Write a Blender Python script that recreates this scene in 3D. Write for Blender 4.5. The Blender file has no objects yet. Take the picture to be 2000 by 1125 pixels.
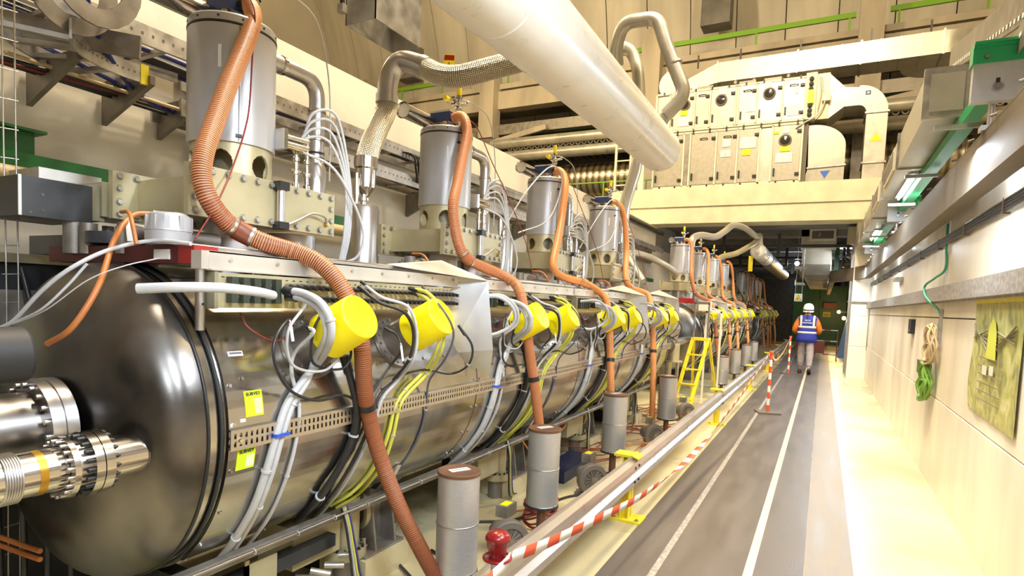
import bpy, math, random
from mathutils import Vector, Matrix, noise as mnoise
random.seed(7)
PI = math.pi
sc = bpy.context.scene
COL = sc.collection

# ------------------------------------------------------------------ camera, world, lights, exposure
def setup_camera():
    cam = bpy.data.cameras.new('camera'); o = bpy.data.objects.new('camera', cam); COL.objects.link(o)
    yaw, pitch, roll = math.radians(27.9126), math.radians(-3.53535), math.radians(2.43772)
    fwd = Vector((-math.sin(yaw)*math.cos(pitch), math.cos(yaw)*math.cos(pitch), math.sin(pitch)))
    right = Vector((math.cos(yaw), math.sin(yaw), 0)); up = right.cross(fwd)
    r2 = math.cos(roll)*right + math.sin(roll)*up
    u2 = -math.sin(roll)*right + math.cos(roll)*up
    M = Matrix((r2, u2, -fwd)).transposed().to_4x4()
    M.translation = Vector((0, 0, 1.55))
    o.matrix_world = M
    cam.sensor_width = 36.0; cam.sensor_fit = 'HORIZONTAL'
    cam.lens = 36.0*1139.48/2000.0
    cam.shift_y = (655.67-562.5)/2000.0
    cam.clip_start = 0.05; cam.clip_end = 200
    sc.camera = o
setup_camera()
sc.view_settings.view_transform = 'Standard'
sc.view_settings.look = 'None'
sc.view_settings.gamma = 1.0
sc.view_settings.use_curve_mapping = False
sc.view_settings.exposure = 0.15
w = bpy.data.worlds.new('world'); sc.world = w; w.use_nodes = True
w.node_tree.nodes['Background'].inputs[0].default_value = (1.0, .86, .62, 1)
w.node_tree.nodes['Background'].inputs[1].default_value = 0.25

WARM = (1.0, .78, .45); WARMN = (1.0, .86, .66); COOL = (.80, .90, 1.0); SODIUM = (1.0, .62, .18)
def area(name, loc, size, power, col, target=None, sy=None):
    l = bpy.data.lights.new(name, 'AREA'); l.shape = 'RECTANGLE'; l.size = size; l.size_y = sy or size
    l.energy = power; l.color = col
    o = bpy.data.objects.new(name, l); COL.objects.link(o); o.location = loc
    d = (Vector(target) - Vector(loc)) if target else Vector((0, 0, -1))
    o.rotation_euler = d.to_track_quat('-Z', 'Y').to_euler()
    return o
def point(name, loc, power, col, r=.08):
    l = bpy.data.lights.new(name, 'POINT'); l.energy = power; l.color = col; l.shadow_soft_size = r
    o = bpy.data.objects.new(name, l); COL.objects.link(o); o.location = loc; return o
# high-bay lamps of the cavern (their housings are built below)
HIGHBAY = [(-1.8, 4.0, 11.5, 1350), (-1.5, 8.5, 11.5, 500), (3.5, 6.0, 11.5, 600), (-6.5, 8.0, 11.5, 550), (-14., 9., 11.5, 600)]
VAULT_FILL = [((-9.0, 11.0, 10.5), (-10, 24, 12.5), 820), ((0.0, 11.0, 10.5), (-1, 24, 13.5), 330)]  # added fill without fixtures, stands in for light bounced onto the vault
for i, (hx, hy, hz, hp) in enumerate(HIGHBAY):
    area('highbay_light', (hx, hy, hz), 1.1, hp, WARMN if i == 0 else WARM, (hx*.6-.5, hy+1.0, 0))
for p, t, e_ in VAULT_FILL: area('vault_bounce_fill', p, .8, e_, WARM, t)
# fluorescent tubes above the monorail
TUBES = [-1.4, .2, 1.8, 8.25, 13.0, 18.0, 24.0]
for y in TUBES:
    area('tube_light', (.755, y, 3.02), .12, 100, COOL, (-.3, y, 0), sy=1.4)

WALLT = [4.6, 10.8, 15.4]
for y in WALLT: area('wall_tube_light', (.93, y, 2.60), .06, 75, COOL, (.90, y, 0), sy=1.8)

# ------------------------------------------------------------------ materials
def mat(name, col, rough=.5, metal=0., var=0., scale=4., bump=0., bscale=40., stretch=None, col2=None, spec=None,
        emit=None, estr=0., rvar=0., coat=0., detail=4.):
    m = bpy.data.materials.new(name); m.use_nodes = True
    nt = m.node_tree; b = nt.nodes['Principled BSDF']
    b.inputs['Base Color'].default_value = (*col, 1); b.inputs['Roughness'].default_value = rough
    b.inputs['Metallic'].default_value = metal
    if coat: b.inputs['Coat Weight'].default_value = coat
    if spec is not None: b.inputs['Specular IOR Level'].default_value = spec
    if emit: b.inputs['Emission Color'].default_value = (*emit, 1); b.inputs['Emission Strength'].default_value = estr
    if var or bump or rvar or col2:
        tc = nt.nodes.new('ShaderNodeTexCoord'); mp = nt.nodes.new('ShaderNodeMapping')
        nt.links.new(tc.outputs['Object'], mp.inputs[0])
        if stretch: mp.inputs['Scale'].default_value = stretch
        n = nt.nodes.new('ShaderNodeTexNoise'); n.inputs['Scale'].default_value = scale; n.inputs['Detail'].default_value = detail
        nt.links.new(mp.outputs[0], n.inputs['Vector'])
        if var or col2:
            cr = nt.nodes.new('ShaderNodeValToRGB')
            c2 = col2 or tuple(max(0, c*(1-var)) for c in col); c1 = col if col2 else tuple(min(1, c*(1+var*.4)) for c in col)
            cr.color_ramp.elements[0].position = .35; cr.color_ramp.elements[1].position = .65
            cr.color_ramp.elements[0].color = (*c2, 1); cr.color_ramp.elements[1].color = (*c1, 1)
            nt.links.new(n.outputs[0], cr.inputs[0]); nt.links.new(cr.outputs[0], b.inputs['Base Color'])
        if rvar:
            mr = nt.nodes.new('ShaderNodeMapRange'); mr.inputs['To Min'].default_value = max(.03, rough-rvar); mr.inputs['To Max'].default_value = rough+rvar
            mr.inputs['From Min'].default_value = .3; mr.inputs['From Max'].default_value = .7
            nt.links.new(n.outputs[0], mr.inputs[0]); nt.links.new(mr.outputs[0], b.inputs['Roughness'])
        if bump:
            n2 = nt.nodes.new('ShaderNodeTexNoise'); n2.inputs['Scale'].default_value = bscale; n2.inputs['Detail'].default_value = 3
            nt.links.new(mp.outputs[0], n2.inputs['Vector'])
            bp = nt.nodes.new('ShaderNodeBump'); bp.inputs['Strength'].default_value = bump; bp.inputs['Distance'].default_value = .01
            nt.links.new(n2.outputs[0], bp.inputs['Height']); nt.links.new(bp.outputs[0], b.inputs['Normal'])
    return m
M = {}
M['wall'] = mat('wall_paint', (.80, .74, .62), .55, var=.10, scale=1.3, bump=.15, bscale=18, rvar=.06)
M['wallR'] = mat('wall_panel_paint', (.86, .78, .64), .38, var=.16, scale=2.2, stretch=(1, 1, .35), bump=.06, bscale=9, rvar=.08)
M['concrete'] = mat('raw_concrete', (.46, .40, .31), .8, var=.30, scale=.9, stretch=(1, .3, .3), bump=.4, bscale=6)
M['vault'] = mat('vault_concrete', (.74, .69, .60), .8, var=.22, scale=.7, stretch=(1.6, .25, .25), bump=.3, bscale=5)
M['beamc'] = mat('cream_concrete', (.72, .66, .48), .6, var=.12, scale=2.5, bump=.1, bscale=20)
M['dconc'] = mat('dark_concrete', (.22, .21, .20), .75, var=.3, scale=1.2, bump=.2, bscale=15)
M['floor'] = mat('floor_paint', (.60, .525, .32), .30, var=.20, scale=1.1, rvar=.1, bump=.03, bscale=10)
M['matd'] = mat('rubber_walkway', (.12, .10, .086), .40, var=.2, scale=2.5, stretch=(3, .5, 1), rvar=.09, bump=.1, bscale=60)
M['matl'] = mat('worn_walkway', (.25, .205, .155), .42, var=.25, scale=3, stretch=(3, .4, 1), rvar=.09, bump=.05, bscale=60)
M['line'] = mat('line_paint', (.72, .62, .44), .45, var=.25, scale=14)
M['greyline'] = mat('worn_grey_line', (.33, .30, .27), .5, var=.35, scale=30)
M['steel'] = mat('brushed_steel', (.50, .485, .465), .215, 1., var=.10, scale=2.2, stretch=(1, 5, 1), rvar=.05, bump=.012, bscale=5, detail=3)
M['domest'] = mat('dull_rolled_steel', (.23, .215, .20), .34, 1., var=.55, scale=2.2, rvar=.11, bump=.05, bscale=8)
M['pol'] = mat('polished_steel', (.58, .55, .51), .17, 1., var=.08, scale=3, stretch=(8, 1, 8), rvar=.04)
M['sat'] = mat('satin_steel', (.52, .50, .49), .33, 1., var=.1, scale=5, rvar=.06)
M['galv'] = mat('galvanised_steel', (.52, .50, .47), .42, .85, var=.25, scale=9, rvar=.1)
M['galvd'] = mat('weathered_galvanised', (.30, .27, .235), .5, .6, var=.3, scale=7, rvar=.1)
M['alu'] = mat('aluminium', (.82, .79, .74), .34, .75, var=.08, scale=6, rvar=.05)
M['duct'] = mat('duct_sheet', (.50, .47, .40), .40, .6, var=.14, scale=3, rvar=.08)
M['black'] = mat('black_plastic', (.015, .015, .016), .42)
M['blackp'] = mat('black_paint', (.03, .032, .036), .35, var=.4, scale=6, rvar=.1)
M['rubber'] = mat('black_rubber', (.02, .02, .02), .6)
M['drum'] = mat('drum_lacquer', (.44, .43, .44), .33, .25, var=.06, scale=5, rvar=.04)
M['beige'] = mat('beige_chromate', (.50, .44, .27), .38, .35, var=.16, scale=5, rvar=.08)
M['olive'] = mat('olive_chromate', (.33, .30, .20), .45, .3, var=.25, scale=6, rvar=.08)
M['brass'] = mat('brass', (.70, .52, .24), .28, 1.)
M['yellow'] = mat('yellow_plastic', (.93, .80, .0), .42, var=.05, scale=8)
M['yelp'] = mat('yellow_paint', (.88, .72, .03), .38, var=.12, scale=10, rvar=.08)
M['blue'] = mat('blue_anodised', (.03, .05, .16), .4, .2)
M['tieb'] = mat('blue_tie', (.02, .08, .50), .4)
M['hose'] = mat('ribbed_hose', (.20, .052, .020), .42, var=.15, scale=6, rvar=.05)
M['hosel'] = mat('hose_thread', (.72, .33, .14), .5)
M['white'] = mat('white_plastic', (.50, .50, .51), .42, var=.06, scale=20)
M['cream'] = mat('cream_plastic', (.70, .66, .52), .45)
M['pipew'] = mat('white_pipe_paint', (.74, .71, .66), .30, var=.05, scale=5, rvar=.04)
M['cabk'] = mat('black_cable', (.018, .018, .02), .38)
M['cabg'] = mat('grey_cable', (.10, .10, .12), .4)
M['caby'] = mat('yellow_green_cable', (.62, .62, .08), .42)
M['cabr'] = mat('red_cable', (.20, .022, .015), .4)
M['sockdark'] = mat('dark_green_socket', (.035, .045, .03), .45)
M['ductd'] = mat('dull_panel_sheet', (.40, .37, .31), .45, .5, var=.10, scale=10, rvar=.04)
M['hosem'] = mat('ribbed_hose_half_lit', (.38, .12, .04), .42)  # same hose as the first, warmer light put into the colour
M['hoseo'] = mat('ribbed_hose_lit', (.58, .21, .055), .42)  # same hose farther along, strongest warm light put into the colour
M['hoset'] = mat('hose_thread_lit', (.74, .34, .12), .5)  # its thread, with the warm light in the colour likewise
M['portst'] = mat('dull_port_steel', (.30, .275, .25), .38, .9, var=.12, scale=6, rvar=.05)
M['navy'] = mat('navy_case', (.008, .012, .05), .5)
M['brownrail'] = mat('monorail_paint', (.17, .135, .095), .7, .0, var=.3, scale=5, stretch=(1, .3, 1), rvar=.1)
M['hood'] = mat('hood_sheet', (.70, .70, .72), .24, 1., var=.06, scale=3, rvar=.05)
M['railst'] = mat('rail_steel', (.60, .56, .52), .30, .8, var=.05, scale=4, rvar=.04)
M['cratef'] = mat('crate_floor', (.40, .38, .24), .5)
M['cabo'] = mat('orange_cable', (.42, .14, .035), .45)
M['cabb'] = mat('blue_cable', (.03, .04, .22), .42)
M['red'] = mat('red_paint', (.30, .014, .012), .4, rvar=.08, var=.2, scale=5)
M['dred'] = mat('dark_red_paint', (.09, .010, .010), .5, var=.25, scale=4)
M['rplast'] = mat('red_plastic', (.22, .008, .010), .25)
M['green'] = mat('green_paint', (.010, .13, .03), .38, var=.12, scale=5)
M['bgreen'] = mat('bright_green_paint', (.02, .36, .13), .35, var=.08, scale=5)
M['lgreen'] = mat('light_green_paint', (.20, .42, .03), .45)
M['gcable'] = mat('green_hose', (.16, .32, .04), .45)
M['gtube'] = mat('green_tube', (.05, .36, .22), .4)
M['tan'] = mat('tan_cable', (.55, .42, .24), .5)
M['lid'] = mat('brown_lid', (.16, .075, .04), .42, var=.2, scale=10)
M['can'] = mat('canister_mesh', (.50, .49, .49), .36, .55, var=.10, scale=30, stretch=(1, 1, 14), bump=.12, bscale=60)
M['paper'] = mat('paper', (.80, .79, .76), .6)
M['lime'] = mat('fluorescent_sticker', (.58, .80, .012), .6)
M['ink'] = mat('ink', (.02, .02, .03), .6)
M['inkg'] = mat('faint_ink', (.45, .52, .02), .6)
M['tapeo'] = mat('tape_red', (.72, .09, .03), .5)
M['tapew'] = mat('tape_white', (.82, .80, .76), .5)
M['kapton'] = mat('amber_tape', (.42, .22, .02), .3, .6)
M['glass'] = mat('dark_porthole', (.03, .03, .03), .12, coat=.5)
M['grille'] = mat('dark_grille', (.14, .12, .10), .6)
M['tubeE'] = mat('lit_tube', (1, 1, 1), .5, emit=(.86, .93, 1.0), estr=14)
M['lampE'] = mat('lit_lamp', (1, 1, 1), .5, emit=(.9, .95, 1.0), estr=30)
M['sodE'] = mat('lit_sodium_lamp', (1, .8, .4), .5, emit=(1.0, .62, .15), estr=30)
M['helmet'] = mat('white_helmet', (.80, .79, .77), .3)
M['vest'] = mat('blue_vest', (.015, .03, .30), .7, var=.2, scale=12, bump=.3, bscale=14)
M['refl'] = mat('reflective_strip', (.72, .60, .48), .4)
M['orange'] = mat('orange_fleece', (.60, .15, .01), .8, var=.2, scale=12)
M['trous'] = mat('grey_trousers', (.38, .33, .34), .8, var=.15, scale=10, bump=.3, bscale=12)
M['skin'] = mat('skin', (.48, .28, .20), .5)
M['hair'] = mat('hair', (.03, .018, .012), .5)
M['shoe'] = mat('dark_shoe', (.03, .025, .025), .5)
M['brickr'] = mat('red_panel', (.42, .10, .05), .5)

def uvmat(name, col, rough, metal, kind, su, sv, strength=.5):
    """material whose pattern follows a tube's own length and girth (braid, wound thread, segments)"""
    m = bpy.data.materials.new(name); m.use_nodes = True; nt = m.node_tree; b = nt.nodes['Principled BSDF']
    b.inputs['Roughness'].default_value = rough; b.inputs['Metallic'].default_value = metal
    b.inputs['Base Color'].default_value = (*col, 1)
    uv = nt.nodes.new('ShaderNodeUVMap'); mp = nt.nodes.new('ShaderNodeMapping'); nt.links.new(uv.outputs[0], mp.inputs[0])
    mp.inputs['Scale'].default_value = (su, sv, 1)
    if kind == 'braid':
        mp.inputs['Rotation'].default_value = (0, 0, .0)
        sep = nt.nodes.new('ShaderNodeSeparateXYZ'); nt.links.new(mp.outputs[0], sep.inputs[0])
        outs = []
        for sg in (1, -1):
            mu = nt.nodes.new('ShaderNodeMath'); mu.operation = 'MULTIPLY'; mu.inputs[1].default_value = sg
            nt.links.new(sep.outputs[1], mu.inputs[0])
            ad = nt.nodes.new('ShaderNodeMath'); nt.links.new(sep.outputs[0], ad.inputs[0]); nt.links.new(mu.outputs[0], ad.inputs[1])
            si = nt.nodes.new('ShaderNodeMath'); si.operation = 'SINE'; nt.links.new(ad.outputs[0], si.inputs[0]); outs.append(si)
        mx = nt.nodes.new('ShaderNodeMath'); mx.operation = 'MULTIPLY'
        nt.links.new(outs[0].outputs[0], mx.inputs[0]); nt.links.new(outs[1].outputs[0], mx.inputs[1]); h = mx.outputs[0]
    else:
        sep = nt.nodes.new('ShaderNodeSeparateXYZ'); nt.links.new(mp.outputs[0], sep.inputs[0])
        si = nt.nodes.new('ShaderNodeMath'); si.operation = 'SINE'; nt.links.new(sep.outputs[1], si.inputs[0]); h = si.outputs[0]
    bp = nt.nodes.new('ShaderNodeBump'); bp.inputs['Strength'].default_value = strength; bp.inputs['Distance'].default_value = .01
    nt.links.new(h, bp.inputs['Height']); nt.links.new(bp.outputs[0], b.inputs['Normal'])
    mr = nt.nodes.new('ShaderNodeMapRange'); mr.inputs['From Min'].default_value = -1
    nt.links.new(h, mr.inputs[0])
    cr = nt.nodes.new('ShaderNodeValToRGB'); cr.color_ramp.elements[0].color = (*[c*.35 for c in col], 1); cr.color_ramp.elements[1].color = (*col, 1)
    cr.color_ramp.elements[0].position = .1; cr.color_ramp.elements[1].position = .6
    nt.links.new(mr.outputs[0], cr.inputs[0]); nt.links.new(cr.outputs[0], b.inputs['Base Color'])
    return m
M['braid'] = uvmat('metal_braid', (.78, .70, .56), .3, 1., 'braid', 2*PI*20, 2*PI*52, .9)
M['spiral'] = uvmat('spiral_duct', (.60, .52, .36), .35, .9, 'ring', 1, 2*PI*4, .5)

# ------------------------------------------------------------------ mesh building
class MB:
    def __init__(s): s.v = []; s.f = []; s.sm = []; s.mi = []; s.uv = {}
    def add(s, verts, faces, smooth=False, mi=0, uvs=None):
        o = len(s.v); s.v.extend([tuple(p) for p in verts])
        for k, f in enumerate(faces):
            if uvs is not None: s.uv[len(s.f)] = uvs[k]
            s.f.append([i+o for i in f]); s.sm.append(smooth); s.mi.append(mi)
        return s
    def box(s, x0, x1, y0, y1, z0, z1, mi=0):
        v = [(x, y, z) for z in (z0, z1) for y in (y0, y1) for x in (x0, x1)]
        return s.add(v, [(0, 2, 3, 1), (4, 5, 7, 6), (0, 1, 5, 4), (2, 6, 7, 3), (0, 4, 6, 2), (1, 3, 7, 5)], mi=mi)
    def obox(s, c, ax, ay, az, hx, hy, hz, mi=0):
        c = Vector(c); ax, ay, az = Vector(ax).normalized(), Vector(ay).normalized(), Vector(az).normalized()
        v = [c+ax*x*hx+ay*y*hy+az*z*hz for z in (-1, 1) for y in (-1, 1) for x in (-1, 1)]
        return s.add(v, [(0, 2, 3, 1), (4, 5, 7, 6), (0, 1, 5, 4), (2, 6, 7, 3), (0, 4, 6, 2), (1, 3, 7, 5)], mi=mi)
    def bar(s, p0, p1, w, h, up=(0, 0, 1), mi=0):
        p0, p1 = Vector(p0), Vector(p1); d = (p1-p0); L = d.length; d.normalize(); u = Vector(up)
        if abs(d.dot(u)) > .98: u = Vector((1, 0, 0))
        sx = d.cross(u).normalized(); uz = sx.cross(d)
        return s.obox((p0+p1)/2, sx, d, uz, w/2, L/2, h/2, mi)
    def prism(s, poly, vec, mi=0):
        n = len(poly); v = [Vector(p) for p in poly]; v2 = [p+Vector(vec) for p in v]
        return s.add(v+v2, [tuple(range(n))[::-1], tuple(range(n, 2*n))] + [(i, (i+1) % n, n+(i+1) % n, n+i) for i in range(n)], mi=mi)
    def lathe(s, prof, c=(0, 0, 0), axis=(0, 0, 1), n=32, mi=0, sharp=.5, arc=(0, 2*PI)):
        """prof: (radius, distance along axis)"""
        ax = Vector(axis).normalized(); t = Vector((1, 0, 0)) if abs(ax.x) < .9 else Vector((0, 1, 0))
        e1 = ax.cross(t).normalized(); e2 = ax.cross(e1); c = Vector(c)
        full = abs(arc[1]-arc[0]-2*PI) < 1e-6; m = n if full else n+1
        # duplicate rings at sharp profile corners
        P = [prof[0]]
        rings = []
        for i, p in enumerate(prof):
            rings.append(p)
            if 0 < i < len(prof)-1:
                a = math.atan2(p[0]-prof[i-1][0], p[1]-prof[i-1][1]); b = math.atan2(prof[i+1][0]-p[0], prof[i+1][1]-p[1])
                d = abs((b-a+PI) % (2*PI)-PI)
                if d > sharp: rings.append(('dup', p))
        vs = []; fs = []; prev = None; prevpole = False
        for q in rings:
            dup = q[0] == 'dup'; p = q[1] if dup else q
            o = len(vs)
            for k in range(m):
                a = arc[0]+(arc[1]-arc[0])*k/n
                vs.append(c+ax*p[1]+(e1*math.cos(a)+e2*math.sin(a))*max(p[0], 1e-5))
            if prev is not None and not dup:
                for k in range(n):
                    k2 = (k+1) % m
                    fs.append((prev+k, prev+k2, o+k2, o+k))
            prev = o
        return s.add(vs, fs, smooth=True, mi=mi)
    def cyl(s, p0, p1, r, n=16, r1=None, mi=0):
        p0, p1 = Vector(p0), Vector(p1); L = (p1-p0).length; r1 = r if r1 is None else r1
        return s.lathe([(0, 0), (r, 0), (r1, L), (0, L)], p0, p1-p0, n, mi)
    def tube(s, pts, r, n=10, mi=0, res=8, prof=None, raw=False, caps=True, mfun=None, uv=False):
        P = [Vector(p) for p in pts] if raw else smooth_path(pts, res)
        if prof:     # prof: function(length position) -> list of (offset, radius, mi)
            P = resample(P, prof['step']); 
        T = []
        for i in range(len(P)):
            a = P[max(0, i-1)]; b = P[min(len(P)-1, i+1)]; T.append((b-a).normalized())
        u = Vector((0, 0, 1)) if abs(T[0].z) < .9 else Vector((1, 0, 0))
        u = (u-T[0]*u.dot(T[0])).normalized()
        vs = []; fs = []; uvs = []; L = 0; mis = []
        for i in range(len(P)):
            if i: L += (P[i]-P[i-1]).length; u = (u-T[i]*u.dot(T[i])).normalized()
            w_ = T[i].cross(u); rr = r*prof['r'][i % len(prof['r'])] if prof else (r(i/(len(P)-1)) if callable(r) else r)
            for k in range(n):
                a = 2*PI*k/n; vs.append(P[i]+(u*math.cos(a)+w_*math.sin(a))*rr)
            if i:
                o = (i-1)*n
                for k in range(n):
                    k2 = (k+1) % n; fs.append((o+k, o+k2, o+n+k2, o+n+k))
                    mis.append(prof['m'][(i-1) % len(prof['m'])] if prof else mi)
                    if uv:
                        l0 = L-(P[i]-P[i-1]).length
                        uvs.append([(k/n, l0), ((k+1)/n, l0), ((k+1)/n, L), (k/n, L)])
        o = len(s.v); f0 = len(s.f)
        s.add(vs, fs, True, mi, uvs if uv else None)
        for j, q in enumerate(mis): s.mi[f0+j] = q
        if caps:
            s.add(vs[:n], [tuple(range(n))[::-1]], False, mi); s.add(vs[-n:], [tuple(range(n))], False, mi)
        return s
    def strip(s, pts, wdirs, w, t, mi=0):
        # continuous flat band: width along wdirs, thickness across
        P = [Vector(p) for p in pts]; L = []
        for i, p in enumerate(P):
            T = (P[min(i+1, len(P)-1)]-P[max(i-1, 0)]).normalized(); d = Vector(wdirs[i]).normalized(); n = T.cross(d).normalized()
            L += [p-d*w/2-n*t/2, p+d*w/2-n*t/2, p+d*w/2+n*t/2, p-d*w/2+n*t/2]
        fs = [(4*i+k, 4*i+(k+1) % 4, 4*i+4+(k+1) % 4, 4*i+4+k) for i in range(len(P)-1) for k in range(4)]+[(0, 3, 2, 1), tuple(range(len(L)-4, len(L)))]
        return s.add(L, fs, mi=mi)
    def torus(s, c, axis, R, r, n=32, m=8, mi=0):
        ax = Vector(axis).normalized(); t = Vector((1, 0, 0)) if abs(ax.x) < .9 else Vector((0, 1, 0))
        e1 = ax.cross(t).normalized(); e2 = ax.cross(e1); c = Vector(c); vs = []; fs = []
        for i in range(n):
            a = 2*PI*i/n; d = e1*math.cos(a)+e2*math.sin(a)
            for j in range(m):
                b = 2*PI*j/m; vs.append(c+d*(R+r*math.cos(b))+ax*r*math.sin(b))
        for i in range(n):
            for j in range(m):
                i2 = (i+1) % n; j2 = (j+1) % m; fs.append((i*m+j, i2*m+j, i2*m+j2, i*m+j2))
        return s.add(vs, fs, True, mi)
    def sphere(s, c, r, n=16, m=8, mi=0, sc=(1, 1, 1)):
        vs = []; fs = []
        for j in range(m+1):
            t = PI*j/m
            for i in range(n):
                a = 2*PI*i/n; vs.append((c[0]+r*sc[0]*max(math.sin(t), 1e-4)*math.cos(a), c[1]+r*sc[1]*max(math.sin(t), 1e-4)*math.sin(a), c[2]-r*sc[2]*math.cos(t)))
        for j in range(m):
            for i in range(n):
                i2 = (i+1) % n; fs.append((j*n+i, j*n+i2, (j+1)*n+i2, (j+1)*n+i))
        return s.add(vs, fs, True, mi)
    def curved(s, R, y0, y1, a0, a1, n=24, th=.004, c=None, mi=0):
        """curved plate on the vessel between angles a0..a1 (degrees, 0 = towards the walkway)"""
        cx, cz = c or (TX, TZ); vs = []; fs = []
        for i in range(n+1):
            a = math.radians(a0+(a1-a0)*i/n)
            for rr in (R, R+th):
                for y in (y0, y1): vs.append((cx+rr*math.cos(a), y, cz+rr*math.sin(a)))
        for i in range(n):
            o = i*4; q = o+4
            fs += [(o+2, o+3, q+3, q+2), (o, q, q+1, o+1), (o, o+2, q+2, q), (o+1, q+1, q+3, o+3)]
        fs += [(0, 1, 3, 2), (n*4, n*4+2, n*4+3, n*4+1)]
        return s.add(vs, fs, False, mi)
    def bolt(s, p, d, r=.008, h=.006, mi=0):
        p = Vector(p); d = Vector(d).normalized()
        s.lathe([(r*1.5, 0), (r*1.5, h*.3), (r*1.4, h*.3)], p, d, 10, mi)
        return s.lathe([(r, h*.3), (r, h), (0, h)], p, d, 6, mi, sharp=.1)
    def build(s, name, m, parent=None, label=None):
        vs = s.v
        if parent is not None: off = WL[parent.name]
        else:
            xs = [p[0] for p in vs]; ys = [p[1] for p in vs]; zs = [p[2] for p in vs]
            off = Vector(((min(xs)+max(xs))/2, (min(ys)+max(ys))/2, min(zs)))
        me = bpy.data.meshes.new(name)
        me.from_pydata([(p[0]-off[0], p[1]-off[1], p[2]-off[2]) for p in vs], [], s.f)
        ms = m if isinstance(m, (list, tuple)) else [m]
        for q in ms: me.materials.append(M[q] if isinstance(q, str) else q)
        me.polygons.foreach_set('use_smooth', s.sm)
        me.polygons.foreach_set('material_index', s.mi)
        if s.uv:
            ul = me.uv_layers.new(name='UVMap')
            for fi, poly in enumerate(me.polygons):
                q = s.uv.get(fi)
                if q:
                    for k, li in enumerate(poly.loop_indices): ul.data[li].uv = q[k]
        me.update()
        o = bpy.data.objects.new(name, me); COL.objects.link(o)
        if parent is not None: o.parent = parent; WL[o.name] = off; KIDS.setdefault(parent.name, []).append(o)
        else: o.location = off; WL[o.name] = off
        if label: o['label'] = label
        return o
WL = {}
def smooth_path(pts, res=8):
    P = [Vector(p) for p in pts]
    if len(P) < 3: return P
    P = [P[0]*2-P[1]]+P+[P[-1]*2-P[-2]]; out = []
    for i in range(1, len(P)-2):
        p0, p1, p2, p3 = P[i-1:i+3]
        for k in range(res):
            t = k/res
            out.append(.5*((2*p1)+(p2-p0)*t+(2*p0-5*p1+4*p2-p3)*t*t+(3*p1-p0-3*p2+p3)*t**3))
    out.append(P[-2]); return out
def resample(P, step):
    out = [P[0]]; acc = 0; 
    for i in range(1, len(P)):
        a, b = P[i-1], P[i]; L = (b-a).length
        if L < 1e-9: continue
        t = step-acc
        while t <= L:
            out.append(a.lerp(b, t/L)); t += step
        acc = L-(t-step)
    return out
def fillet(pts, r, n=6):
    P = [Vector(p) for p in pts]; out = [P[0]]
    for i in range(1, len(P)-1):
        a = (P[i-1]-P[i]); b = (P[i+1]-P[i]); rr = min(r, a.length*.49, b.length*.49)
        p0 = P[i]+a.normalized()*rr; p1 = P[i]+b.normalized()*rr
        for k in range(n+1):
            t = k/n; out.append((1-t)**2*p0+2*t*(1-t)*P[i]+t*t*p1)
    out.append(P[-1]); return out
def tag(o, label=None, cat=None, group=None, kind=None):
    if label: o['label'] = label
    if cat: o['category'] = cat
    if group: o['group'] = group
    if kind: o['kind'] = kind
    return o
def thing(name, loc, label, cat, group=None):
    o = bpy.data.objects.new(name, None); COL.objects.link(o); o.location = loc; o.empty_display_size = .1
    WL[o.name] = Vector(loc); return tag(o, label, cat, group)
def struct(o): o['kind'] = 'structure'; return o
KIDS = {}
def copy_tree(o, parent=None, dy=0., dx=0., dz=0.):
    c = o.copy(); COL.objects.link(c)
    if parent is not None: c.parent = parent
    else: c.location = (o.location[0]+dx, o.location[1]+dy, o.location[2]+dz)
    for ch in KIDS.get(o.name, []): copy_tree(ch, c)
    return c
def rep(o, shift, label, group=None, keep=None):
    """copy of a thing further along the row; keep: names of the parts worth keeping at that distance"""
    c = copy_tree(o, None, shift)
    if label: c['label'] = label
    if group: c['group'] = group
    return c
def text_mesh(name, s_, size, origin, ex, ey, m, parent=None, depth=.0006, align='CENTER'):
    cu = bpy.data.curves.new('lettering', 'FONT'); cu.body = s_; cu.size = size; cu.align_x = align; cu.extrude = depth; cu.align_y = 'CENTER'
    cu.offset = size*.012
    t = bpy.data.objects.new('lettering', cu)
    me = bpy.data.meshes.new_from_object(t); bpy.data.objects.remove(t); bpy.data.curves.remove(cu)
    ex = Vector(ex).normalized(); ey = Vector(ey).normalized(); ez = ex.cross(ey)
    off = WL[parent.name] if parent is not None else Vector(origin)
    o0 = Vector(origin)
    for v in me.vertices:
        c = v.co.copy(); v.co = o0+ex*c.x+ey*c.y+ez*c.z-off
    me.materials.clear(); me.materials.append(M[m])
    o = bpy.data.objects.new(name, me); COL.objects.link(o)
    if parent is not None: o.parent = parent; KIDS.setdefault(parent.name, []).append(o)
    else: o.location = off
    WL[o.name] = off
    return o
TX, TZ, TR = -2.39, 1.03, .60
MODS = [0.0, 9.15, 18.3]          # the three vessels in the row
PITCH = 1.65
VN = ['nearest', 'second', 'far']; KN = ['first', 'second', 'third', 'fourth']
# ------------------------------------------------------------------ the setting
struct(MB().box(-22, 8, -6, 60, -.3, 0).build('floor', 'floor'))
struct(MB().box(-1.046, 0, -4, 45, 0, .006).build('floor_walkway', 'matd'))
struct(MB().box(0.002, .264, -4, 45, 0, .006).build('floor_walkway_edge', 'matl'))
struct(MB().box(-.312, -.262, -4, 45, .006, .0075).build('trim_1', 'line'))
struct(MB().box(-.79, -.75, -4, 45, .006, .0072).build('trim_2', 'greyline'))
# joints of the painted floor
b = MB()
b.box(.264, .98, 8.39, 8.40, 0, .0012); b.box(.264, .98, 3.0, 3.01, 0, .0012); b.box(.264, .98, 13.9, 13.91, 0, .0012)
struct(b.build('trim_3', 'olive'))
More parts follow.
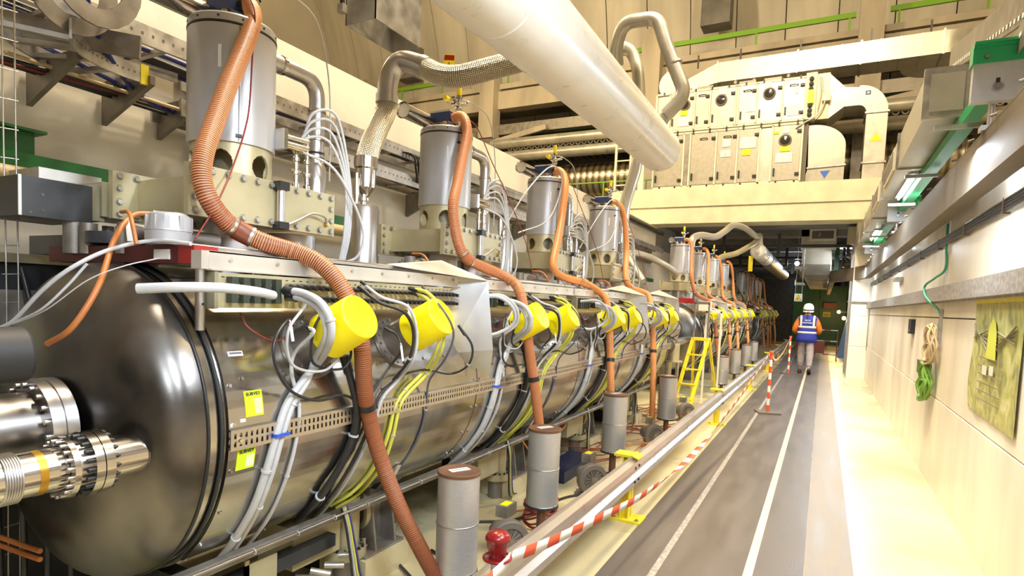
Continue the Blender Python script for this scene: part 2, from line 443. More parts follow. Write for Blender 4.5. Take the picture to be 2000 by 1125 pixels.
# right wall: cast panels with open joints
b = MB()
b.box(1.0, 1.3, -4, 16.3, 0, 2.65)
struct(b.build('wall_right', 'dconc'))
b = MB()
for y0, y1 in ((-4, 2.99), (3.0, 8.89), (8.9, 16.28)): b.box(.972, 1.0, y0, y1, 0, .795)
for y0, y1 in ((-4, 1.2), (1.21, 9.6), (9.61, 16.28)): b.box(.98, 1.0, y0, y1, .805, 1.545)
for y0, y1 in ((-4, 4.6), (4.605, 6.62), (6.63, 16.28)): b.box(.982, 1.0, y0, y1, 1.557, 2.65)
struct(b.build('wall_right_panels', 'wallR'))
b = MB(); b.box(.90, .98, -2, 16.2, 1.70, 1.83)
b.box(.93, .98, -2, 16.2, 1.685, 1.70)
struct(b.build('trim_4', 'greyline'))
b = MB()
b.box(.59, 1.0, 16.3, 17.4, 0, .78).box(.59, 1.0, 16.3, 17.4, .785, 1.52).box(.59, 1.0, 16.3, 17.4, 1.525, 3.76)
struct(b.build('wall_pillar', 'wall'))
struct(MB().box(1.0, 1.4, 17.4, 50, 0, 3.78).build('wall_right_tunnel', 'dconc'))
# left shielding wall with its thicker top course
struct(MB().box(-4.6, -4.16, -6, 50, 0, 3.12).build('wall_left', 'wall'))
struct(MB().box(-4.6, -4.08, -6, 15.69, 3.12, 3.60).build('wall_left_coping', 'wall'))
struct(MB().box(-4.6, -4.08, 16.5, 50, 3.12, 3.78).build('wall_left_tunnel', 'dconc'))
struct(MB().box(-1.2, 1.4, 49.6, 50, 0, 4).build('wall_back', 'dconc'))
# cross beam and slab over the tunnel mouth
b = MB(); b.box(-5.4, 1.0, 15.7, 16.5, 4.17, 4.66); b.box(-5.4, .86, 15.74, 16.5, 3.74, 4.17)
struct(b.build('ceiling_beam', 'beamc'))
b = MB(); b.box(-8, 1.6, 16.5, 20.6, 3.80, 4.66); b.box(-8, 1.6, 20.6, 50, 3.80, 4.3)
for y in (18.0, 20.2, 22.4, 25, 28, 32): b.box(-4.1, 1.0, y, y+.35, 3.62, 3.80)
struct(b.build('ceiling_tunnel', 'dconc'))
# cavern: end wall and vault
struct(MB().box(-24, 10, 25.0, 25.4, 4.31, 9.2).box(-24, -4.62, 25.0, 25.4, 0, 4.31).box(1.42, 10, 25.0, 25.4, 0, 4.31).build('wall_cavern', 'dconc'))
n = 40; cy, cz, R = 9.0, 9.0, 15.2; vs = []; fs = []
XS = [-24+1.7*i for i in range(21)]
for x0, x1 in zip(XS, XS[1:]):
    o = len(vs)
    for i in range(n+1):
        a = PI*i/n-.05
        a = PI*i/n
        p = (cy+R*math.cos(a), cz+R*math.sin(a)); q = (cy+(R+.3)*math.cos(a), cz+(R+.3)*math.sin(a))
        vs += [(x0+.02, *p), (x1-.02, *p), (x1-.02, *q), (x0+.02, *q)]
    for i in range(n):
        a = o+4*i; c = a+4
        fs += [(a, a+1, c+1, c), (a+1, a+2, c+2, c+1), (a+3, a, c, c+3), (a+2, a+3, c+3, c+2)]
b = MB(); b.add(vs, fs, False); struct(b.build('ceiling_vault', 'vault'))
vs = []; fs = []
for i in range(n+1):
    t = PI*i/n
    for rr in (R+.32, R+.6): vs += [(x, cy+rr*math.cos(t), cz+rr*math.sin(t)) for x in (-24, 10)]
for i in range(n): o = 4*i; fs += [(o, o+1, o+5, o+4), (o+2, o+6, o+7, o+3), (o, o+4, o+6, o+2), (o+1, o+3, o+7, o+5)]
struct(MB().add(vs, fs).build('ceiling_vault_shell', 'dconc'))
struct(MB().box(-24.2, -24, -7, 25.4, 0, 25).build('wall_cavern_left', 'vault'))
struct(MB().box(10, 10.2, -7, 25.4, 0, 25).build('wall_cavern_right', 'vault'))
struct(MB().box(-24, 10, -6.4, -6.2, 0, 10).build('wall_cavern_behind', 'dconc'))

struct(MB().box(-4.1, -1.55, -1.6, -1.2, 0, 3.1).build('wall_shade_block', 'dconc'))  # unseen block, added to darken the vessel's near end and its reflections
struct(MB().box(-4.1, -3.6, -1.2, .2, 0, 2.9).build('wall_shade_block_side', 'dconc'))  # side piece of the same added, unseen shade block

# galleries along the cavern's end wall
def gallery():
    g = thing('gallery_frame', (-8, 21, 0), 'concrete gallery frame of beams and posts across the cavern end wall', 'gallery')
    b = MB()
    b.box(-23, 9, 21.0, 21.5, 9.25, 9.95).box(-23, 9, 21.1, 21.3, 10.08, 10.28); b.build('upper_beam', 'concrete', g)
    b = MB(); b.box(-23, 9, 21.1, 21.5, 8.25, 8.65); b.build('lower_beam', 'galvd', g)
    for x in (-19.2, -12.55, -5.9, .72):
        b = MB(); b.box(x-.33, x+.33, 20.6, 21.2, 8.05, 11.2); b.build('post', 'concrete', g)
        b = MB(); b.box(x-.28, x+.28, 20.7, 21.1, 5.0, 8.05); b.build('lower_post', 'galvd', g)
        b = MB(); b.bar((x+.3, 20.9, 7.9), (x+2.6, 20.9, 8.3), .16, .2); b.build('brace', 'concrete', g)
    b = MB(); b.box(-23, 9, 21.5, 25, 9.9, 10.05); b.build('deck', 'concrete', g)
    b = MB(); b.box(-23, 9, 21.5, 25, 7.95, 8.05)
    for i in range(110): b.box(-22.9+.29*i, -22.75+.29*i, 21.6, 24.6, 7.88, 7.95)
    b.build('grating', 'galvd', g)
gallery()
for i, (x0, x1) in enumerate(((-22, -12.9), (-12.2, -6.2), (-5.5, .3), (1.2, 8))):
    g = thing('green_guard_rail', (x0, 21.3, 10.28), ['light green gallery rail left of the concrete posts', 'light green gallery rail behind the big white pipe', 'light green gallery rail above the long sheet metal duct', 'light green gallery rail at the top right corner'][i], 'rail')
    MB().box(x0, x1, 21.25, 21.33, 10.72, 10.88).build('rail', 'lgreen', g)
    n = int((x1-x0)/2.2)+1
    for k in range(n):
        x = x0+.2+(x1-x0-.4)*k/max(1, n-1); MB().box(x, x+.06, 21.26, 21.32, 10.28, 10.72).build('stanchion', 'lgreen', g)
for i, (x0, x1) in enumerate(((-12, -5.8), (1.1, 7.5))):
    g = thing('green_steel_girder', (x0, 21.8, 7.6), ['dark green girder under the gallery left of the big duct', 'dark green girder with perforated chain under the gallery, above the square branch duct'][i], 'girder')
    b = MB(); b.box(x0, x1, 21.7, 21.8, 7.95, 8.5).box(x0, x1, 21.6, 22.0, 7.9, 7.96); b.build('beam', 'green', g)
    b = MB()
    for k in range(int((x1-x0)/.25)): b.torus((x0+.2+k*.25, 21.4, 7.75), (0, 1, 0), .09, .03, 10, 5)
    b.build('chain', 'galvd', g)
# long pipes along the end wall
for nm, z, r, x0, x1, mt, lb in (('insulated_pipe', 7.62, .19, -12, 5, 'duct', 'upper of the two bright insulated pipes along the end wall'),
                                 ('insulated_pipe', 7.12, .20, -12, 5, 'duct', 'lower of the two bright insulated pipes along the end wall')):
    g = thing(nm, ((x0+x1)/2, 20.3, z-r), lb, 'pipe', None)
    MB().cyl((x0, 20.3, z), (x1, 20.3, z), r, 20).build('jacket', mt, g)
    b = MB()
    for k in range(9): b.lathe([(r+.01, 0), (r+.01, .05)], (x0+1+k*1.9, 20.3, z), (1, 0, 0), 20)
    b.build('clamp_band', 'galv', g)
g = thing('spiral_duct', (-2, 21.5, 5.7), 'large round spiral wound duct running behind the air handling unit', 'duct')
MB().tube([(-14, 21.8, 6.35), (-6, 21.8, 6.35), (9, 21.8, 6.35)], .62, 28, uv=True, res=2).build('duct_shell', 'spiral', g)
b = MB()
for k in range(11): b.lathe([(.62, 0), (.65, .01), (.65, .05), (.62, .06)], (-13.5+2.1*k, 21.8, 6.35), (1, 0, 0), 28)
b.build('joint_ring', 'duct', g)
tag(MB().box(-9, -5.6, 22.2, 24.5, 4.7, 5.9).build('plant_cabinet', 'beige'), 'beige plant cabinet on the deck behind the white ladder', 'cabinet')
g = thing('green_low_railing', (-9, 17.6, 4.66), 'thin green railing on the deck left of the air handling unit', 'railing')
for z in (4.75, 5.5): MB().cyl((-9, 18.4, z), (-4.9, 18.4, z), .025, 8).build('rail', 'lgreen', g)
for x in (-8.9, -8.0, -6.6, -5.2): MB().cyl((x, 18.4, 3.8), (x, 18.4, 5.5), .025, 8).build('stanchion', 'lgreen', g)
struct(MB().box(-22, -5.4, 17.5, 25, 4.4, 4.62).build('floor_deck', 'dconc'))
g = thing('white_ladder', (-5.15, 16.1, 4.66), 'cream painted vertical ladder standing on the cross beam beside the air handling unit', 'ladder')
for x in (-5.45, -5.02): MB().box(x-.03, x+.03, 16.1, 16.16, 4.66, 6.15).build('ladder_rail', 'cream', g)
for k in range(4): MB().cyl((-5.45, 16.13, 4.9+.34*k), (-5.02, 16.13, 4.9+.34*k), .02, 8).build('rung', 'cream', g)
tag(MB().box(-4.75, -4.6, 16.0, 16.12, 4.66, 6.4).build('steel_stanchion', 'cream'), 'cream steel stanchion between the ladder and the air handling unit', 'post')

# ------------------------------------------------------------------ air handling unit on the slab
YA = 16.3
def ahu():
    g = thing('air_handling_unit', (-2.5, YA+.8, 4.74), 'big two storey air handling unit with black portholes on the cross beam', 'air handling unit')
    XL, XR, XM = -4.42, -.74, 6.27
    b = MB(); b.box(XL, XR, YA+.03, YA+1.8, 4.74, 7.36); b.build('casing', 'duct', g)
    b = MB(); b.box(XL, XR+.02, YA-.02, YA+1.8, 4.66, 4.76).build('base_rail', 'cream', g)
    b = MB()
    for z0, z1, xs in ((6.31, 7.32, (XL, -4.05, -3.4, -3.0, -2.36, -2.3, -1.85, -1.25, XR)), (4.80, 6.22, (XL, -3.62, -3.45, -2.78, -2.25, -1.72, -1.42, XR))):
        for x in xs: b.box(x-.022, x+.022, YA-.02, YA+.03, z0, z1)
        b.box(XL, XR, YA-.02, YA+.03, z0-.03, z0+.02); b.box(XL, XR, YA-.02, YA+.03, z1-.02, z1+.03)
    b.build('frame', 'cream', g)
    b = MB().box(-3.60, -3.48, YA-.01, YA+.05, 4.8, 6.2); b.build('gap_seal', 'galvd', g)
    up = [(-4.05, -3.4), (-3.4, -3.0), (-3.0, -2.36), (-2.3, -1.85), (-1.85, -1.25), (-1.25, XR)]
    lo = [(XL, -3.62), (-3.45, -2.78), (-2.78, -2.25), (-2.25, -1.72), (-1.42, XR)]
    for row, z0, z1 in ((up, 6.34, 7.30), (lo, 4.84, 6.19)):
        for (x0, x1) in row:
            d = MB().box(x0+.03, x1-.03, YA-.005, YA+.03, z0, z1).build('door', 'duct' if row is up else 'ductd', g)
            b = MB()
            for z in (z0+.14, z1-.16): b.box(x1-.12, x1-.02, YA-.06, YA-.005, z-.03, z+.03)
            b.build('hinge', 'black', d)
            b = MB(); xm = (x0+x1)/2
            b.box(x0+.06, x0+.10, YA-.05, YA-.005, z0+.12, z0+.30); b.build('handle', 'black', d)
    for x, z in ((-3.66, 6.98), (-2.72, 7.0), (-1.56, 7.02), (-.99+.0, 5.82), (-3.95, 5.6)):
        if x == -.99: x = -1.12
        p = MB().lathe([(.0, 0), (.15, 0), (.15, .02), (.12, .035), (0, .035)], (x, YA-.01, z), (0, -1, 0), 24).build('porthole', 'grille', g)
        MB().lathe([(.115, 0), (.09, .02), (0, .028)], (x, YA-.045, z), (0, -1, 0), 24).build('glass', 'glass', p)
    b = MB()
    for x, z in ((-3.2, 7.16), (-2.08, 7.14), (-1.0, 7.14), (-3.1, 6.02), (-2.5, 6.02)):
        b.tube([(x-.08, YA, z), (x-.08, YA-.05, z+.02), (x+.08, YA-.05, z+.02), (x+.08, YA, z)], .013, 6, res=3)
    b.build('grab_handle', 'black', g)
    b = MB()
    for x0, x1, z0, z1 in ((-3.82, -3.5, 6.42, 6.66), (-2.1, -1.85, 6.62, 6.70), (-1.12, -.82, 6.42, 6.68), (-2.62, -2.42, 5.78, 5.98), (-2.66, -2.40, 5.52, 5.70),
                           (-2.18, -1.80, 5.70, 5.98), (-1.32, -.94, 5.28, 5.52), (-1.18, -1.04, 6.0, 6.18), (-2.78, -2.6, 7.14, 7.3), (-1.68, -1.52, 7.14, 7.3), (-1.0, -.88, 6.95, 7.1)):
        MB().box(x0, x1, YA-.022, YA-.005, z0, z1).build('notice', 'paper', g)
    b = MB()
    for x0, x1, z0, z1 in ((-3.76, -3.58, 6.70, 6.84), (-2.12, -1.92, 5.52, 5.68), (-1.22, -1.0, 5.55, 5.70), (-1.42, -1.28, 6.0, 6.06)): b.box(x0, x1, YA-.024, YA-.005, z0, z1)
    b.build('yellow_sticker', 'yellow', g, 'plain yellow stickers under the portholes')
    MB().prism([(-2.56, YA-.026, 5.56), (-2.50, YA-.026, 5.56), (-2.53, YA-.026, 5.63)], (0, -.003, 0)).build('warning_mark', 'yellow', g)
    b = MB()
    random.seed(3)
    for z in (6.27, 7.34, 4.79, 6.22):
        for k in range(9): x = XL+.2+k*.42; b.box(x-.02, x+.02, YA-.04, YA-.01, z-.03, z+.03)
    b.build('latch', 'black', g)
    b = MB()
    for x in (-3.9, -3.35, -2.3, -1.7): b.box(x, x+.4, YA, YA+.06, 7.36, 7.42)
    for x in (-2.4, -1.95, -1.15): b.lathe([(.05, 0), (.05, .07), (.03, .1), (0, .1)], (x, YA+.05, 7.38), (0, 0, 1), 10)
    b.build('roof_fitting', 'galvd', g)
    # switch column at the right end
    s = MB().box(-.74, -.50, YA-.0, YA+1.8, 6.30, 7.42).build('switch_column', 'cream', g)
    b = MB()
    for z in (7.26, 7.14, 7.02, 6.62, 6.50, 6.40): b.lathe([(.055, 0), (.05, .05), (.02, .06), (0, .06)], (-.62, YA, z), (0, -1, 0), 14)
    b.build('cable_gland', 'rubber', s)
    MB().box(-.68, -.55, YA-.08, YA, 6.66, 6.98).build('isolator_switch', 'yellow', s)
    MB().box(-.50, -.22, YA+.1, YA+1.8, 6.30, 7.40).build('end_plenum', 'beige', g)
    b = MB(); b.tube([(-.4, YA+.08, 7.3), (-.36, YA, 7.0), (-.3, YA, 6.7), (-.42, YA, 6.4), (-.7, YA-.03, 6.22), (-.9, YA-.04, 6.1)], .018, 8)
    b.tube([(-.45, YA+.05, 7.35), (-.4, YA-.02, 6.9), (-.45, YA, 6.5)], .012, 6)
    b.build('loose_wire', 'white', g)
    MB().box(-.36, -.18, YA-.02, YA+.1, 6.7, 6.9).build('junction_box', 'white', g)
ahu()
# tapering supply duct and its drop
g = thing('supply_duct', (.3, YA+.3, 4.66), 'sheet duct leaving the air handling unit and dropping beside it, with a yellow arrow', 'duct')
b = MB(); y0, y1 = YA+.15, YA+1.0
b.prism([(-.22, y0, 7.38), (.12, y0, 7.02), (.42, y0, 6.98), (.42, y0, 6.56), (.12, y0, 6.56), (-.22, y0, 6.3)], (0, y1-y0, 0)); b.build('transition', 'duct', g)
a = [(.42+.62*math.sin(t), y0, 6.36+.66*math.cos(t)) for t in [PI/2*k/10 for k in range(11)]]
i_ = [(.42+.18*math.sin(t), y0, 6.36+.2*math.cos(t)) for t in [PI/2*k/10 for k in range(11)]]
b = MB(); b.prism(a+i_[::-1], (0, y1-y0, 0)); b.build('elbow', 'duct', g)
b = MB(); b.box(.60, 1.04, y0, y1, 4.66, 6.36); b.build('drop', 'duct', g)
b = MB()
for z in (6.36, 5.18): b.box(.57, 1.07, y0-.03, y1, z-.02, z+.02)
b.build('flange', 'galv', g)
MB().prism([(.70, y0-.004, 5.68), (.96, y0-.004, 5.68), (.83, y0-.004, 5.88)], (0, -.003, 0)).build('arrow_sticker', 'yellow', g, 'yellow triangle pointing up')
m_ = MB().box(.55, .66, y0-.006, y0, 6.78, 6.88).build('square_mark', 'blue', g)
MB().box(.58, .63, y0-.009, y0-.006, 6.81, 6.85).build('mark_centre', 'paper', m_)
g = thing('return_duct', (-.3, YA+.3, 4.66), 'round shouldered return duct beside the air handling unit with a blue arrow', 'duct')
xa, xb = -.62, .22
sh = [(xa, 6.18)]+[(xa+.1+(xb-xa-.1)*math.sin(t), 5.62+.56*math.cos(t)) for t in [PI/2*k/12 for k in range(13)]]+[(xb, 5.16), (xa+.05, 5.12)]
b = MB(); b.prism([(x, y0, z) for x, z in sh], (0, .9, 0)); b.build('shoulder', 'duct', g)
b = MB(); b.prism([(xa+.05, y0, 5.14), (xb, y0, 5.16), (xb, y0, 4.66), (xa-.08, y0, 4.66)], (0, .9, 0)); b.build('drop', 'ductd', g)
b = MB(); b.bar((xa+.02, y0-.01, 5.13), (xb+.03, y0-.01, 5.165), .05, .035); b.build('flange', 'galv', g)
MB().prism([(-.30, y0-.004, 5.04), (-.08, y0-.004, 5.05), (-.19, y0-.004, 4.86)], (0, -.003, 0)).build('arrow_sticker', mat('blue_sticker', (.03, .13, .62), .5), g, 'blue triangle pointing down')
MB().box(xa-.13, xa+.0, YA+.05, YA+.8, 4.66, 6.2).build('gap_panel', 'grille', g)
# long flat duct above the unit
g = thing('long_duct', (-1, 16.9, 7.6), 'long flat sheet duct running above the air handling unit to the right', 'duct')
b = MB(); b.box(-2.95, 2.1, 16.8, 17.6, 7.66, 8.18); b.build('straight_run', 'duct', g)
b = MB(); b.prism([(-2.95, 16.8, 8.18), (-4.15, 16.9, 7.72), (-4.15, 16.9, 7.4), (-2.95, 16.8, 7.66)], (0, .8, 0)); b.build('sloping_run', 'duct', g)
b = MB(); b.lathe([(0, 0), (.40, 0), (.40, .8), (0, .8)], (-4.15, 16.9, 7.80), (0, 1, 0), 24); b.build('end_bend', 'duct', g)
b = MB(); b.lathe([(0, 0), (.8, 0), (.8, .51), (0, .51)], (2.1, 17.6, 7.665), (0, 0, 1), 32, arc=(0, 2*PI)); b.build('corner_bend', 'duct', g)
b = MB(); 
for k in range(13): b.box(-2.9+.41*k, -2.885+.41*k, 16.79, 17.6, 7.65, 8.19)
b.build('seam', 'galv', g)
b = MB()
for x in (-2.95, -1.0, .4, 2.05): b.box(x-.02, x+.02, 16.76, 17.62, 7.63, 8.21)
b.build('flange', 'galv', g)
b = MB()
for x in (-3.5, -2.4, -.95, .6, 1.8): b.box(x-.02, x+.02, 16.9, 16.94, 8.15, 8.5)
b.build('hanger', 'black', g)

# duct with grilles above the monorail and its branch
g = thing('square_duct', (.75, 9, 3.1), 'square section duct running above the monorail with a closed near end', 'duct')
b = MB(); b.box(.585, .845, 5.5, 16.25, 3.08, 3.42); b.build('duct_body', 'duct', g)
for y in (5.5, 7.3, 9.1, 10.9, 12.7, 14.5): MB().box(.565, .865, y-.02, y+.02, 3.06, 3.44).build('flange', 'galv', g)
b = MB().box(.61, .82, 5.474, 5.48, 3.11, 3.39); b.build('end_plate', 'duct', g)
for y0_, y1_ in ((7.6, 8.7), (9.6, 10.6)):
    q = MB().box(.565, .585, y0_, y1_, 3.13, 3.37).build('grille', 'cream', g)
    b = MB()
    for k in range(14): y = y0_+.08+(y1_-y0_-.16)*k/13; b.box(.558, .566, y-.012, y+.012, 3.16, 3.34)
    b.build('slats', 'galvd', q)
# perforated trunking above
g = thing('perforated_trunking', (.9, 8, 3.0), 'grey perforated cable trunking climbing above the green brackets', 'cable tray')
b = MB(); b.box(.88, .886, -1, 16, 3.07, 3.22).box(.88, .97, -1, 16, 3.22, 3.226); b.build('tray', 'galvd', g)
MB().bar((1.0, 4.3, 3.42), (1.0, 7.6, 4.22), .02, .24).build('climbing_tray', 'galvd', g)
b = MB()
for k in range(30): b.bar((.987, 4.4+.1*k, 3.37+.0242*k), (.987, 4.44+.1*k, 3.38+.0242*k), .004, .03)
b.build('climbing_slots', 'paper', g)
b = MB()
for k in range(60): y = 2.2+.16*k; b.box(.876, .88, y, y+.05, 3.15, 3.175)
b.build('slots', 'paper', g)
b = MB()
for k in range(8): y = 5.2+1.7*k; MB().box(.62, .90, y, y+.04, 2.90, 2.93).build('cross_arm', 'galv', g)
# ---- monorail
g = thing('monorail_beam', (.84, 8, 2.4), 'long grey monorail beam hanging beside the right wall', 'beam')
path = [(.84, -2), (.84, 15.6), (.5, 17.0), (.16, 17.9), (.16, 30)]
b = MB()
def ibeam(b, pts, z0, z1, hw, t=.012):
    # offset outlines at joints
    P = [Vector((x, y, 0)) for x, y in pts]
    N = []
    for i in range(len(P)):
        d = (P[min(i+1, len(P)-1)]-P[max(i-1, 0)]).normalized(); N.append(Vector((d.y, -d.x, 0)))
    def strip(o0, o1, za, zb):
        for i in range(len(P)-1):
            v = []
            for j in (i, i+1):
                for o in (o0, o1):
                    for z in (za, zb): v.append(P[j]+N[j]*o+Vector((0, 0, z)))
            b.add(v, [(0, 1, 3, 2), (4, 6, 7, 5), (0, 4, 5, 1), (2, 3, 7, 6), (0, 2, 6, 4), (1, 5, 7, 3)])
    strip(-hw, hw, z0, z0+t); strip(-hw, hw, z1-t, z1); strip(-t/2, t/2, z0+t, z1-t)
    strip(-hw+.001, -hw+.011, z0+t, z1-t); strip(hw-.011, hw-.001, z0+t, z0+.1)
ibeam(b, path, 2.38, 2.68, .06)
b.build('beam_section', 'brownrail', g)
b = MB()
for k in range(30): b.cyl((.775, 1.4+.55*k, 2.69), (.745, 1.4+.55*k, 2.68), .008, 6)
b.build('clip', 'galvd', g)
g0 = None
BL = ['bright green and white bracket box at the top right edge', 'green and white bracket box hanging below the lit tube', 'third green and white bracket box along the monorail', 'smallest green and white bracket box, nearest the pillar']
for i, y in enumerate((4.38, 9.5, 14.4, 19.4)):
    if i == 0:
        g = thing('monorail_bracket', (.85, y, 2.7), BL[0], 'bracket')
        p = MB().box(.69, 1.05, y, y+.06, 2.83, 3.05).build('white_plate', 'white', g)
        b = MB(); b.bolt((.81, y, 2.91), (0, -1, 0), .016, .02); b.lathe([(.03, 0), (.03, .004)], (.81, y, 2.91), (0, -1, 0), 16); b.build('bolt', 'pol', p)
        b = MB(); b.box(.80, .82, y-.001, y+.002, 2.93, 2.96); b.build('slot', 'black', p)
        b = MB(); b.box(.68, 1.05, y-.02, y+.08, 3.05, 3.15).box(.68, 1.05, y-.05, y+.10, 3.15, 3.165).box(.68, 1.05, y-.035, y-.02, 3.135, 3.15); b.build('green_channel', 'bgreen', g)
        b = MB(); b.bolt((.745, y-.02, 3.08), (0, -1, 0), .01, .012); b.build('channel_bolt', 'pol', g)
        b = MB(); b.cyl((.81, y+.1, 2.68), (.81, y+.1, 2.95), .018, 10).box(.76, .86, y+.06, y+.14, 2.68, 2.71); b.build('hanger_rod', 'galv', g)
        g0 = g
    else: rep(g0, y-4.38, BL[i], None)
tag(MB().box(.80, .90, 4.48, 15.5, 2.97, 3.05).build('green_beam', 'bgreen'), 'long green beam between the lit tube and the monorail', 'beam')
for i, y in enumerate(WALLT):
    g = thing('wall_tube_fitting', (.94, y, 2.6), 'tube fitting on the right wall hidden behind the monorail, %s from the camera' % KN[i], 'lamp'); MB().box(.91, .98, y-.95, y+.95, 2.625, 2.645).build('housing', 'white', g); MB().cyl((.935, y-.9, 2.612), (.935, y+.9, 2.612), .009, 8).build('tube', 'tubeE', g)
# fluorescent fittings
tb0 = None
for i, y in enumerate(TUBES):
    lab = 'lit fluorescent tube fitting above the monorail' if i not in (3,) else 'lit fluorescent tube just above the second green bracket'
    if tb0 is None:
        g = thing('tube_fitting', (.755, y, 3.05), lab, 'lamp', 'tube fittings above the monorail')
        MB().box(.715, .795, y-.75, y+.75, 3.055, 3.085).build('housing', 'white', g)
        MB().cyl((.755, y-.7, 3.04), (.755, y+.7, 3.04), .014, 10).build('tube', 'tubeE', g); tb0 = (g, y)
    else:
        c = rep(tb0[0], y-tb0[1], lab)
        if i == 3: del c['group']
# black cable bundle along the wall top with its brackets
g = thing('wall_cable_run', (.95, 8, 2.2), 'run of parallel black cables clipped along the top of the right wall', 'cable')
for k in range(4): MB().tube([(.955, -2, 2.235+.02*k), (.955, 7, 2.235+.02*k), (.955, 16.2, 2.235+.02*k)], .011, 8, res=2).build('cable', 'cabk', g)
for k in range(13):
    y = 1.2+1.15*k; MB().box(.938, .98, y, y+.012, 2.21, 2.222).box(.938, .942, y, y+.012, 2.222, 2.31).build('clip', 'lid', g)
tag(MB().box(.90, .98, 10.0, 10.5, 2.06, 2.11).build('small_wall_bracket', 'galv'), 'small grey bracket on the right wall below the black cables', 'bracket')
# green tube, conduit, coils, wall boxes, poster
MB_ = MB().tube([(.965, 6.69, 2.42), (.965, 6.66, 2.2), (.965, 6.62, 2.0), (.93, 6.9, 1.93), (.89, 7.15, 1.87), (.885, 7.1, 1.78), (.90, 6.85, 1.70), (.965, 6.7, 1.6), (.965, 6.69, 1.46)], .011, 8)
tag(MB_.build('green_air_tube', 'gtube'), 'thin green tube wandering down the right wall over the grey rail', 'tube')
tag(MB().box(.972, .982, 6.64, 6.67, 1.84, 2.44).build('upper_conduit', 'alu'), 'upper length of thin conduit on the right wall above the grey rail', 'conduit')
tag(MB().box(.955, .98, 6.62, 6.66, 1.28, 1.63).build('lower_conduit', 'galv'), 'lower length of conduit on the right wall behind the coils', 'conduit')
def coil(name, m, lab, cyy, cz_, ry, rz, n, r, x):
    g = thing(name, (x, cyy, cz_-rz), lab, 'cable coil'); random.seed(int(cz_*100))
    b = MB()
    for k in range(n):
        ph = random.uniform(-.06, .06); a = ry*(1-.45*k/n)+random.uniform(-.01, .01); c = rz+random.uniform(-.015, .015)-.02*k/n
        P = [Vector((x-.05-.012*(k % 3)+.02*math.sin(3*t+k), cyy+a*math.sin(t)*(1.0 if math.cos(t) < 0 else .8)+ph*.3, cz_+c*math.cos(t))) for t in [2*PI*i/28 for i in range(29)]]
        b.tube(P, r, 7, raw=True, caps=False)
    b.build('loops', m, g)
    MB().box(x-.085, x-.02, cyy-ry*.9, cyy+ry*.2, cz_+.0, cz_+.008).build('tie', 'white', g)
coil('tan_cable_coil', 'tan', 'tan cable coil hanging on the right wall above the green one', 6.72, 1.30, .20, .18, 11, .010, .97)
coil('green_hose_coil', 'gcable', 'green hose coil hanging lowest on the right wall', 6.85, .94, .24, .19, 12, .013, .97)
g = thing('wall_hook', (.95, 7.2, 1.1), 'small dark hook bracket holding the green coil', 'bracket')
b = MB(); b.box(.90, .975, 7.05, 7.35, 1.09, 1.11).box(.90, .915, 7.3, 7.33, .98, 1.10).box(.965, .98, 7.02, 7.38, .98, 1.14); b.build('plate', 'grille', g)
g = thing('wall_switch_box', (.96, 8.5, 1.34), 'slim black box with red lights fixed to the right wall', 'box')
MB().box(.935, .98, 8.38, 8.62, 1.345, 1.52).build('case', 'black', g); MB().box(.93, .935, 8.42, 8.58, 1.37, 1.40).build('cover', 'grille', g)

pm = bpy.data.materials.new('poster_print'); pm.use_nodes = True; nt = pm.node_tree; bs = nt.nodes['Principled BSDF']; bs.inputs['Roughness'].default_value = .4
tc = nt.nodes.new('ShaderNodeTexCoord'); mp = nt.nodes.new('ShaderNodeMapping'); nt.links.new(tc.outputs['Object'], mp.inputs[0]); mp.inputs['Scale'].default_value = (1, 9, 7)
nn = nt.nodes.new('ShaderNodeTexNoise'); nn.inputs['Scale'].default_value = 1.0; nn.inputs['Detail'].default_value = 8; nn.inputs['Distortion'].default_value = 1.2; nt.links.new(mp.outputs[0], nn.inputs['Vector'])
cr = nt.nodes.new('ShaderNodeValToRGB'); e = cr.color_ramp.elements; e[0].position = .30; e[0].color = (.20, .20, .10, 1); e[1].position = .72; e[1].color = (.66, .62, .30, 1)
q = cr.color_ramp.elements.new(.5); q.color = (.46, .44, .13, 1)
nt.links.new(nn.outputs[0], cr.inputs[0]); nt.links.new(cr.outputs[0], bs.inputs['Base Color']); M['poster'] = pm
g = thing('wall_poster', (.97, 4.7, .9), 'worn yellowish poster of a machine interior on the right wall', 'poster')
b = MB(); N = 14; vs = []
for i in range(N+1):
    y = 4.10+1.17*i/N
    for j in range(9):
        z = .90+(.88)*j/8+(.02*i/N if j == 0 else 0)
        vs.append((.968-.006*math.sin(i*1.3+j*.8)*(1 if i > 9 else .3), y+(.03*math.sin(j*1.1) if i == N else 0), z))
fs = [(i*9+j, i*9+j+1, (i+1)*9+j+1, (i+1)*9+j) for i in range(N) for j in range(8)]
b.add(vs, fs, True); b.add([(x+.003, y, z) for x, y, z in vs], [f[::-1] for f in fs], True); b.build('print', 'poster', g)
MB().box(.958, .962, 4.12, 5.24, 1.66, 1.76).build('yellow_band', 'yelp', g)
b = MB()
for sy_, s1 in ((1, 1), (-1, -1)):
    for k in range(5):
        b.bar((.9585, 4.70+.12*s1, 1.36+.03*k), (.9585, 4.70+.50*s1, 1.52+.035*k-.06*k), .001, .012, up=(1, 0, 0))
for k in range(6): b.box(.958, .959, 4.42, 5.0, 1.02+.055*k, 1.028+.055*k)
b.build('printed_lines', 'olive', g)
b = MB(); b.prism([(.957, 4.58, 1.30), (.957, 4.60, 1.46), (.957, 4.64, 1.53), (.957, 4.70, 1.56), (.957, 4.76, 1.53), (.957, 4.80, 1.46), (.957, 4.82, 1.30)], (.0015, 0, 0)); b.build('printed_arch', 'caby', g)
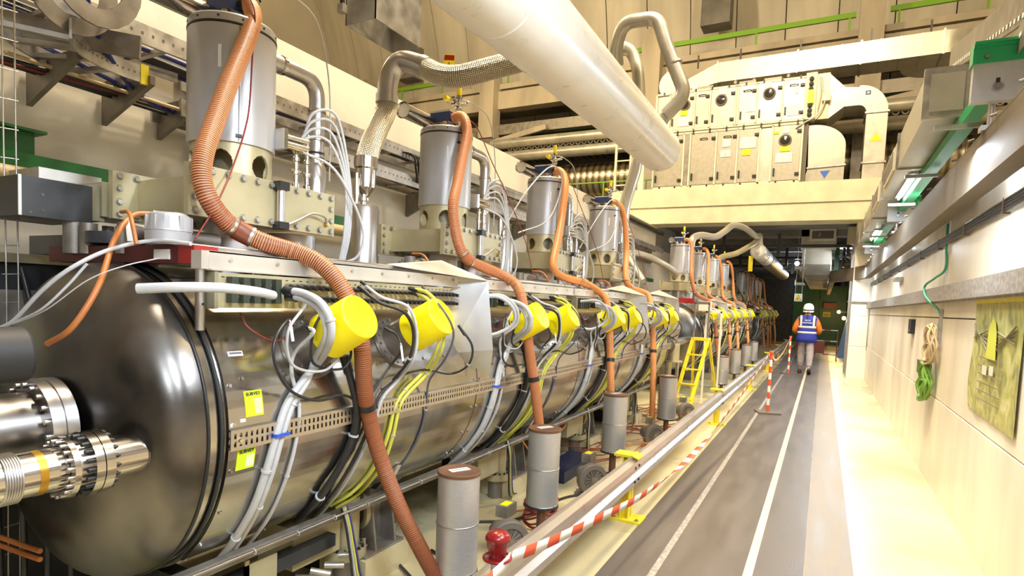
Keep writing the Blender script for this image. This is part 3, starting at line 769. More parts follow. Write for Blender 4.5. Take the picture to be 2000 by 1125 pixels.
MB().box(.956, .9572, 4.60, 4.70, 1.20, 1.26).box(.956, .9572, 4.76, 4.88, 1.19, 1.25).build('printed_plates', 'cream', g)

# ---- cable ladders on the left wall
def ladder_tray(name, lab, x0, x1, z, y0, y1, step=.45, cat='cable ladder', mt='galv'):
    g = thing(name, ((x0+x1)/2, (y0+y1)/2, z), lab, cat)
    for x in (x0, x1):
        b = MB(); b.box(x-.012, x+.012, y0, y1, z, z+.11); b.build('side_rail', mt, g)
    b = MB()
    for k in range(int((y1-y0)/.06)):
        y = y0+.03+.06*k; b.box(x1+.0125, x1+.014, y, y+.012, z+.05, z+.065)
    b.build('rail_holes', 'grille', g)
    for k in range(int((y1-y0)/step)):
        y = y0+.15+step*k; MB().box(x0, x1, y, y+.035, z+.01, z+.035).build('rung', mt, g)
    return g
ladder_tray('cable_ladder', 'upper cable ladder along the left shielding wall', -4.12, -3.82, 2.93, 2.6, 15.5)
ladder_tray('cable_ladder', 'lower cable ladder along the left shielding wall', -4.12, -3.80, 2.66, 2.4, 15.5)
random.seed(5)
for k in range(6):
    o = MB().tube([(-4.05+.035*k+random.uniform(-.02, .02), y, 2.99+.02*math.sin(y*2+k)) for y in [1.5+1.4*i for i in range(11)]], .013, 6, res=3).build('tray_cable', 'cabk' if k % 3 else 'cabb')
    tag(o, '%s cable lying along the upper cable ladder, %s from the wall' % ('black' if k % 3 else 'dark blue', ['first', 'second', 'third', 'fourth', 'fifth', 'sixth'][k]), 'cable')
for k in range(5):
    o = MB().tube([(-4.02+.04*k+random.uniform(-.02, .02), y, 2.72+.02*math.sin(y*2+k)) for y in [1.5+1.4*i for i in range(11)]], .012, 6, res=3).build('tray_cable', ['cabk', 'cabk', 'cabr', 'cabk', 'tan'][k])
    tag(o, '%s cable lying along the lower cable ladder, %s from the wall' % (['black', 'black', 'red', 'black', 'tan'][k], ['first', 'second', 'third', 'fourth', 'fifth'][k]), 'cable')
for k in range(4):
    o = MB().tube([(-3.95, 4.6+.04*k, 2.98), (-3.74, 4.75+.05*k, 2.96), (-3.72, 4.8+.05*k, 2.82), (-3.78, 4.9+.05*k, 2.72), (-3.95, 5.1+.05*k, 2.72)], .012, 6).build('looped_cable', 'cabk')
    tag(o, 'black cable looping from the upper to the lower ladder, %s from the camera' % KN[k], 'cable')
for i, y in enumerate((2.7, 5.2, 7.7, 10.2, 12.7)):
    b = MB(); b.prism([(-4.16, y, 2.42), (-4.16, y, 2.66), (-3.78, y, 2.66), (-3.78, y, 2.60)], (0, .05, 0))
    tag(b.build('tray_bracket', 'galvd'), 'triangular bracket under the wall cable ladders, %s one from the camera' % ['first', 'second', 'third', 'fourth', 'fifth'][i], 'bracket')
# curved ladder at the top left
def arc_ladder(lab, c, r, a0, a1, x0, x1, mt='galv', name='curved_cable_ladder', cap=False, nr=5):
    """ladder bend in the horizontal plane around the centre c"""
    g = thing(name, (c[0], c[1], c[2]), lab, 'cable ladder'); n = 20
    for rr in (r, r+x1):
        pts = [(c[0]+rr*math.cos(math.radians(a0+(a1-a0)*i/n)), c[1]+rr*math.sin(math.radians(a0+(a1-a0)*i/n)), c[2]+.05) for i in range(n+1)]
        s_ = MB().strip(pts, [(0, 0, 1)]*(n+1), .10, .012).build('side_rail', mt, g)
        if rr == r:
            b = MB()
            for p in pts[1:-1]: d = (Vector(p)-Vector((c[0], c[1], p[2]))).normalized(); b.cyl(Vector(p)-d*.0065, Vector(p)-d*.0075, .006, 8)
            b.build('punched_holes', 'grille', s_)
        if cap:
            p, q = Vector(pts[-2]), Vector(pts[-1]); MB().bar(p, q+(q-p)*.3, .02, .115).build('end_cap', 'yelp', s_)
    for k in range(nr):
        a = math.radians(a0+(a1-a0)*(k+.5)/nr); MB().bar((c[0]+r*math.cos(a), c[1]+r*math.sin(a), c[2]+.02), (c[0]+(r+x1)*math.cos(a), c[1]+(r+x1)*math.sin(a), c[2]+.02), .035, .025).build('rung', mt, g)
    return g
arc_ladder('curved perforated ladder rail with a yellow end cap at the top left', (-3.2, 2.03, 2.75), .49, 248, 170, 0, .30, cap=True)
g = ladder_tray('cable_ladder', 'short cable ladder entering at the top left edge', -4.0, -3.56, 2.93, .6, 2.5, .28)
b = MB(); b.bar((-4.05, 1.35, 2.9), (-3.45, 1.95, 2.86), .03, .12); tag(b.build('crossing_bracket', 'galvd'), 'thick steel arm crossing under the ladders at the top left corner', 'bracket')
g = thing('ladder_hoop', (-3.3, 1.65, 2.83), 'upright round ladder bend above the curved ladder at the top left', 'cable ladder')
n = 24
for x in (-3.42, -3.2):
    P = [(x, 1.60+.17*math.cos(t), 3.03+.2*math.sin(t)) for t in [2*PI*i/n for i in range(n+1)]]
    MB().strip(P, [(0, p[1]-1.6, p[2]-3.03) for p in P], .085, .012).build('hoop_rail', 'galvd', g)
b = MB(); b.bar((-3.42, 1.45, 2.93), (-3.2, 1.45, 2.93), .03, .03).bar((-3.42, 1.75, 2.94), (-3.2, 1.75, 2.94), .03, .03); b.build('rung', 'galvd', g)
for i, pts in enumerate(([(-3.3, 1.6, 3.1), (-3.5, 1.72, 2.95), (-3.7, 1.95, 2.8), (-3.9, 2.25, 2.72), (-4.0, 2.6, 2.72)], [(-3.95, 1.9, 3.02), (-3.7, 2.2, 2.96), (-3.75, 2.6, 2.96), (-3.9, 3.2, 2.96)], [(-3.98, 1.0, 2.9), (-3.9, 1.5, 2.86), (-3.85, 1.8, 2.80), (-3.95, 2.4, 2.72)])):
    tag(MB().tube(pts, .016, 8).build('blue_cable', 'cabb'), ['dark blue cable dropping through the curved ladder', 'dark blue cable along the short upper ladder', 'dark blue cable entering low at the top left edge'][i], 'cable')
for i, y in enumerate((2.1, 2.45, 1.7)):
    b = MB(); b.prism([(-4.14, y, 2.55), (-4.14, y, 2.78), (-3.65, y+.02, 2.80), (-3.65, y+.02, 2.75)], (0, .03, 0))
    tag(b.build('cantilever_bracket', 'galvd'), ['tapered steel bracket under the curved ladder, beside the yellow end cap', 'tapered steel bracket next to the largest drum at the upper left', 'tapered steel bracket nearest the left edge'][i], 'bracket')
# green beam and pale pipe at the left wall
g = thing('green_wall_beam', (-3.95, 3, 2.14), 'green beam along the left wall behind the black box', 'beam')
b = MB(); b.box(-4.0, -3.9, .3, 15, 2.15, 2.235); b.build('beam', 'green', g)
MB().box(-4.05, -3.95, 1.5, 1.66, 2.24, 2.36).box(-4.1, -3.9, 1.46, 1.70, 2.36, 2.375).build('stub', 'green', g)
tag(MB().cyl((-3.85, .2, 2.10), (-3.85, 14, 2.10), .05, 14).build('pale_pipe', 'tan'), 'pale yellow pipe below the green beam on the left wall', 'pipe')
g = thing('wire_mesh_tray', (-2.9, 1.13, 0), 'upright wire mesh cable tray at the left edge', 'cable tray')
for y in (1.115, 1.155): MB().tube([(-2.9, y, .2), (-2.895, y+.004, 1.2), (-2.9, y, 2.2), (-2.9, y, 2.8)], .003, 6).build('upright_wire', 'galv', g)
b = MB()
for k in range(22): b.cyl((-2.9, 1.105, .3+.115*k), (-2.9, 1.165, .3+.115*k+.004), .0022, 6)
b.build('cross_wires', 'galv', g)

# =================================================================== one vessel (accelerating module)
Y0, Y1 = 1.24, 7.86
def vessel(dy, lab):
    g = thing('steel_vessel', (TX, Y0+dy, TZ-TR), lab, 'vessel')
    a, c_ = Y0+dy, Y1+dy
    MB().lathe([(TR-.012, a), (TR-.012, a+.07), (TR, a+.072), (TR, c_-.07), (TR-.012, c_-.068), (TR-.012, c_)], (TX, 0, TZ), (0, 1, 0), 96).build('shell', 'steel', g)
    # dished end
    D = [((TR-.005)*math.sin(k/14*PI/2), .24*math.cos(k/14*PI/2)**.72 if k < 14 else 0) for k in range(15)]
    MB().lathe([(r_, a-o_) for r_, o_ in D], (TX, 0, TZ), (0, 1, 0), 96, sharp=2).build('dished_end', 'domest', g)
    MB().lathe([(r_, c_+o_) for r_, o_ in D][::-1], (TX, 0, TZ), (0, 1, 0), 96, sharp=2).build('dished_end', 'domest', g)
    b = MB(); b.torus((TX, a, TZ), (0, 1, 0), TR-.004, .006, 96, 8); b.build('weld_ring', 'black', g)
    b = MB(); b.torus((TX, a+.05, TZ), (0, 1, 0), TR-.004, .0065, 96, 8); b.build('rubber_band', 'rubber', g)
    for i in range(4):
        y = a+.07+PITCH*i-(.0 if i == 0 else .0); y2 = y+PITCH-.02
        p = MB().curved(TR+.0005, y, min(y2, c_-.08), -66, 21, 30).build('cover_plate', 'steel', g)
        q = MB().curved(TR+.0005, y, min(y2, c_-.08), 66, 114, 14).build('top_plate', 'steel', g)
        b = MB()
        for ang in (-60, -45, -28, -12, 4, 17):
            for yy in (y+.018, y2-.02):
                n_ = Vector((math.cos(math.radians(ang)), 0, math.sin(math.radians(ang)))); b.bolt(Vector((TX, yy, TZ))+n_*(TR+.004), n_, .0065, .007)
        for k in range(9):
            yy = y+.07+k*.18
            for ang in (19, -64):
                n_ = Vector((math.cos(math.radians(ang)), 0, math.sin(math.radians(ang)))); b.bolt(Vector((TX, yy, TZ))+n_*(TR+.004), n_, .0065, .007)
        b.build('plate_bolts', 'sat', p)
    return g
VL = ['huge polished steel vessel filling the left foreground', 'second steel vessel along the row, behind the yellow stepladder', 'far steel vessel whose dark round end shows beside the guard rail']
V1 = vessel(0, VL[0])
for m in (1, 2): rep(V1, MODS[m], VL[m])
# stickers on the nearest vessel
def survey(y, a0, a1, idx):
    nr = TR+.005
    s_ = MB().curved(nr, y, y+.075, a0, a1, 4, .001).build('survey_sticker', 'lime', V1, 'lime green sticker reading SURVEY')
    am = math.radians(a1-1.2); n_ = Vector((math.cos(am), 0, math.sin(am))); t_ = Vector((-math.sin(am), 0, math.cos(am)))
    text_mesh('sticker_lettering', 'SURVEY', .0175, Vector((TX, y+.037, TZ))+n_*(nr+.003), (0, 1, 0), t_, 'ink', s_)
    b = MB()
    for r in range(8):
        aa = a0+.8+(a1-a0-3.5)*r/8
        for c in range(4):
            b.curved(nr+.0012, y+.040+.008*c, y+.0455+.008*c, aa, aa+.45, 1, .0003)
    b.build('table_marks', 'paper', s_)
    b = MB()
    for r in range(7): aa = a0+.8+(a1-a0-3.5)*r/7; b.curved(nr+.0012, y+.006, y+.03-.004*(r % 3), aa, aa+.12, 1, .0003)
    b.build('faint_lines', 'inkg', s_)
survey(1.378, 5.8, 14.6, 0); survey(1.345, -12.2, -4.6, 1)
MB().curved(TR+.005, 1.315, 1.334, 3.4, 4.6, 1, .001).curved(TR+.005, 1.355, 1.376, 4.4, 5.5, 1, .001).build('small_label', 'paper', V1)
l_ = MB().curved(TR+.001, 1.355, 1.415, 27.2, 29.0, 1, .001).build('barcode_label', 'paper', V1)
MB().curved(TR+.0025, 1.36, 1.41, 27.9, 28.6, 1, .0004).build('barcode', 'cabg', l_)
MB().box(-2.62, -2.55, 1.08, 1.085, 1.42, 1.455).build('dome_sticker', 'lime', V1, 'small green sticker on the dark end')

# perforated strips
def strip(y0, y1, m):
    g = thing('perforated_strip', (-1.77, y0, .985), '', 'cable tray'); x = -1.770
    b = MB(); z0, z1 = .985, 1.058
    for za, zb in ((z0, z0+.013), ((z0+z1)/2-.005, (z0+z1)/2+.005), (z1-.013, z1)): b.box(x, x+.003, y0, y1, za, zb)
    n = int((y1-y0)/.022)
    for k in range(n+1): yy = y0+(y1-y0)*k/n; b.box(x, x+.003, yy-.0065, yy+.0065, z0, z1)
    b.box(x-.02, x, y0, y1, z1-.003, z1).box(x-.02, x, y0, y1, z0, z0+.003)
    b.build('strip', 'sat', g)
    for yy in (y0+.03, y1-.05):
        b = MB(); b.lathe([(.0, 0), (.013, 0), (.013, .004), (.008, .004)], (x, yy, 1.018), (1, 0, 0), 16); b.bolt((x+.003, yy, 1.018), (1, 0, 0), .006, .006); b.build('fixing_screw', 'pol', g)
    return g
sp = strip(1.31, 2.945, 0)
SL = ['first length of slotted metal strip, beside the green stickers', 'second length of slotted metal strip, from the sheet metal hood on', 'third length of slotted metal strip along the nearest vessel', 'fourth length of slotted metal strip along the nearest vessel']
for m in range(3):
    for k in range(4):
        lab = SL[k] if m == 0 else '%s slotted metal strip along the %s vessel' % (KN[k], VN[m])
        if m == 0 and k == 0: sp['label'] = lab
        else: rep(sp, MODS[m]+PITCH*k, lab, None if m == 0 else 'slotted strips on the %s vessel' % VN[m])

# ports with yellow caps
th = math.radians(28); PD = Vector((math.cos(th), 0, math.sin(th)))
def port(y):
    g = thing('capped_port', (TX+.6*PD.x, y, TZ+.6*PD.z), '', 'port'); c = Vector((TX, y, TZ))
    b = MB(); b.lathe([(.116, .57), (.130, .60), (.130, .614), (.092, .616), (.089, .76), (.089, .775), (.07, .775)], c, PD, 44); b.build('port_flange', 'portst', g)
    b = MB()
    e1 = PD.cross(Vector((0, 1, 0))).normalized()
    for k in range(16):
        a = 2*PI*k/16; d = Vector((0, 1, 0))*math.cos(a)+e1*math.sin(a); b.bolt(c+PD*.614+d*.113, PD, .006, .009)
    b.build('flange_bolts', 'galvd', g)
    b = MB(); b.lathe([(.092, .735), (.097, .735), (.0925, .91), (.091, .916), (.086, .9195), (.083, .92), (0, .92)], c, PD, 56, sharp=.55); b.build('yellow_cap', 'yellow', g)
    b = MB(); b.cyl(c+PD*.76+Vector((0, .10, -.035)), c+PD*.80+Vector((0, .10, -.035)), .011, 10).cyl(c+PD*.80+Vector((0, .10, -.035)), c+PD*.84+Vector((0, .10, -.035)), .007, 8); b.build('side_fitting', 'brass', g)
    return g
pa = port(1.72); pb = port(2.27)
for m in range(3):
    for k in range(4):
        for j, p in enumerate((pa, pb)):
            if m == 0: lab = 'yellow capped port number %s along the nearest vessel, counted from the camera' % ['one', 'two', 'three', 'four', 'five', 'six', 'seven', 'eight'][2*k+j]; gr = None
            else: lab = '%s yellow capped port of the %s cavity on the %s vessel' % (['nearer', 'farther'][j], KN[k], VN[m]); gr = 'yellow capped ports on the %s vessel' % VN[m]
            if m == 0 and k == 0: p['label'] = ['big yellow cap beside the ribbed hose, nearest of all', 'second big yellow cap, in front of the sheet metal hood'][j]
            else: rep(p, MODS[m]+PITCH*k, lab, gr)

# connector box and top channel per cavity pair
def panel(y0, y1):
    g = thing('connector_box', (-1.86, y0, 1.47), '', 'connector box'); x = -1.835
    MB().box(x-.09, x, y0, y1, 1.478, 1.60).build('case', 'beige', g)
    b = MB().box(x-.08, x+.001, y0-.002, y0+.012, 1.475, 1.603); b.build('end_bracket', 'olive', g)
    random.seed(11)
    n = int((y1-y0)/.034)
    for k in range(5):
        y = y0+.055+.046*k
        q = MB().box(x, x+.030, y-.012, y+.014, 1.497, 1.588).build('socket_block', 'sockdark', g)
        b = MB()
        for z in (1.565, 1.52): b.cyl((x, y+.024, z), (x+.012, y+.024, z), .0075, 10)
        b.build('block_screws', 'sat', q)
    for row, z in ((0, 1.565), (1, 1.518)):
        b = MB(); c = MB()
        for k in range(8, n): y = y0+.03+.034*k; b.cyl((x, y, z), (x+.020, y, z), .0115, 12); c.cyl((x+.018, y, z), (x+.05, y+.006, z-.006), .0085, 8)
        b.build('socket_row', 'galvd', g); c.build('plug_row', 'black', g)
    b = MB()
    for k in range(n): y = y0+.03+.034*k; b.box(x, x+.0006, y-.006, y+.006, 1.584, 1.588)
    b.build('printed_marks', 'ink', g)
    return g
p0 = panel(1.285, 2.72)
def channel(y0, y1):
    g = thing('top_channel', (-1.88, y0, 1.60), '', 'channel')
    b = MB(); b.box(-1.86, -1.845, y0, y1, 1.612, 1.672).box(-1.97, -1.845, y0, y1, 1.667, 1.673).box(-1.86, -1.83, y0, y1, 1.606, 1.612); b.build('channel_section', 'alu', g)
    b = MB()
    for k in range(int((y1-y0)/.2)): b.bolt((-1.845, y0+.08+.2*k, 1.645), (1, 0, 0), .006, .004)
    b.build('screws', 'galv', g)
    MB().cyl((-1.94, y0-.02, 1.685), (-1.94, y1, 1.685), .013, 10).build('tube_rail', 'sat', g)
    return g
c0 = channel(1.27, 2.89)
for m in range(3):
    for k in range(4):
        if m == 0:
            l1 = 'connector box with plugs under the bright channel, %s from the camera' % KN[k]; l2 = 'bright aluminium channel above the connector boxes, %s length' % KN[k]; g1 = g2 = None
        else:
            l1 = '%s connector box on the flank of the %s vessel' % (KN[k], VN[m]); l2 = '%s bright channel length along the top of the %s vessel' % (KN[k], VN[m]); g1 = 'connector boxes of the %s vessel' % VN[m]; g2 = 'channels of the %s vessel' % VN[m]
        if m == 0 and k == 0: p0['label'] = l1; c0['label'] = l2
        else: rep(p0, MODS[m]+PITCH*k, l1, g1); rep(c0, MODS[m]+PITCH*k, l2, g2)
g = thing('channel_post', (-1.88, 1.265, 1.39), 'short bright upright tube at the near end of the aluminium channel', 'post')
MB().cyl((-1.88, 1.262, 1.40), (-1.88, 1.262, 1.61), .016, 16).build('tube', 'sat', g)
MB().box(-1.905, -1.85, 1.245, 1.285, 1.61, 1.672).build('end_block', 'alu', g); MB().cyl((-1.865, 1.262, 1.49), (-1.8635, 1.262, 1.49), .005, 10).build('hole', 'black', g)
# sheet metal hoods
def hood(y, s_=1.):
    g = thing('sheet_metal_hood', (-1.75, y, 1.1), '', 'hood'); b = MB()
    P = [(-1.93, y, 1.75), (-1.70, y+.14, 1.648), (-1.65, y+.14, 1.258), (-1.87, y+.01, 1.228)]
    b.prism(P, (-.004, .008, 0)); b.build('front_sheet', 'hood', g)
    b = MB(); b.prism([(-1.87, y+.01, 1.228), (-1.65, y+.14, 1.258), (-1.70, y+.20, 1.10)], (-.004, .008, 0)).prism([P[1], P[2], (-1.68, y+.19, 1.258), (-1.73, y+.19, 1.65)], (-.004, -.002, 0)); b.build('folded_edges', 'hood', g)
    b = MB(); b.prism([(-1.97, y-.42, 1.70), (-1.85, y-.42, 1.685), (-1.70, y+.13, 1.65), (-1.93, y, 1.752)], (0, 0, .004)); b.build('sloping_cover', 'alu', g)
    return g
h0 = hood(2.75)
for m, y, lab in ((0, 6.15, 'smaller sheet metal hood behind the fifth yellow cap'), (0, 7.75, 'upright sheet metal plate at the far end of the nearest vessel'), (9, 12.2, 'sheet metal hood on the second vessel'), (9, 15.2, 'last sheet metal hood on the second vessel')):
    c = rep(h0, y-2.75, lab)
h0['label'] = 'large bright folded sheet metal hood beside the second yellow cap'

# ---- coupler with its drum on top (one per cavity)
CX = -2.365
def coupler(y):
    g = thing('coupler_drum', (CX, y, 2.0), '', 'drum'); c = (CX, y, 0); r = .178
    b = MB(); b.lathe([(0, 2.16), (r, 2.16), (r, 2.635), (r-.004, 2.637)], c, (0, 0, 1), 56); b.build('drum_shell', 'drum', g)
    b = MB(); b.lathe([(r+.002, 2.637), (r+.002, 2.645), (r, 2.645)], c, (0, 0, 1), 56); b.build('seal', 'black', g)
    l_ = MB().lathe([(r, 2.645), (r, 2.675), (r-.006, 2.682), (0, 2.685)], c, (0, 0, 1), 56).build('drum_lid', 'drum', g)
    b = MB()
    for k in range(12):
        a = 2*PI*k/12+.1; d = Vector((math.cos(a), math.sin(a), 0)); b.bolt(Vector((CX, y, 2.661))+d*r, d, .004, .002)
    b.build('lid_screws', 'black', l_)
    a = math.radians(-28); d = Vector((math.cos(a), math.sin(a), 0)); t = Vector((-d.y, d.x, 0))
    MB().obox(Vector((CX, y, 2.40))+d*r, d, t, (0, 0, 1), .001, .0012, .236).build('shell_seam', 'black', g)
    b = MB()
    for z in (2.575, 2.185): b.obox(Vector((CX, y, z))+d*(r+.004), d, t, (0, 0, 1), .005, .012, .006)
    b.build('seam_clips', 'black', g)
    a2 = math.radians(-52); d2 = Vector((math.cos(a2), math.sin(a2), 0)); t2 = Vector((-d2.y, d2.x, 0))
    MB().obox(Vector((CX, y, 2.50))+d2*(r+.001), d2, t2, (0, 0, 1), .0015, .006, .045).build('scale_plate', 'paper', g)
    # skirt with round windows: ring of posts around open arches
    b = MB(); R1, R0 = r-.012, r-.022; z0, z1 = 2.0, 2.16; NW = 6; n = 150
    def hole(a, z):
        q = (a*NW/(2*PI)+.35) % 1-.5; dx = q*2*PI/NW*R1; return (dx/.047)**2+((z-2.075)/.052)**2 < 1
    nz = 40; vs = []; fs = []
    for rr in (R1, R0):
        for j in range(nz+1):
            for i in range(n*2):
                aa = 2*PI*i/(n*2); vs.append((CX+rr*math.cos(aa), y+rr*math.sin(aa), z0+(z1-z0)*j/nz))
    N2 = n*2; W = (nz+1)*N2
    H = [[hole(2*PI*(i+.5)/N2, z0+(z1-z0)*(j+.5)/nz) for i in range(N2)] for j in range(nz)]
    for j in range(nz):
        for i in range(N2):
            if H[j][i]: continue
            i2 = (i+1) % N2; a_ = j*N2
            fs.append((a_+i, a_+i2, a_+N2+i2, a_+N2+i)); fs.append((W+a_+i2, W+a_+i, W+a_+N2+i, W+a_+N2+i2))
            if H[j][(i+1) % N2]: fs.append((a_+i2, W+a_+i2, W+a_+N2+i2, a_+N2+i2))
            if H[j][i-1]: fs.append((a_+i, a_+N2+i, W+a_+N2+i, W+a_+i))
            if j+1 < nz and H[j+1][i]: fs.append((a_+N2+i, a_+N2+i2, W+a_+N2+i2, W+a_+N2+i))
            if j and H[j-1][i]: fs.append((a_+i, W+a_+i, W+a_+i2, a_+i2))
    b.add(vs, fs, False); sk = b.build('skirt', 'beige', g)
    MB().lathe([(.085, 2.0), (.085, 2.16)], c, (0, 0, 1), 28).build('inner_bellows', 'olive', sk)
    # stubs, blue box
    b = MB()
    for dx, dyy in ((-.06, -.03), (.02, -.05), (.045, .04)): b.cyl((CX+dx, y+dyy, 2.68), (CX+dx, y+dyy, 2.735), .018, 12)
    b.build('brass_stub', 'brass', g)
    MB().box(CX-.10, CX+.06, y-.06, y+.05, 2.735, 2.80).box(CX-.102, CX+.062, y-.062, y+.052, 2.80, 2.812, 1).build('blue_box', ['blue', 'white'], g)
    b = MB(); b.cyl((CX+.06, y, 2.765), (CX+.085, y, 2.77), .028, 16); b.build('hose_clamp', 'black', g)
    b = MB(); b.cyl((CX+.045, y, 2.765), (CX+.065, y, 2.765), .026, 16); b.build('hose_collar', 'brass', g)
    return g
def horn(y):
    b = MB(); b.lathe([(0, .012), (.044, .012), (.050, .004), (.053, 0), (.053, .006), (.046, .02), (.044, .30), (0, .30)], (CX-.09, y-.37, 2.73), (0, 1, 0), 28)
    return tag(b.build('open_steel_pipe', 'pol'), '', 'pipe')
def valves(y):
    g = thing('relief_valve', (CX+.04, y+.06, 2.69), '', 'valve'); x, yy = CX+.03, y+.09
    b = MB(); b.cyl((x, yy, 2.69), (x, yy, 2.95), .016, 14).lathe([(.022, 0), (.026, .01), (.026, .03), (.018, .04)], (x, yy, 2.84), (0, 0, 1), 14)
    b.lathe([(.02, 0), (.028, .004), (.028, .014), (.02, .018)], (x, yy, 2.93), (0, 0, 1), 14).cyl((x, yy-.12, 2.885), (x, yy+.02, 2.885), .013, 12)
    b.lathe([(.018, 0), (.024, .004), (.024, .016), (.016, .02)], (x, yy-.07, 2.885), (0, 1, 0), 12).sphere((x, yy, 2.885), .026, 14, 8)
    b.cyl((x, yy, 2.885), (x+.05, yy+.04, 2.90), .010, 10).sphere((x+.05, yy+.04, 2.905), .014, 10, 6)
    b.build('valve_body', 'pol', g)
    MB().cyl((x, yy-.17, 2.885), (x, yy-.11, 2.885), .018, 8).build('yellow_nut', 'yelp', g); MB().cyl((x, yy-.13, 2.885), (x, yy-.108, 2.885), .022, 14).build('collar', 'pol', g)
    MB().cyl((x, yy, 2.95), (x, yy, 3.02), .018, 8).build('yellow_nut', 'yelp', g)
    return g
def elbow(y):
    g = thing('elbow_pipe', (CX+.05, y+.42, 2.0), '', 'pipe'); x = CX+.06
    b = MB(); b.tube(fillet([(x, y+.10, 2.595), (x, y+.43, 2.595), (x, y+.43, 2.0)], .10, 10), .038, 24, raw=True); b.build('bent_pipe', 'sat', g)
    b = MB()
    for z in (2.44, 2.30): b.lathe([(.039, 0), (.045, .003), (.045, .015), (.039, .018)], (x, y+.43, z), (0, 0, 1), 24)
    b.lathe([(.039, 0), (.043, .003), (.043, .02), (.039, .023)], (x, y+.20, 2.595), (0, 1, 0), 24); b.build('pipe_collars', 'pol', g)
    b = MB(); b.lathe([(.05, 2.0), (.05, 2.17), (.04, 2.19)], (x, y+.43, 0), (0, 0, 1), 24); b.build('lower_sleeve', 'sat', g)
    b = MB(); b.lathe([(.040, 0), (.041, 0), (.041, .01), (.04, .01)], (x, y+.43, 2.235), (0, 0, 1), 24).lathe([(.040, 0), (.041, 0), (.041, .01), (.04, .01)], (x, y+.43, 2.21), (0, 0, 1), 24); b.build('black_bands', 'black', g)
    return g
def fittings(y):
    g = thing('gas_fittings', (CX+.1, y+.25, 2.0), '', 'valve')
    b = MB()
    for dyy, h in ((.235, .22), (.30, .30)):
        x, yy = CX+.14, y+dyy
        b.cyl((x, yy, 2.0), (x, yy, 2.0+h), .010, 12)
        for zz in (.03, .09, .15, h-.03): b.lathe([(.010, 0), (.017, .004), (.017, .02), (.010, .024)], (x, yy, 2.0+zz), (0, 0, 1), 12)
        b.cyl((x, yy-.03, 2.11), (x, yy+.03, 2.11), .007, 8)
    b.build('fitting_column', 'pol', g)
    b = MB(); 
    for k, (dz, dx) in enumerate(((0, 0), (.03, .0), (0, .03), (.03, .03))): b.cyl((CX+.15+dx, y+.13, 2.21+dz), (CX+.18+dx, y+.24, 2.205+dz), .013, 10)
    b.box(CX+.13, CX+.20, y+.115, y+.135, 2.18, 2.27); b.build('plug_cluster', 'pol', g)
    return g
def waveguide(y):
    g = thing('waveguide_box', (CX, y, 1.8), '', 'waveguide'); XB = -2.10; XA = -2.63
    z0, z1 = 1.84, 1.985
    b = MB(); b.box(XA+.03, XB-.03, y-.27, y+.33, z0, z1); b.build('box_section', 'beige', g)
    for x0, x1 in ((XB-.028, XB), (XA, XA+.03)):
        p = MB().box(x0, x1, y-.37, y+.36, 1.815, 2.01).build('flange_plate', 'beige', g)
        b = MB(); x = x1; n = 11
        for k in range(n):
            yy = y-.345+.68*k/(n-1)
            for z in (1.835, 1.99): b.bolt((x, yy, z), (1, 0, 0), .0105, .012)
        for yy in (y-.345, y+.335):
            for z in (1.885, 1.94): b.bolt((x, yy, z), (1, 0, 0), .0105, .012)
        b.build('plate_bolts', 'galv', p)
    b = MB(); b.cyl((CX, y, 1.63), (CX, y, 1.84), .11, 32).lathe([(.11, 0), (.14, 0), (.14, .03), (.11, .03)], (CX, y, 1.72), (0, 0, 1), 32); b.build('lower_neck', 'sat', g)
    b = MB(); b.cyl((CX+.05, y+.29, 1.63), (CX+.05, y+.29, 1.815), .115, 36); b.build('side_drum', 'sat', g)
    gs = MB().cyl((XB+.02, y+.03, 1.835), (XB+.02, y+.03, 1.975), .017, 16).build('gauge_tube', 'sat', g)
    MB().box(XB, XB+.045, y+.005, y+.055, 1.975, 2.01).box(XB, XB+.045, y+.005, y+.055, 1.81, 1.84).build('gauge_ends', 'black', gs)
    b = MB(); b.tube([(XB+.02, y+.06, 1.83), (XB+.03, y+.12, 1.86), (XB+.03, y+.2, 1.90), (XB+.03, y+.27, 1.895), (XB+.01, y+.30, 1.87)], .005, 8); b.build('bent_line', 'galv', g)
    b = MB(); b.bolt((XB, y+.30, 1.865), (1, 0, 0), .009, .025); b.build('line_fitting', 'brass', g)
    return g
def gas_can(y):
    g = thing('steel_cylinder', (-2.35, y, 1.66), '', 'cylinder'); c = (-2.35, y, 0)
    MB().lathe([(0, 1.66), (.088, 1.66), (.088, 2.03), (.08, 2.045), (0, 2.047)], c, (0, 0, 1), 36, sharp=.9).build('cylinder_body', 'sat', g)
    b = MB(); b.lathe([(.018, 2.045), (.018, 2.07), (.032, 2.072), (.032, 2.09), (.018, 2.092), (.018, 2.11)], c, (0, 0, 1), 20).cyl((-2.35, y-.06, 2.04), (-2.35, y-.06, 2.10), .012, 12).cyl((-2.35, y-.06, 2.10), (-2.35, y-.06, 2.19), .018, 12).cyl((-2.35, y-.06, 2.19), (-2.35, y-.06, 2.22), .010, 12)
    b.build('top_fittings', 'pol', g)
    return g
yk = 1.73
UN = [(coupler, 'coupler drum standing on its waveguide box', 'coupler drum', 0), (waveguide, 'beige bolted waveguide box', 'waveguide', 0), (gas_can, 'slim satin steel cylinder', 'cylinder', .83),
      (elbow, 'steel elbow pipe', 'pipe', 0), (fittings, 'cluster of small gas fittings', 'fittings', 0), (valves, 'relief valve with yellow nut', 'valve', 0), (horn, 'short open ended steel pipe', 'pipe', 0)]
WHICH = ['coupler drum nearest the camera', 'second coupler drum', 'third coupler drum', 'fourth coupler drum']
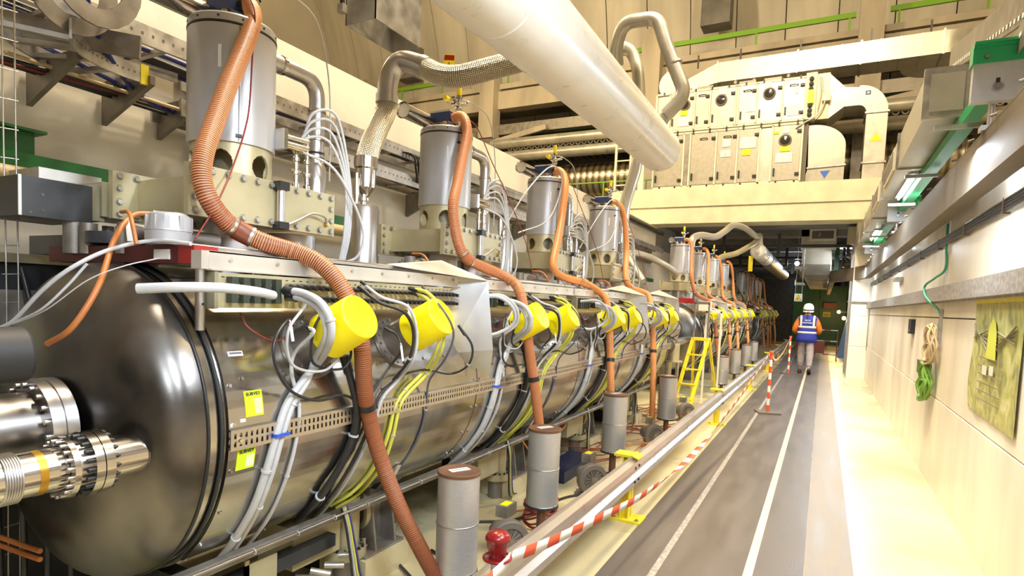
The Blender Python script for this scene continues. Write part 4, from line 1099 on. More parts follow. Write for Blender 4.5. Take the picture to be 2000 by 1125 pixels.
NAMES = {'coupler': ['largest grey coupler drum, nearest the camera at the upper left', 'second grey coupler drum with blue box on top', 'third grey coupler drum, behind the big white pipe end', 'fourth grey coupler drum, before the cross beam'],
         'waveguide': ['beige bolted waveguide box under the %s', 0], 'gas_can': ['slim steel cylinder just beyond the %s', 0], 'elbow': ['steel elbow pipe bending down beside the %s', 0],
         'fittings': ['cluster of small gas fittings at the foot of the %s', 0], 'valves': ['relief valve with yellow nuts above the %s', 0], 'horn': ['open ended steel pipe lying behind the %s', 0]}
for fn, what, cat, off in UN:
    o0 = fn(yk+off); nm = fn.__name__
    for m in range(3):
        for k in range(4):
            if m == 2 and nm in ('fittings', 'horn', 'valves'): continue
            if m == 0: lab = NAMES[nm][k] if nm == 'coupler' else NAMES[nm][0] % WHICH[k]; gr = None
            else: lab = '%s %s on the %s vessel' % (KN[k], what, VN[m]); gr = '%ss on the %s vessel' % (cat, VN[m])
            if m == 0 and k == 0: o0['label'] = lab
            else: rep(o0, MODS[m]+PITCH*k, lab, gr)
PATHS = {
    'hose0': [(-2.38, 1.746, 2.755), (-2.33, 1.739, 2.777), (-2.27, 1.739, 2.766), (-2.22, 1.717, 2.687), (-2.17, 1.641, 2.544), (-2.12, 1.537, 2.357), (-2.08, 1.446, 2.169), (-2.05, 1.385, 2.038), (-2.03, 1.365, 1.949), (-2.01, 1.38, 1.868), (-2, 1.44, 1.798), (-1.98, 1.502, 1.761), (-1.93, 1.567, 1.729), (-1.88, 1.648, 1.706), (-1.8, 1.706, 1.667), (-1.74, 1.746, 1.602), (-1.7, 1.778, 1.522), (-1.69, 1.831, 1.407), (-1.68, 1.849, 1.301), (-1.7, 1.889, 1.143), (-1.72, 1.949, 0.998), (-1.7, 2.011, 0.805), (-1.62, 2.048, 0.6), (-1.55, 2.096, 0.434), (-1.5, 2.174, 0.26), (-1.46, 2.227, 0.151)],
    'hose1': [(-2.3, 3.36, 2.76), (-2.24, 3.35, 2.765), (-2.18, 3.32, 2.72), (-2.14, 3.288, 2.612), (-2.12, 3.213, 2.444), (-2.1, 3.135, 2.265), (-2.08, 3.068, 2.125), (-2.06, 3.063, 1.997), (-2.03, 3.078, 1.871), (-2, 3.125, 1.796), (-1.95, 3.22, 1.755), (-1.88, 3.334, 1.714), (-1.8, 3.402, 1.659), (-1.74, 3.39, 1.57), (-1.7, 3.404, 1.371), (-1.68, 3.444, 1.169), (-1.65, 3.473, 0.964), (-1.62, 3.499, 0.724), (-1.6, 3.511, 0.586), (-1.58, 3.523, 0.307)],
    'hose2': [(-2.3, 5.043, 2.755), (-2.24, 5.021, 2.76), (-2.18, 5.007, 2.698), (-2.14, 4.952, 2.57), (-2.12, 4.864, 2.326), (-2.08, 4.709, 2.081), (-2.05, 4.565, 1.892), (-2.02, 4.55, 1.804), (-1.98, 4.684, 1.756), (-1.9, 4.909, 1.728), (-1.82, 5.1, 1.655), (-1.75, 5.125, 1.564), (-1.7, 5.086, 1.334), (-1.66, 5.041, 1.06), (-1.62, 4.979, 0.793), (-1.6, 5.032, 0.37)],
    'hose3': [(-2.3, 6.7, 2.755), (-2.24, 6.742, 2.748), (-2.18, 6.765, 2.666), (-2.14, 6.789, 2.488), (-2.1, 6.775, 2.184), (-2.05, 6.617, 1.933), (-2, 6.56, 1.784), (-1.95, 6.688, 1.731), (-1.88, 6.768, 1.706), (-1.8, 6.775, 1.649), (-1.72, 6.658, 1.415), (-1.66, 6.561, 1.013), (-1.6, 6.392, 0.631), (-1.6, 6.441, 0.21)],
    'W1': [(-1.8, 1.548, 1.547), (-1.72, 1.559, 1.542), (-1.62, 1.552, 1.511), (-1.58, 1.565, 1.448), (-1.6, 1.587, 1.371), (-1.755, 1.688, 1.274), (-1.777, 1.62, 1.196), (-1.774, 1.545, 1.116), (-1.768, 1.495, 1.008), (-1.788, 1.468, 0.875), (-1.846, 1.461, 0.729), (-1.962, 1.474, 0.578), (-2.088, 1.499, 0.455), (-2.069, 1.43, 0.434)],
    'W1b': [(-1.8, 1.558, 1.528), (-1.72, 1.564, 1.519), (-1.64, 1.564, 1.488), (-1.61, 1.572, 1.427), (-1.63, 1.588, 1.369), (-1.768, 1.671, 1.278), (-1.776, 1.645, 1.194), (-1.773, 1.573, 1.112), (-1.769, 1.523, 1.003), (-1.79, 1.497, 0.867), (-1.852, 1.49, 0.719), (-1.986, 1.519, 0.557), (-2.079, 1.515, 0.445), (-2.061, 1.44, 0.426)],
    'W2': [(-1.72, 1.587, 1.411), (-1.68, 1.58, 1.394), (-1.791, 1.592, 1.307), (-1.792, 1.582, 1.228), (-1.78, 1.609, 1.106), (-1.776, 1.599, 0.987), (-1.811, 1.584, 0.822), (-1.923, 1.595, 0.63), (-2.088, 1.618, 0.454), (-2.073, 1.582, 0.438)],
    'B1': [(-1.78, 1.616, 1.45), (-1.72, 1.491, 1.436), (-1.68, 1.403, 1.364), (-1.68, 1.415, 1.273), (-1.745, 1.542, 1.169), (-1.751, 1.675, 1.117), (-1.751, 1.816, 1.12), (-1.751, 1.903, 1.069), (-1.773, 1.944, 0.969), (-1.802, 1.94, 0.85)],
    'B2': [(-1.77, 1.836, 1.283), (-1.749, 1.874, 1.139), (-1.75, 1.9, 1.047), (-1.773, 1.907, 0.93), (-1.811, 1.873, 0.795), (-1.892, 1.838, 0.652), (-2.105, 1.905, 0.473)],
    'B3': [(-1.8, 1.944, 1.578), (-1.7, 1.964, 1.515), (-1.62, 2.041, 1.474), (-1.62, 2.111, 1.382), (-1.64, 2.113, 1.264), (-1.743, 2.135, 1.158), (-1.762, 2.054, 1.082), (-1.772, 2.018, 0.98), (-1.798, 1.969, 0.845), (-1.882, 1.934, 0.674), (-2.096, 1.99, 0.463)],
    'B3b': [(-1.8, 1.959, 1.601), (-1.7, 1.98, 1.537), (-1.63, 2.078, 1.497), (-1.62, 2.134, 1.381), (-1.64, 2.14, 1.258), (-1.741, 2.164, 1.15), (-1.762, 2.082, 1.073), (-1.773, 2.047, 0.97), (-1.807, 2.012, 0.834), (-1.898, 1.989, 0.661), (-2.091, 2.024, 0.458)],
    'B4': [(-1.74, 2.057, 1.399), (-1.7, 2.092, 1.366), (-1.68, 2.099, 1.297), (-1.738, 2.097, 1.222), (-1.742, 2.028, 1.157), (-1.752, 1.975, 1.082)],
    'Y1': [(-1.78, 2.276, 1.584), (-1.66, 2.26, 1.565), (-1.6, 2.275, 1.5), (-1.6, 2.323, 1.402), (-1.62, 2.333, 1.288), (-1.743, 2.395, 1.158), (-1.762, 2.279, 1.078), (-1.773, 2.218, 1.01), (-1.794, 2.203, 0.871), (-1.864, 2.207, 0.707), (-2.043, 2.245, 0.52), (-2.099, 2.143, 0.466)],
    'Y1b': [(-1.78, 2.297, 1.565), (-1.66, 2.249, 1.54), (-1.61, 2.261, 1.485), (-1.61, 2.304, 1.397), (-1.63, 2.308, 1.294), (-1.745, 2.364, 1.171), (-1.763, 2.247, 1.09), (-1.773, 2.183, 1.015), (-1.792, 2.163, 0.879), (-1.852, 2.151, 0.727), (-1.966, 2.125, 0.581), (-2.072, 2.081, 0.501)],
    'G1': [(-1.75, 2.338, 1.595), (-1.58, 2.263, 1.5), (-1.54, 2.314, 1.381), (-1.6, 2.341, 1.252), (-1.736, 2.401, 1.119), (-1.779, 2.442, 0.963), (-1.825, 2.437, 0.796), (-1.925, 2.423, 0.632)],
    'G2': [(-1.62, 2.474, 1.41), (-1.56, 2.516, 1.309), (-1.58, 2.521, 1.21), (-1.7, 2.54, 1.149), (-1.728, 2.352, 1.184), (-1.744, 2.174, 1.166), (-1.756, 2.063, 1.117)],
    'R1': [(-1.84, 1.39, 1.46), (-1.8, 1.392, 1.411), (-1.78, 1.475, 1.363), (-1.78, 1.544, 1.379), (-1.8, 1.572, 1.436)],
    'OR': [(-2.214, 1.30, 1.81), (-2.221, 1.24, 1.80), (-2.191, 1.18, 1.753), (-2.144, 1.12, 1.676), (-2.051, 1.03, 1.536), (-2.06, .96, 1.405), (-2.165, .94, 1.347)],
    'WT': [(-2.1, 1.233, 1.681), (-2.2, 1.118, 1.657), (-2.4, 1.07, 1.581), (-2.6, 1.053, 1.446), (-2.7, 1.053, 1.383)],
}
# ------------------------------------------------------------------ hoses and cables of the near vessel
def ribbed(name, pts, r, lab, step=.0032, n=18, ms=('hose', 'hosel')):
    g = thing(name, pts[0], lab, 'hose')
    MB().tube(pts, r, n, res=8, prof={'step': step, 'r': [.945, .965, .965, 1.0], 'm': [0, 0, 0, 1]}).build('ribbed_wall', list(ms), g)
    return g
HL = ['thickest ribbed brown hose, crossing in front of the largest drum down to the floor', 'ribbed orange hose running from the second drum down to the second canister',
      'ribbed orange hose from the third drum down to the third canister', 'ribbed orange hose from the fourth drum, hanging beside the fourth canister']
H = [ribbed('ribbed_hose', PATHS['hose%d' % k], [.036, .034, .033, .033][k], HL[k], [.0022, .0026, .0034, .004][k], 18, [('hose', 'hosel'), ('hosem', 'hosel'), ('hoseo', 'hoset'), ('hoseo', 'hoset')][k]) for k in range(4)]
def on_hose(k, lo, hi, name, m, r, lab=None, par=None):
    P = resample(smooth_path(PATHS['hose%d' % k], 8), .01)
    return MB().tube(P[lo:hi], r, 20, raw=True).build(name, m, par or H[k], lab)
for k in range(4):
    P = resample(smooth_path(PATHS['hose%d' % k], 8), .01)
    # clamps where the two hose lengths join
    tgt = Vector(PATHS['hose%d' % k][min(11, 9+2*(k == 0))]) if k < 3 else Vector(PATHS['hose3'][6])
    i = min(range(len(P)), key=lambda q: (P[q]-tgt).length)
    on_hose(k, i-3, i+4, 'joint_sleeve', ['hose', 'hosem', 'hoseo', 'hoseo'][k], .039-.002*(k > 0)); on_hose(k, i-5, i-3, 'hose_clamp', 'sat', .040); on_hose(k, i+3, i+5, 'hose_clamp', 'sat', .040)
    zt = [1.06, 1.03, 1.04, 1.03][k]; i = min(range(len(P)), key=lambda q: abs(P[q].z-zt)+(5 if q < len(P)*.5 else 0)); on_hose(k, i-2, i+2, 'black_strap', 'black', .038)
for m in (1, 2):
    for k in range(4):
        c = rep(H[[1, 2, 3, 3][k]], MODS[m]+PITCH*(k-[1, 2, 3, 3][k]), 'orange ribbed hose hanging from the %s drum of the %s vessel' % (KN[k], VN[m]), 'ribbed hoses of the %s vessel' % VN[m])
        c.location.x += [0, .01, -.02, .02][k]
# thin red lines hanging along the drums
for k in range(4):
    y = yk+PITCH*k
    pts = [(-2.37, y+.02, 2.77), (-2.30, y-.02, 2.83), (-2.19, y-.03, 2.72), (-2.16, y-.06, 2.5), (-2.13, y-.10, 2.25), (-2.08, y-.2, 2.03), (-2.0, y-.33, 1.85), (-1.98, y-.42, 1.72)] if k == 0 else \
          [(-2.3, y+.04, 2.77), (-2.2, y+.10, 2.74), (-2.12, y+.22, 2.5), (-2.06, y+.40, 2.25), (-2.02, y+.58, 2.0), (-1.98, y+.66, 1.75), (-1.9, y+.62, 1.62)]
    tag(MB().tube(pts, .0035, 6).build('thin_red_line', 'cabr'), ['thin dark red line across the largest drum', 'thin dark red line slanting from the second drum', 'thin dark red line slanting from the third drum', 'thin dark red line slanting from the fourth drum'][k], 'cable')
# cable sets, one per cavity
def cab(name, key, r, m, lab, ties=(), tm='white'):
    g = thing(name, PATHS[key][0], lab, 'cable'); P = PATHS[key]
    MB().tube(P, r, 10, res=7).build('cable_sheath', m, g)
    MB().tube([P[0], Vector(P[0]).lerp(Vector(P[1]), .5)], r*1.25, 10, raw=True).build('plug_boot', 'black', g)
    for t in ties:
        a = Vector(P[t]); d = (Vector(P[t+1])-Vector(P[t-1])).normalized(); MB().tube([a-d*.004, a+d*.004], r*1.35, 10, raw=True).build('cable_tie', tm, g)
    return g
CS = [('white_cable', 'W1', .0145, 'white', 'thick white cable sweeping down over the vessel', (3, 9, 11)), ('white_cable', 'W1b', .012, 'white', 'thinner white cable strapped beside the thick white one', (7, 10)),
      ('white_cable', 'W2', .0075, 'white', 'thin white cable dropping beside the thick pair', (4, 6)), ('black_cable', 'B1', .006, 'cabk', 'black cable in a wide loop before the first cap', ()),
      ('black_cable', 'B2', .017, 'cabk', 'thick black cable bundle hugging the vessel', (3, 5)), ('black_cable', 'B3', .008, 'cabk', 'black cable curling between the two caps', (4, 7)),
      ('grey_cable', 'B3b', .007, 'white', 'pale cable curling between the two caps', (3, 6)), ('black_cable', 'B4', .006, 'cabk', 'short black cable from the side fitting', ()),
      ('yellow_cable', 'Y1', .0085, 'caby', 'outer yellow green cable in front of the second cap', (3, 5, 8)), ('yellow_cable', 'Y1b', .0085, 'caby', 'inner yellow green cable in front of the second cap', (3, 6)),
      ('grey_cable', 'G1', .0055, 'cabg', 'dark grey cable falling past the second cap', (5,)), ('black_cable', 'G2', .006, 'cabk', 'black cable hanging in a loop under the second cap', (2,)),
      ('red_cable', 'R1', .003, 'cabr', 'thin dark red cable sagging under the connector box', ())]
for nm, key, r, m_, lab, ties in CS:
    o0 = cab(nm, key, r, m_, lab+', nearest set', ties)
    for m in range(3):
        for k in range(4):
            if m == 0 and k == 0: continue
            if m and key in ('B4', 'R1', 'W2', 'B3b', 'G1'): continue
            c = rep(o0, MODS[m]+PITCH*k, lab+(', %s set along' % KN[k] if m == 0 else ', %s set on the %s vessel' % (KN[k], VN[m])), None if m == 0 else '%ss of the %s vessel' % (nm.replace('_', ' '), VN[m]))
for key, yz in (('W1', 0),):
    P = PATHS['W1']
    for k in range(4):
        d = (Vector(P[8])-Vector(P[7])).normalized(); a = Vector(P[8])+Vector((.004, .014+PITCH*k, 0))
        tag(MB().obox(a, d, Vector((0, 1, 0)), d.cross(Vector((0, 1, 0))), .006, .03, .019).build('blue_cable_tie', 'tieb'), 'blue strap holding the white cables to the slotted strip, %s along' % KN[k], 'cable tie')
# more cables: extra white loops of each gap between ports, deep black loops, paper tags
WLP = [(-1.80, 2.95, 1.56), (-1.66, 2.98, 1.57), (-1.60, 3.06, 1.50), (-1.62, 3.10, 1.40), (-1.72, 3.04, 1.33), (-1.80, 2.96, 1.34)]
for j, (dy_, s_, lab) in enumerate(((0, 1, 'white cable loop beside the hood, outer one'), (-.03, .93, 'white cable loop beside the hood, inner one'), (PITCH, 1, 'white cable loop before the fifth cap'), (2*PITCH, 1, 'white cable loop before the seventh cap'))):
    tag(MB().tube([(x, (y-2.95)*s_+2.95+dy_, (z-1.45)*s_+1.45) for x, y, z in WLP], .010, 10).build('white_cable_loop', 'white'), lab, 'cable')
for k in range(4):
    y = 1.62+PITCH*k
    for j in range(2):
        pts = [(-1.80, y+.10*j, 1.52), (-1.70, y-.06+.1*j, 1.50), (-1.70, y-.14+.12*j, 1.40), (-1.74, y-.08+.1*j, 1.27), (-1.72, y+.06+.1*j, 1.24), (-1.72, y+.15+.05*j, 1.32), (-1.75, y+.12, 1.42)]
        tag(MB().tube(pts, .0055, 8).build('coiled_lead', 'cabk' if j else 'white'), ['pale lead coiled behind the yellow cap, %s set', 'black lead coiled behind the yellow cap, %s set'][j] % KN[k], 'cable')
    # paper tags
    for j, (dyy, zz, xx) in enumerate(((-.13, 1.43, -1.70), (.02, 1.45, -1.63), (.46, 1.50, -1.63), (.38, 1.33, -1.60))):
        g = thing('paper_tag', (xx, y+dyy, zz-.04), 'white paper tag tied to the cables, %s of four in the %s set' % (['far left', 'upper left', 'upper right', 'lowest'][j], KN[k]), 'tag')
        MB().bar((xx, y+dyy, zz), (xx+.008, y+dyy+.006, zz-.065), .013, .0012, up=(1, 0, 0)).build('strip', 'paper', g)
        MB().cyl((xx, y+dyy, zz), (xx-.004, y+dyy, zz+.012), .003, 6).build('knot', 'white', g)
# white hose across the near end, orange and thin white lines over the dark end
tag(MB().tube([(-1.86, 1.045, 1.535), (-1.76, 1.12, 1.545), (-1.70, 1.22, 1.548), (-1.68, 1.33, 1.54), (-1.70, 1.41, 1.53)], .016, 14).sphere((-1.70, 1.41, 1.53), .016, 14, 8).build('white_hose', 'white'), 'short thick white hose lying across the near end of the vessel', 'hose')
g = thing('orange_cable', PATHS['OR'][0], 'orange cable curving down over the dark end', 'cable'); MB().tube(PATHS['OR'], .0095, 10).build('sheath', 'cabo', g)
b = MB(); b.cyl((-2.2, 1.29, 1.809), (-2.17, 1.35, 1.808), .014, 12).cyl((-2.17, 1.35, 1.808), (-2.15, 1.38, 1.807), .018, 12); b.build('connector', 'sat', g)
MB().bar((-2.195, 1.2, 1.775), (-2.19, 1.205, 1.70), .022, .0015, up=(1, 0, 0)).build('white_tag', 'paper', g)
tag(MB().tube([(-2.62, .92, 1.40), (-2.66, .98, 1.50), (-2.75, 1.02, 1.56), (-2.80, 1.05, 1.60)], .009, 8).build('brown_cable', 'hose'), 'brown cable bent behind the dark end at the left', 'cable')
for j, (pts, r_) in enumerate((([(-1.90, 1.24, 1.692), (-2.043, 1.2, 1.700), (-2.118, 1.1, 1.66), (-2.147, 1.0, 1.592), (-2.227, .95, 1.511), (-2.341, .92, 1.409), (-2.45, .9, 1.37)], .007),
                             ([(-2.096, 1.02, 1.607), (-2.135, .98, 1.531), (-2.204, .94, 1.454), (-2.341, .92, 1.402)], .0045), ([(-2.009, 1.2, 1.64), (-2.005, 1.08, 1.604), (-2.055, 1.0, 1.553), (-2.172, .94, 1.455), (-2.342, .92, 1.399)], .002))):
    tag(MB().tube(pts, r_, 8).build('white_line', 'white'), ['pale hose arching over the dark end below the grey actuator', 'thin white line over the dark end', 'thinnest white line drooping over the dark end'][j], 'cable')
# red frame, actuator and boxes at the near end
g = thing('red_crossbeam', (-2.6, 1.2, 1.62), 'dark red steel frame crossing over the near end of the vessel', 'frame')
MB().box(-2.86, -1.92, 1.25, 1.33, 1.627, 1.69).build('cross_bar', 'dred', g)
MB().box(-1.98, -1.892, 1.247, 1.335, 1.627, 1.69).build('red_end', 'red', g); MB().box(-2.12, -2.03, 1.2455, 1.25, 1.64, 1.675).build('frame_label', 'paper', g)
tag(MB().box(-2.15, -2.0, 1.5, 1.95, 1.66, 1.70).build('red_bracket', 'red'), 'red bracket behind the aluminium channel under the waveguide box', 'bracket')
tag(MB().lathe([(.0, 1.70), (.10, 1.70), (.10, 1.745), (0, 1.746)], (-2.5, 1.32, 0), (0, 0, 1), 32).build('grey_disc', 'blackp'), 'dark round disc on the red frame', 'disc')
g = thing('grey_actuator', (-2.06, 1.27, 1.69), 'grey finned actuator can on the red frame end', 'actuator')
MB().lathe([(0, 1.692), (.075, 1.692), (.075, 1.733), (.0735, 1.735), (.0735, 1.738), (.076, 1.74), (.066, 1.795), (.055, 1.803), (0, 1.804)], (-2.07, 1.27, 0), (0, 0, 1), 44).build('housing', 'drum', g)
b = MB()
for k in range(10):
    a = 2*PI*k/10; b.obox((-2.07+.069*math.cos(a), 1.27+.069*math.sin(a), 1.768), (math.cos(a), math.sin(a), 0), (-math.sin(a), math.cos(a), 0), (0, 0, 1), .006, .008, .024)
b.build('ribs', 'drum', g)
g = thing('black_box', (-2.8, 1.14, 1.78), 'black box on the end of the nearest waveguide at the left edge', 'box')
MB().box(-2.95, -2.63, 1.055, 1.30, 1.785, 1.932).build('case', 'blackp', g); MB().box(-2.634, -2.628, 1.053, 1.063, 1.785, 1.933).build('bright_edge', 'galv', g)
b = MB(); b.bolt((-2.63, 1.09, 1.80), (1, 0, 0), .004, .002).bolt((-2.63, 1.13, 1.87), (1, 0, 0), .004, .002).bolt((-2.63, 1.13, 1.81), (1, 0, 0), .004, .002); b.build('screws', 'pol', g)
tag(MB().box(-2.90, -2.66, 1.30, 1.36, 1.80, 1.94).box(-2.9, -2.64, 1.34, 1.52, 1.82, 1.96).build('waveguide_stub', 'olive'), 'brown waveguide stub between the black box and the flange plate', 'waveguide')
tag(MB().box(-3.05, -2.80, 1.19, 1.42, 1.93, 2.0).build('steel_tray_box', 'galv'), 'scratched steel box behind the black box', 'box')
for k in range(4):
    y = yk+PITCH*k; random.seed(k)
    g = thing('service_manifold', (-2.4, y, 1.66), 'dark valve gear under the %s waveguide box' % KN[k], 'valve gear')
    b = MB()
    for j in range(7):
        x = -2.25-.14*j*.6; yy = y-.55+random.uniform(0, .3); b.cyl((x, yy, 1.66), (x, yy, 1.72+random.uniform(0, .08)), random.uniform(.015, .04), 12)
    b.cyl((-2.25, y-.5, 1.74), (-2.25, y-.15, 1.74), .03, 14).cyl((-2.25, y-.42, 1.74), (-2.25, y-.38, 1.74), .045, 16); b.build('valves', 'galvd', g)
    MB().box(-3.0, -2.15, y+.5, y+.54, 1.66, 1.70).build('cross_rail', 'olive', g)
    MB().box(-3.1, -2.6, y-.45, y+.35, 1.66, 1.74).build('gear_block', 'blackp', g)
    tag(MB().tube([(-2.2, y-.55, 1.80), (-2.1, y-.58, 1.79), (-2.04, y-.6, 1.74), (-2.02, y-.6, 1.68)], .007, 8).build('orange_lead', 'cabo'), 'short orange lead bending down under the %s waveguide box' % KN[k], 'cable')
    for j in range(5):
        pts = [(-2.21, y+.20+.02*j, 2.21+.01*j), (-2.16, y+.27, 2.27+.035*j), (-2.12, y+.35+.012*j, 2.25+.045*j), (-2.10, y+.425+.012*j, 2.08), (-2.10, y+.43+.012*j, 1.85), (-2.12, y+.42+.01*j, 1.70)]
        if j == 4: pts = [(-2.21, y+.24, 2.20), (-2.10, y+.34, 2.14), (-2.05, y+.44, 1.98), (-2.04, y+.50, 1.84), (-2.06, y+.48, 1.73), (-2.12, y+.42, 1.69)]
        tag(MB().tube(pts, .0065, 8).build('white_drop_cable', 'white'), '%s white cable arching from the gas fittings beside the %s' % (['lowest', 'second lowest', 'middle', 'highest', 'widest hanging'][j], WHICH[k]), 'cable')
    tag(MB().tube([(-2.33, y+.10, 2.93), (-2.28, y+.2, 2.92), (-2.24, y+.35, 2.85), (-2.22, y+.42, 2.6), (-2.22, y+.44, 2.3), (-2.22, y+.44, 2.1)], .004, 6).build('thin_signal_lead', 'white'), 'thin pale lead falling from the relief valve of the %s' % WHICH[k], 'cable')
    if k > 1:
        pts = [(-2.3, y-.9, 2.12), (-2.2, y-.75, 2.42), (-2.15, y-.45, 2.68), (-2.12, y-.28, 2.70), (-2.12, y-.22, 2.55), (-2.15, y-.4, 2.25), (-2.25, y-.75, 2.1)]
        tag(MB().tube(pts, .006, 8).build('white_overhead_loop', 'white'), 'big white cable loop in front of the %s' % WHICH[k], 'cable')
# ---- braided hose, big white pipes, overhead steel pipe
BR = [(-2.35, 2.58, 2.11), (-2.35, 2.57, 2.20), (-2.35, 2.57, 2.28), (-2.35, 2.63, 2.42), (-2.35, 2.72, 2.60), (-2.35, 2.745, 2.70)]
g = thing('braided_hose', (-2.35, 2.58, 2.09), 'thick braided metal hose arching from the steel cylinder to the white pipe', 'hose')
b = MB(); b.lathe([(.018, 2.10), (.056, 2.15), (.058, 2.25), (.066, 2.26), (.066, 2.32)], (-2.35, 2.573, 0), (0, 0, 1), 28); b.build('lower_cuff', 'pol', g)
MB().tube([(-2.35, 2.573, 2.30), (-2.35, 2.60, 2.38), (-2.35, 2.66, 2.50), (-2.35, 2.73, 2.63), (-2.35, 2.735, 2.70)], .062, 28, uv=True, res=10).build('lower_braid', 'braid', g)
MB().tube([(-2.35, 2.735, 2.68), (-2.35, 2.74, 2.78), (-2.33, 2.75, 2.86), (-2.27, 2.76, 2.91), (-2.17, 2.77, 2.885), (-2.08, 2.765, 2.84)], .058, 28, res=10).build('smooth_bend', 'sat', g)
b = MB(); b.tube([(-2.35, 2.735, 2.67), (-2.35, 2.736, 2.72)], .065, 28, raw=True).tube([(-2.13, 2.768, 2.868), (-2.09, 2.766, 2.846)], .063, 28, raw=True); b.build('weld_collars', 'sat', g)
MB().tube([(-2.10, 2.766, 2.85), (-1.98, 2.75, 2.79), (-1.86, 2.77, 2.775), (-1.70, 2.86, 2.83), (-1.55, 2.98, 2.90)], .060, 28, uv=True, res=12).build('upper_braid', 'braid', g)
WP0, WP1 = Vector((-1.35, 2.5, 2.90)), Vector((-1.55, 6.0, 3.10)); wd = (WP1-WP0).normalized(); wst = WP0-wd*3.6
g = thing('big_white_pipe', (-1.4, 3, 2.7), 'big white pipe crossing overhead from the top centre', 'pipe'); L = (WP1-wst).length
MB().lathe([(.20, 0), (.20, L-.12), (.19, L-.05), (.16, L-.01), (.10, L), (0, L+.005)], wst, wd, 64, sharp=1).build('pipe_shell', 'pipew', g)
for s_ in (3.35, L-.14): MB().lathe([(.20, s_-.012), (.2035, s_-.006), (.2035, s_+.006), (.20, s_+.012)], wst, wd, 64, sharp=2).build('weld_seam', 'pipew', g)
b = MB(); b.cyl(WP1+Vector((.06, -.02, .02)), WP1+Vector((.06, .06, .03)), .05, 16); b.build('end_plug', 'black', g)
OV = [(-2.363, 7.4, 1.7), (-2.363, 7.4, 2.50), (-2.362, 7.4, 2.80), (-2.28, 7.4, 3.05), (-2.22, 7.4, 3.38), (-1.89, 7.4, 3.92), (-1.655, 7.4, 4.14), (-1.79, 7.4, 4.50), (-1.96, 7.4, 4.84), (-2.08, 7.4, 5.02), (-2.22, 7.4, 5.13), (-2.38, 7.4, 5.14), (-2.53, 7.42, 5.04), (-2.61, 7.5, 4.87), (-2.62, 7.6, 4.70)]
g = thing('overhead_steel_pipe', (-2.36, 7.4, 1.7), 'shiny steel pipe looping over the big white pipe and down behind it', 'pipe')
MB().tube(fillet([OV[0], OV[2], (-2.24, 7.4, 3.25)], .12)+[Vector(p) for p in OV[4:6]], .075, 22, raw=True).build('lower_leg', 'duct', g)
MB().tube(fillet([OV[5], OV[6], (-1.96, 7.4, 4.84), (-2.05, 7.4, 5.13), (-2.50, 7.4, 5.15), (-2.62, 7.5, 4.9), (-2.62, 7.6, 4.70)], .17, 8), .085, 24, raw=True).build('upper_loop', 'duct', g)
b = MB()
for p, q in (((-1.80, 7.4, 4.52), (-1.81, 7.4, 4.54)), ((-2.36, 7.4, 2.5), (-2.36, 7.4, 2.53))): b.tube([p, q], .09, 22, raw=True)
b.build('collars', 'galv', g)
tag(MB().tube([(-2.66, 7.7, 4.95), (-2.60, 7.75, 4.99), (-2.48, 7.8, 4.90), (-2.39, 7.8, 4.62), (-2.35, 7.8, 4.15), (-2.34, 7.8, 3.6)], .08, 22).build('curved_steel_pipe', 'duct'), 'second shorter steel pipe bend behind the overhead loop', 'pipe')
# hung steel pieces at the top centre
g = thing('hanging_channel', (-2.4, 2.6, 3.05), 'short open steel channel hanging at the top edge', 'bracket')
b = MB(); b.box(-2.51, -2.29, 2.55, 2.556, 3.07, 3.35).box(-2.51, -2.29, 2.95, 2.956, 3.07, 3.35).box(-2.296, -2.29, 2.55, 2.95, 3.07, 3.35).box(-2.51, -2.504, 2.55, 2.95, 3.07, 3.35); b.build('channel', 'galv', g)
g = thing('hanging_bolt', (-2.19, 2.2, 2.92), 'dark threaded rod end with a square nut at the top edge', 'bolt')
MB().cyl((-2.19, 2.2, 2.96), (-2.19, 2.2, 3.3), .012, 10).build('rod', 'black', g); MB().box(-2.208, -2.172, 2.185, 2.215, 2.925, 2.965).build('nut', 'galv', g)
# ------------------------------------------------------------------ canisters and blowers
CAN = [(-1.45, 2.27, .27), (-1.45, 3.22, .305), (-1.45, 4.60, .345), (-1.45, 6.46, .315), (-1.45, 10.45, .27), (-1.45, 12.1, .30), (-1.45, 13.9, .30), (-1.45, 15.5, .30)]
def canister(x, y, z, h=.46):
    g = thing('filter_canister', (x, y, 0), '', 'canister'); r = .098; c = (x, y, 0)
    MB().lathe([(0, z), (r, z), (r, z+h), (0, z+h)], c, (0, 0, 1), 44).build('canister_body', 'can', g)
    MB().lathe([(r+.003, z+h-.002), (r+.004, z+h+.002), (r+.004, z+h+.012), (r, z+h+.015), (0, z+h+.015)], c, (0, 0, 1), 44).build('brown_lid', 'lid', g)
    MB().lathe([(r, z+h*.5-.003), (r+.004, z+h*.5), (r, z+h*.5+.003)], c, (0, 0, 1), 44, sharp=3).build('middle_band', 'sat', g)
    MB().lathe([(r, z+.006), (r+.004, z+.003), (r, z)], c, (0, 0, 1), 44, sharp=3).build('lower_band', 'sat', g)
    MB().lathe([(0, z-.014), (r-.002, z-.014), (r+.006, z-.010), (r+.006, z-.003), (r, z)], c, (0, 0, 1), 44).build('base_ring', 'rubber', g)
    a = math.radians(62); ex = Vector((math.cos(a), math.sin(a), 0)); ey = Vector((-ex.y, ex.x, 0))
    MB().obox((x, y, z+h+.0165), ex, ey, (0, 0, 1), .05, .02, .001).build('lid_label', 'paper', g)
    MB().obox((x, y, z+h+.018), ex, ey, (0, 0, 1), .045, .0012, .0006).build('label_line', 'ink', g)
    MB().cyl((x, y, 0), (x, y, z-.01), .028, 18).build('stem', 'lid', g)
    return g
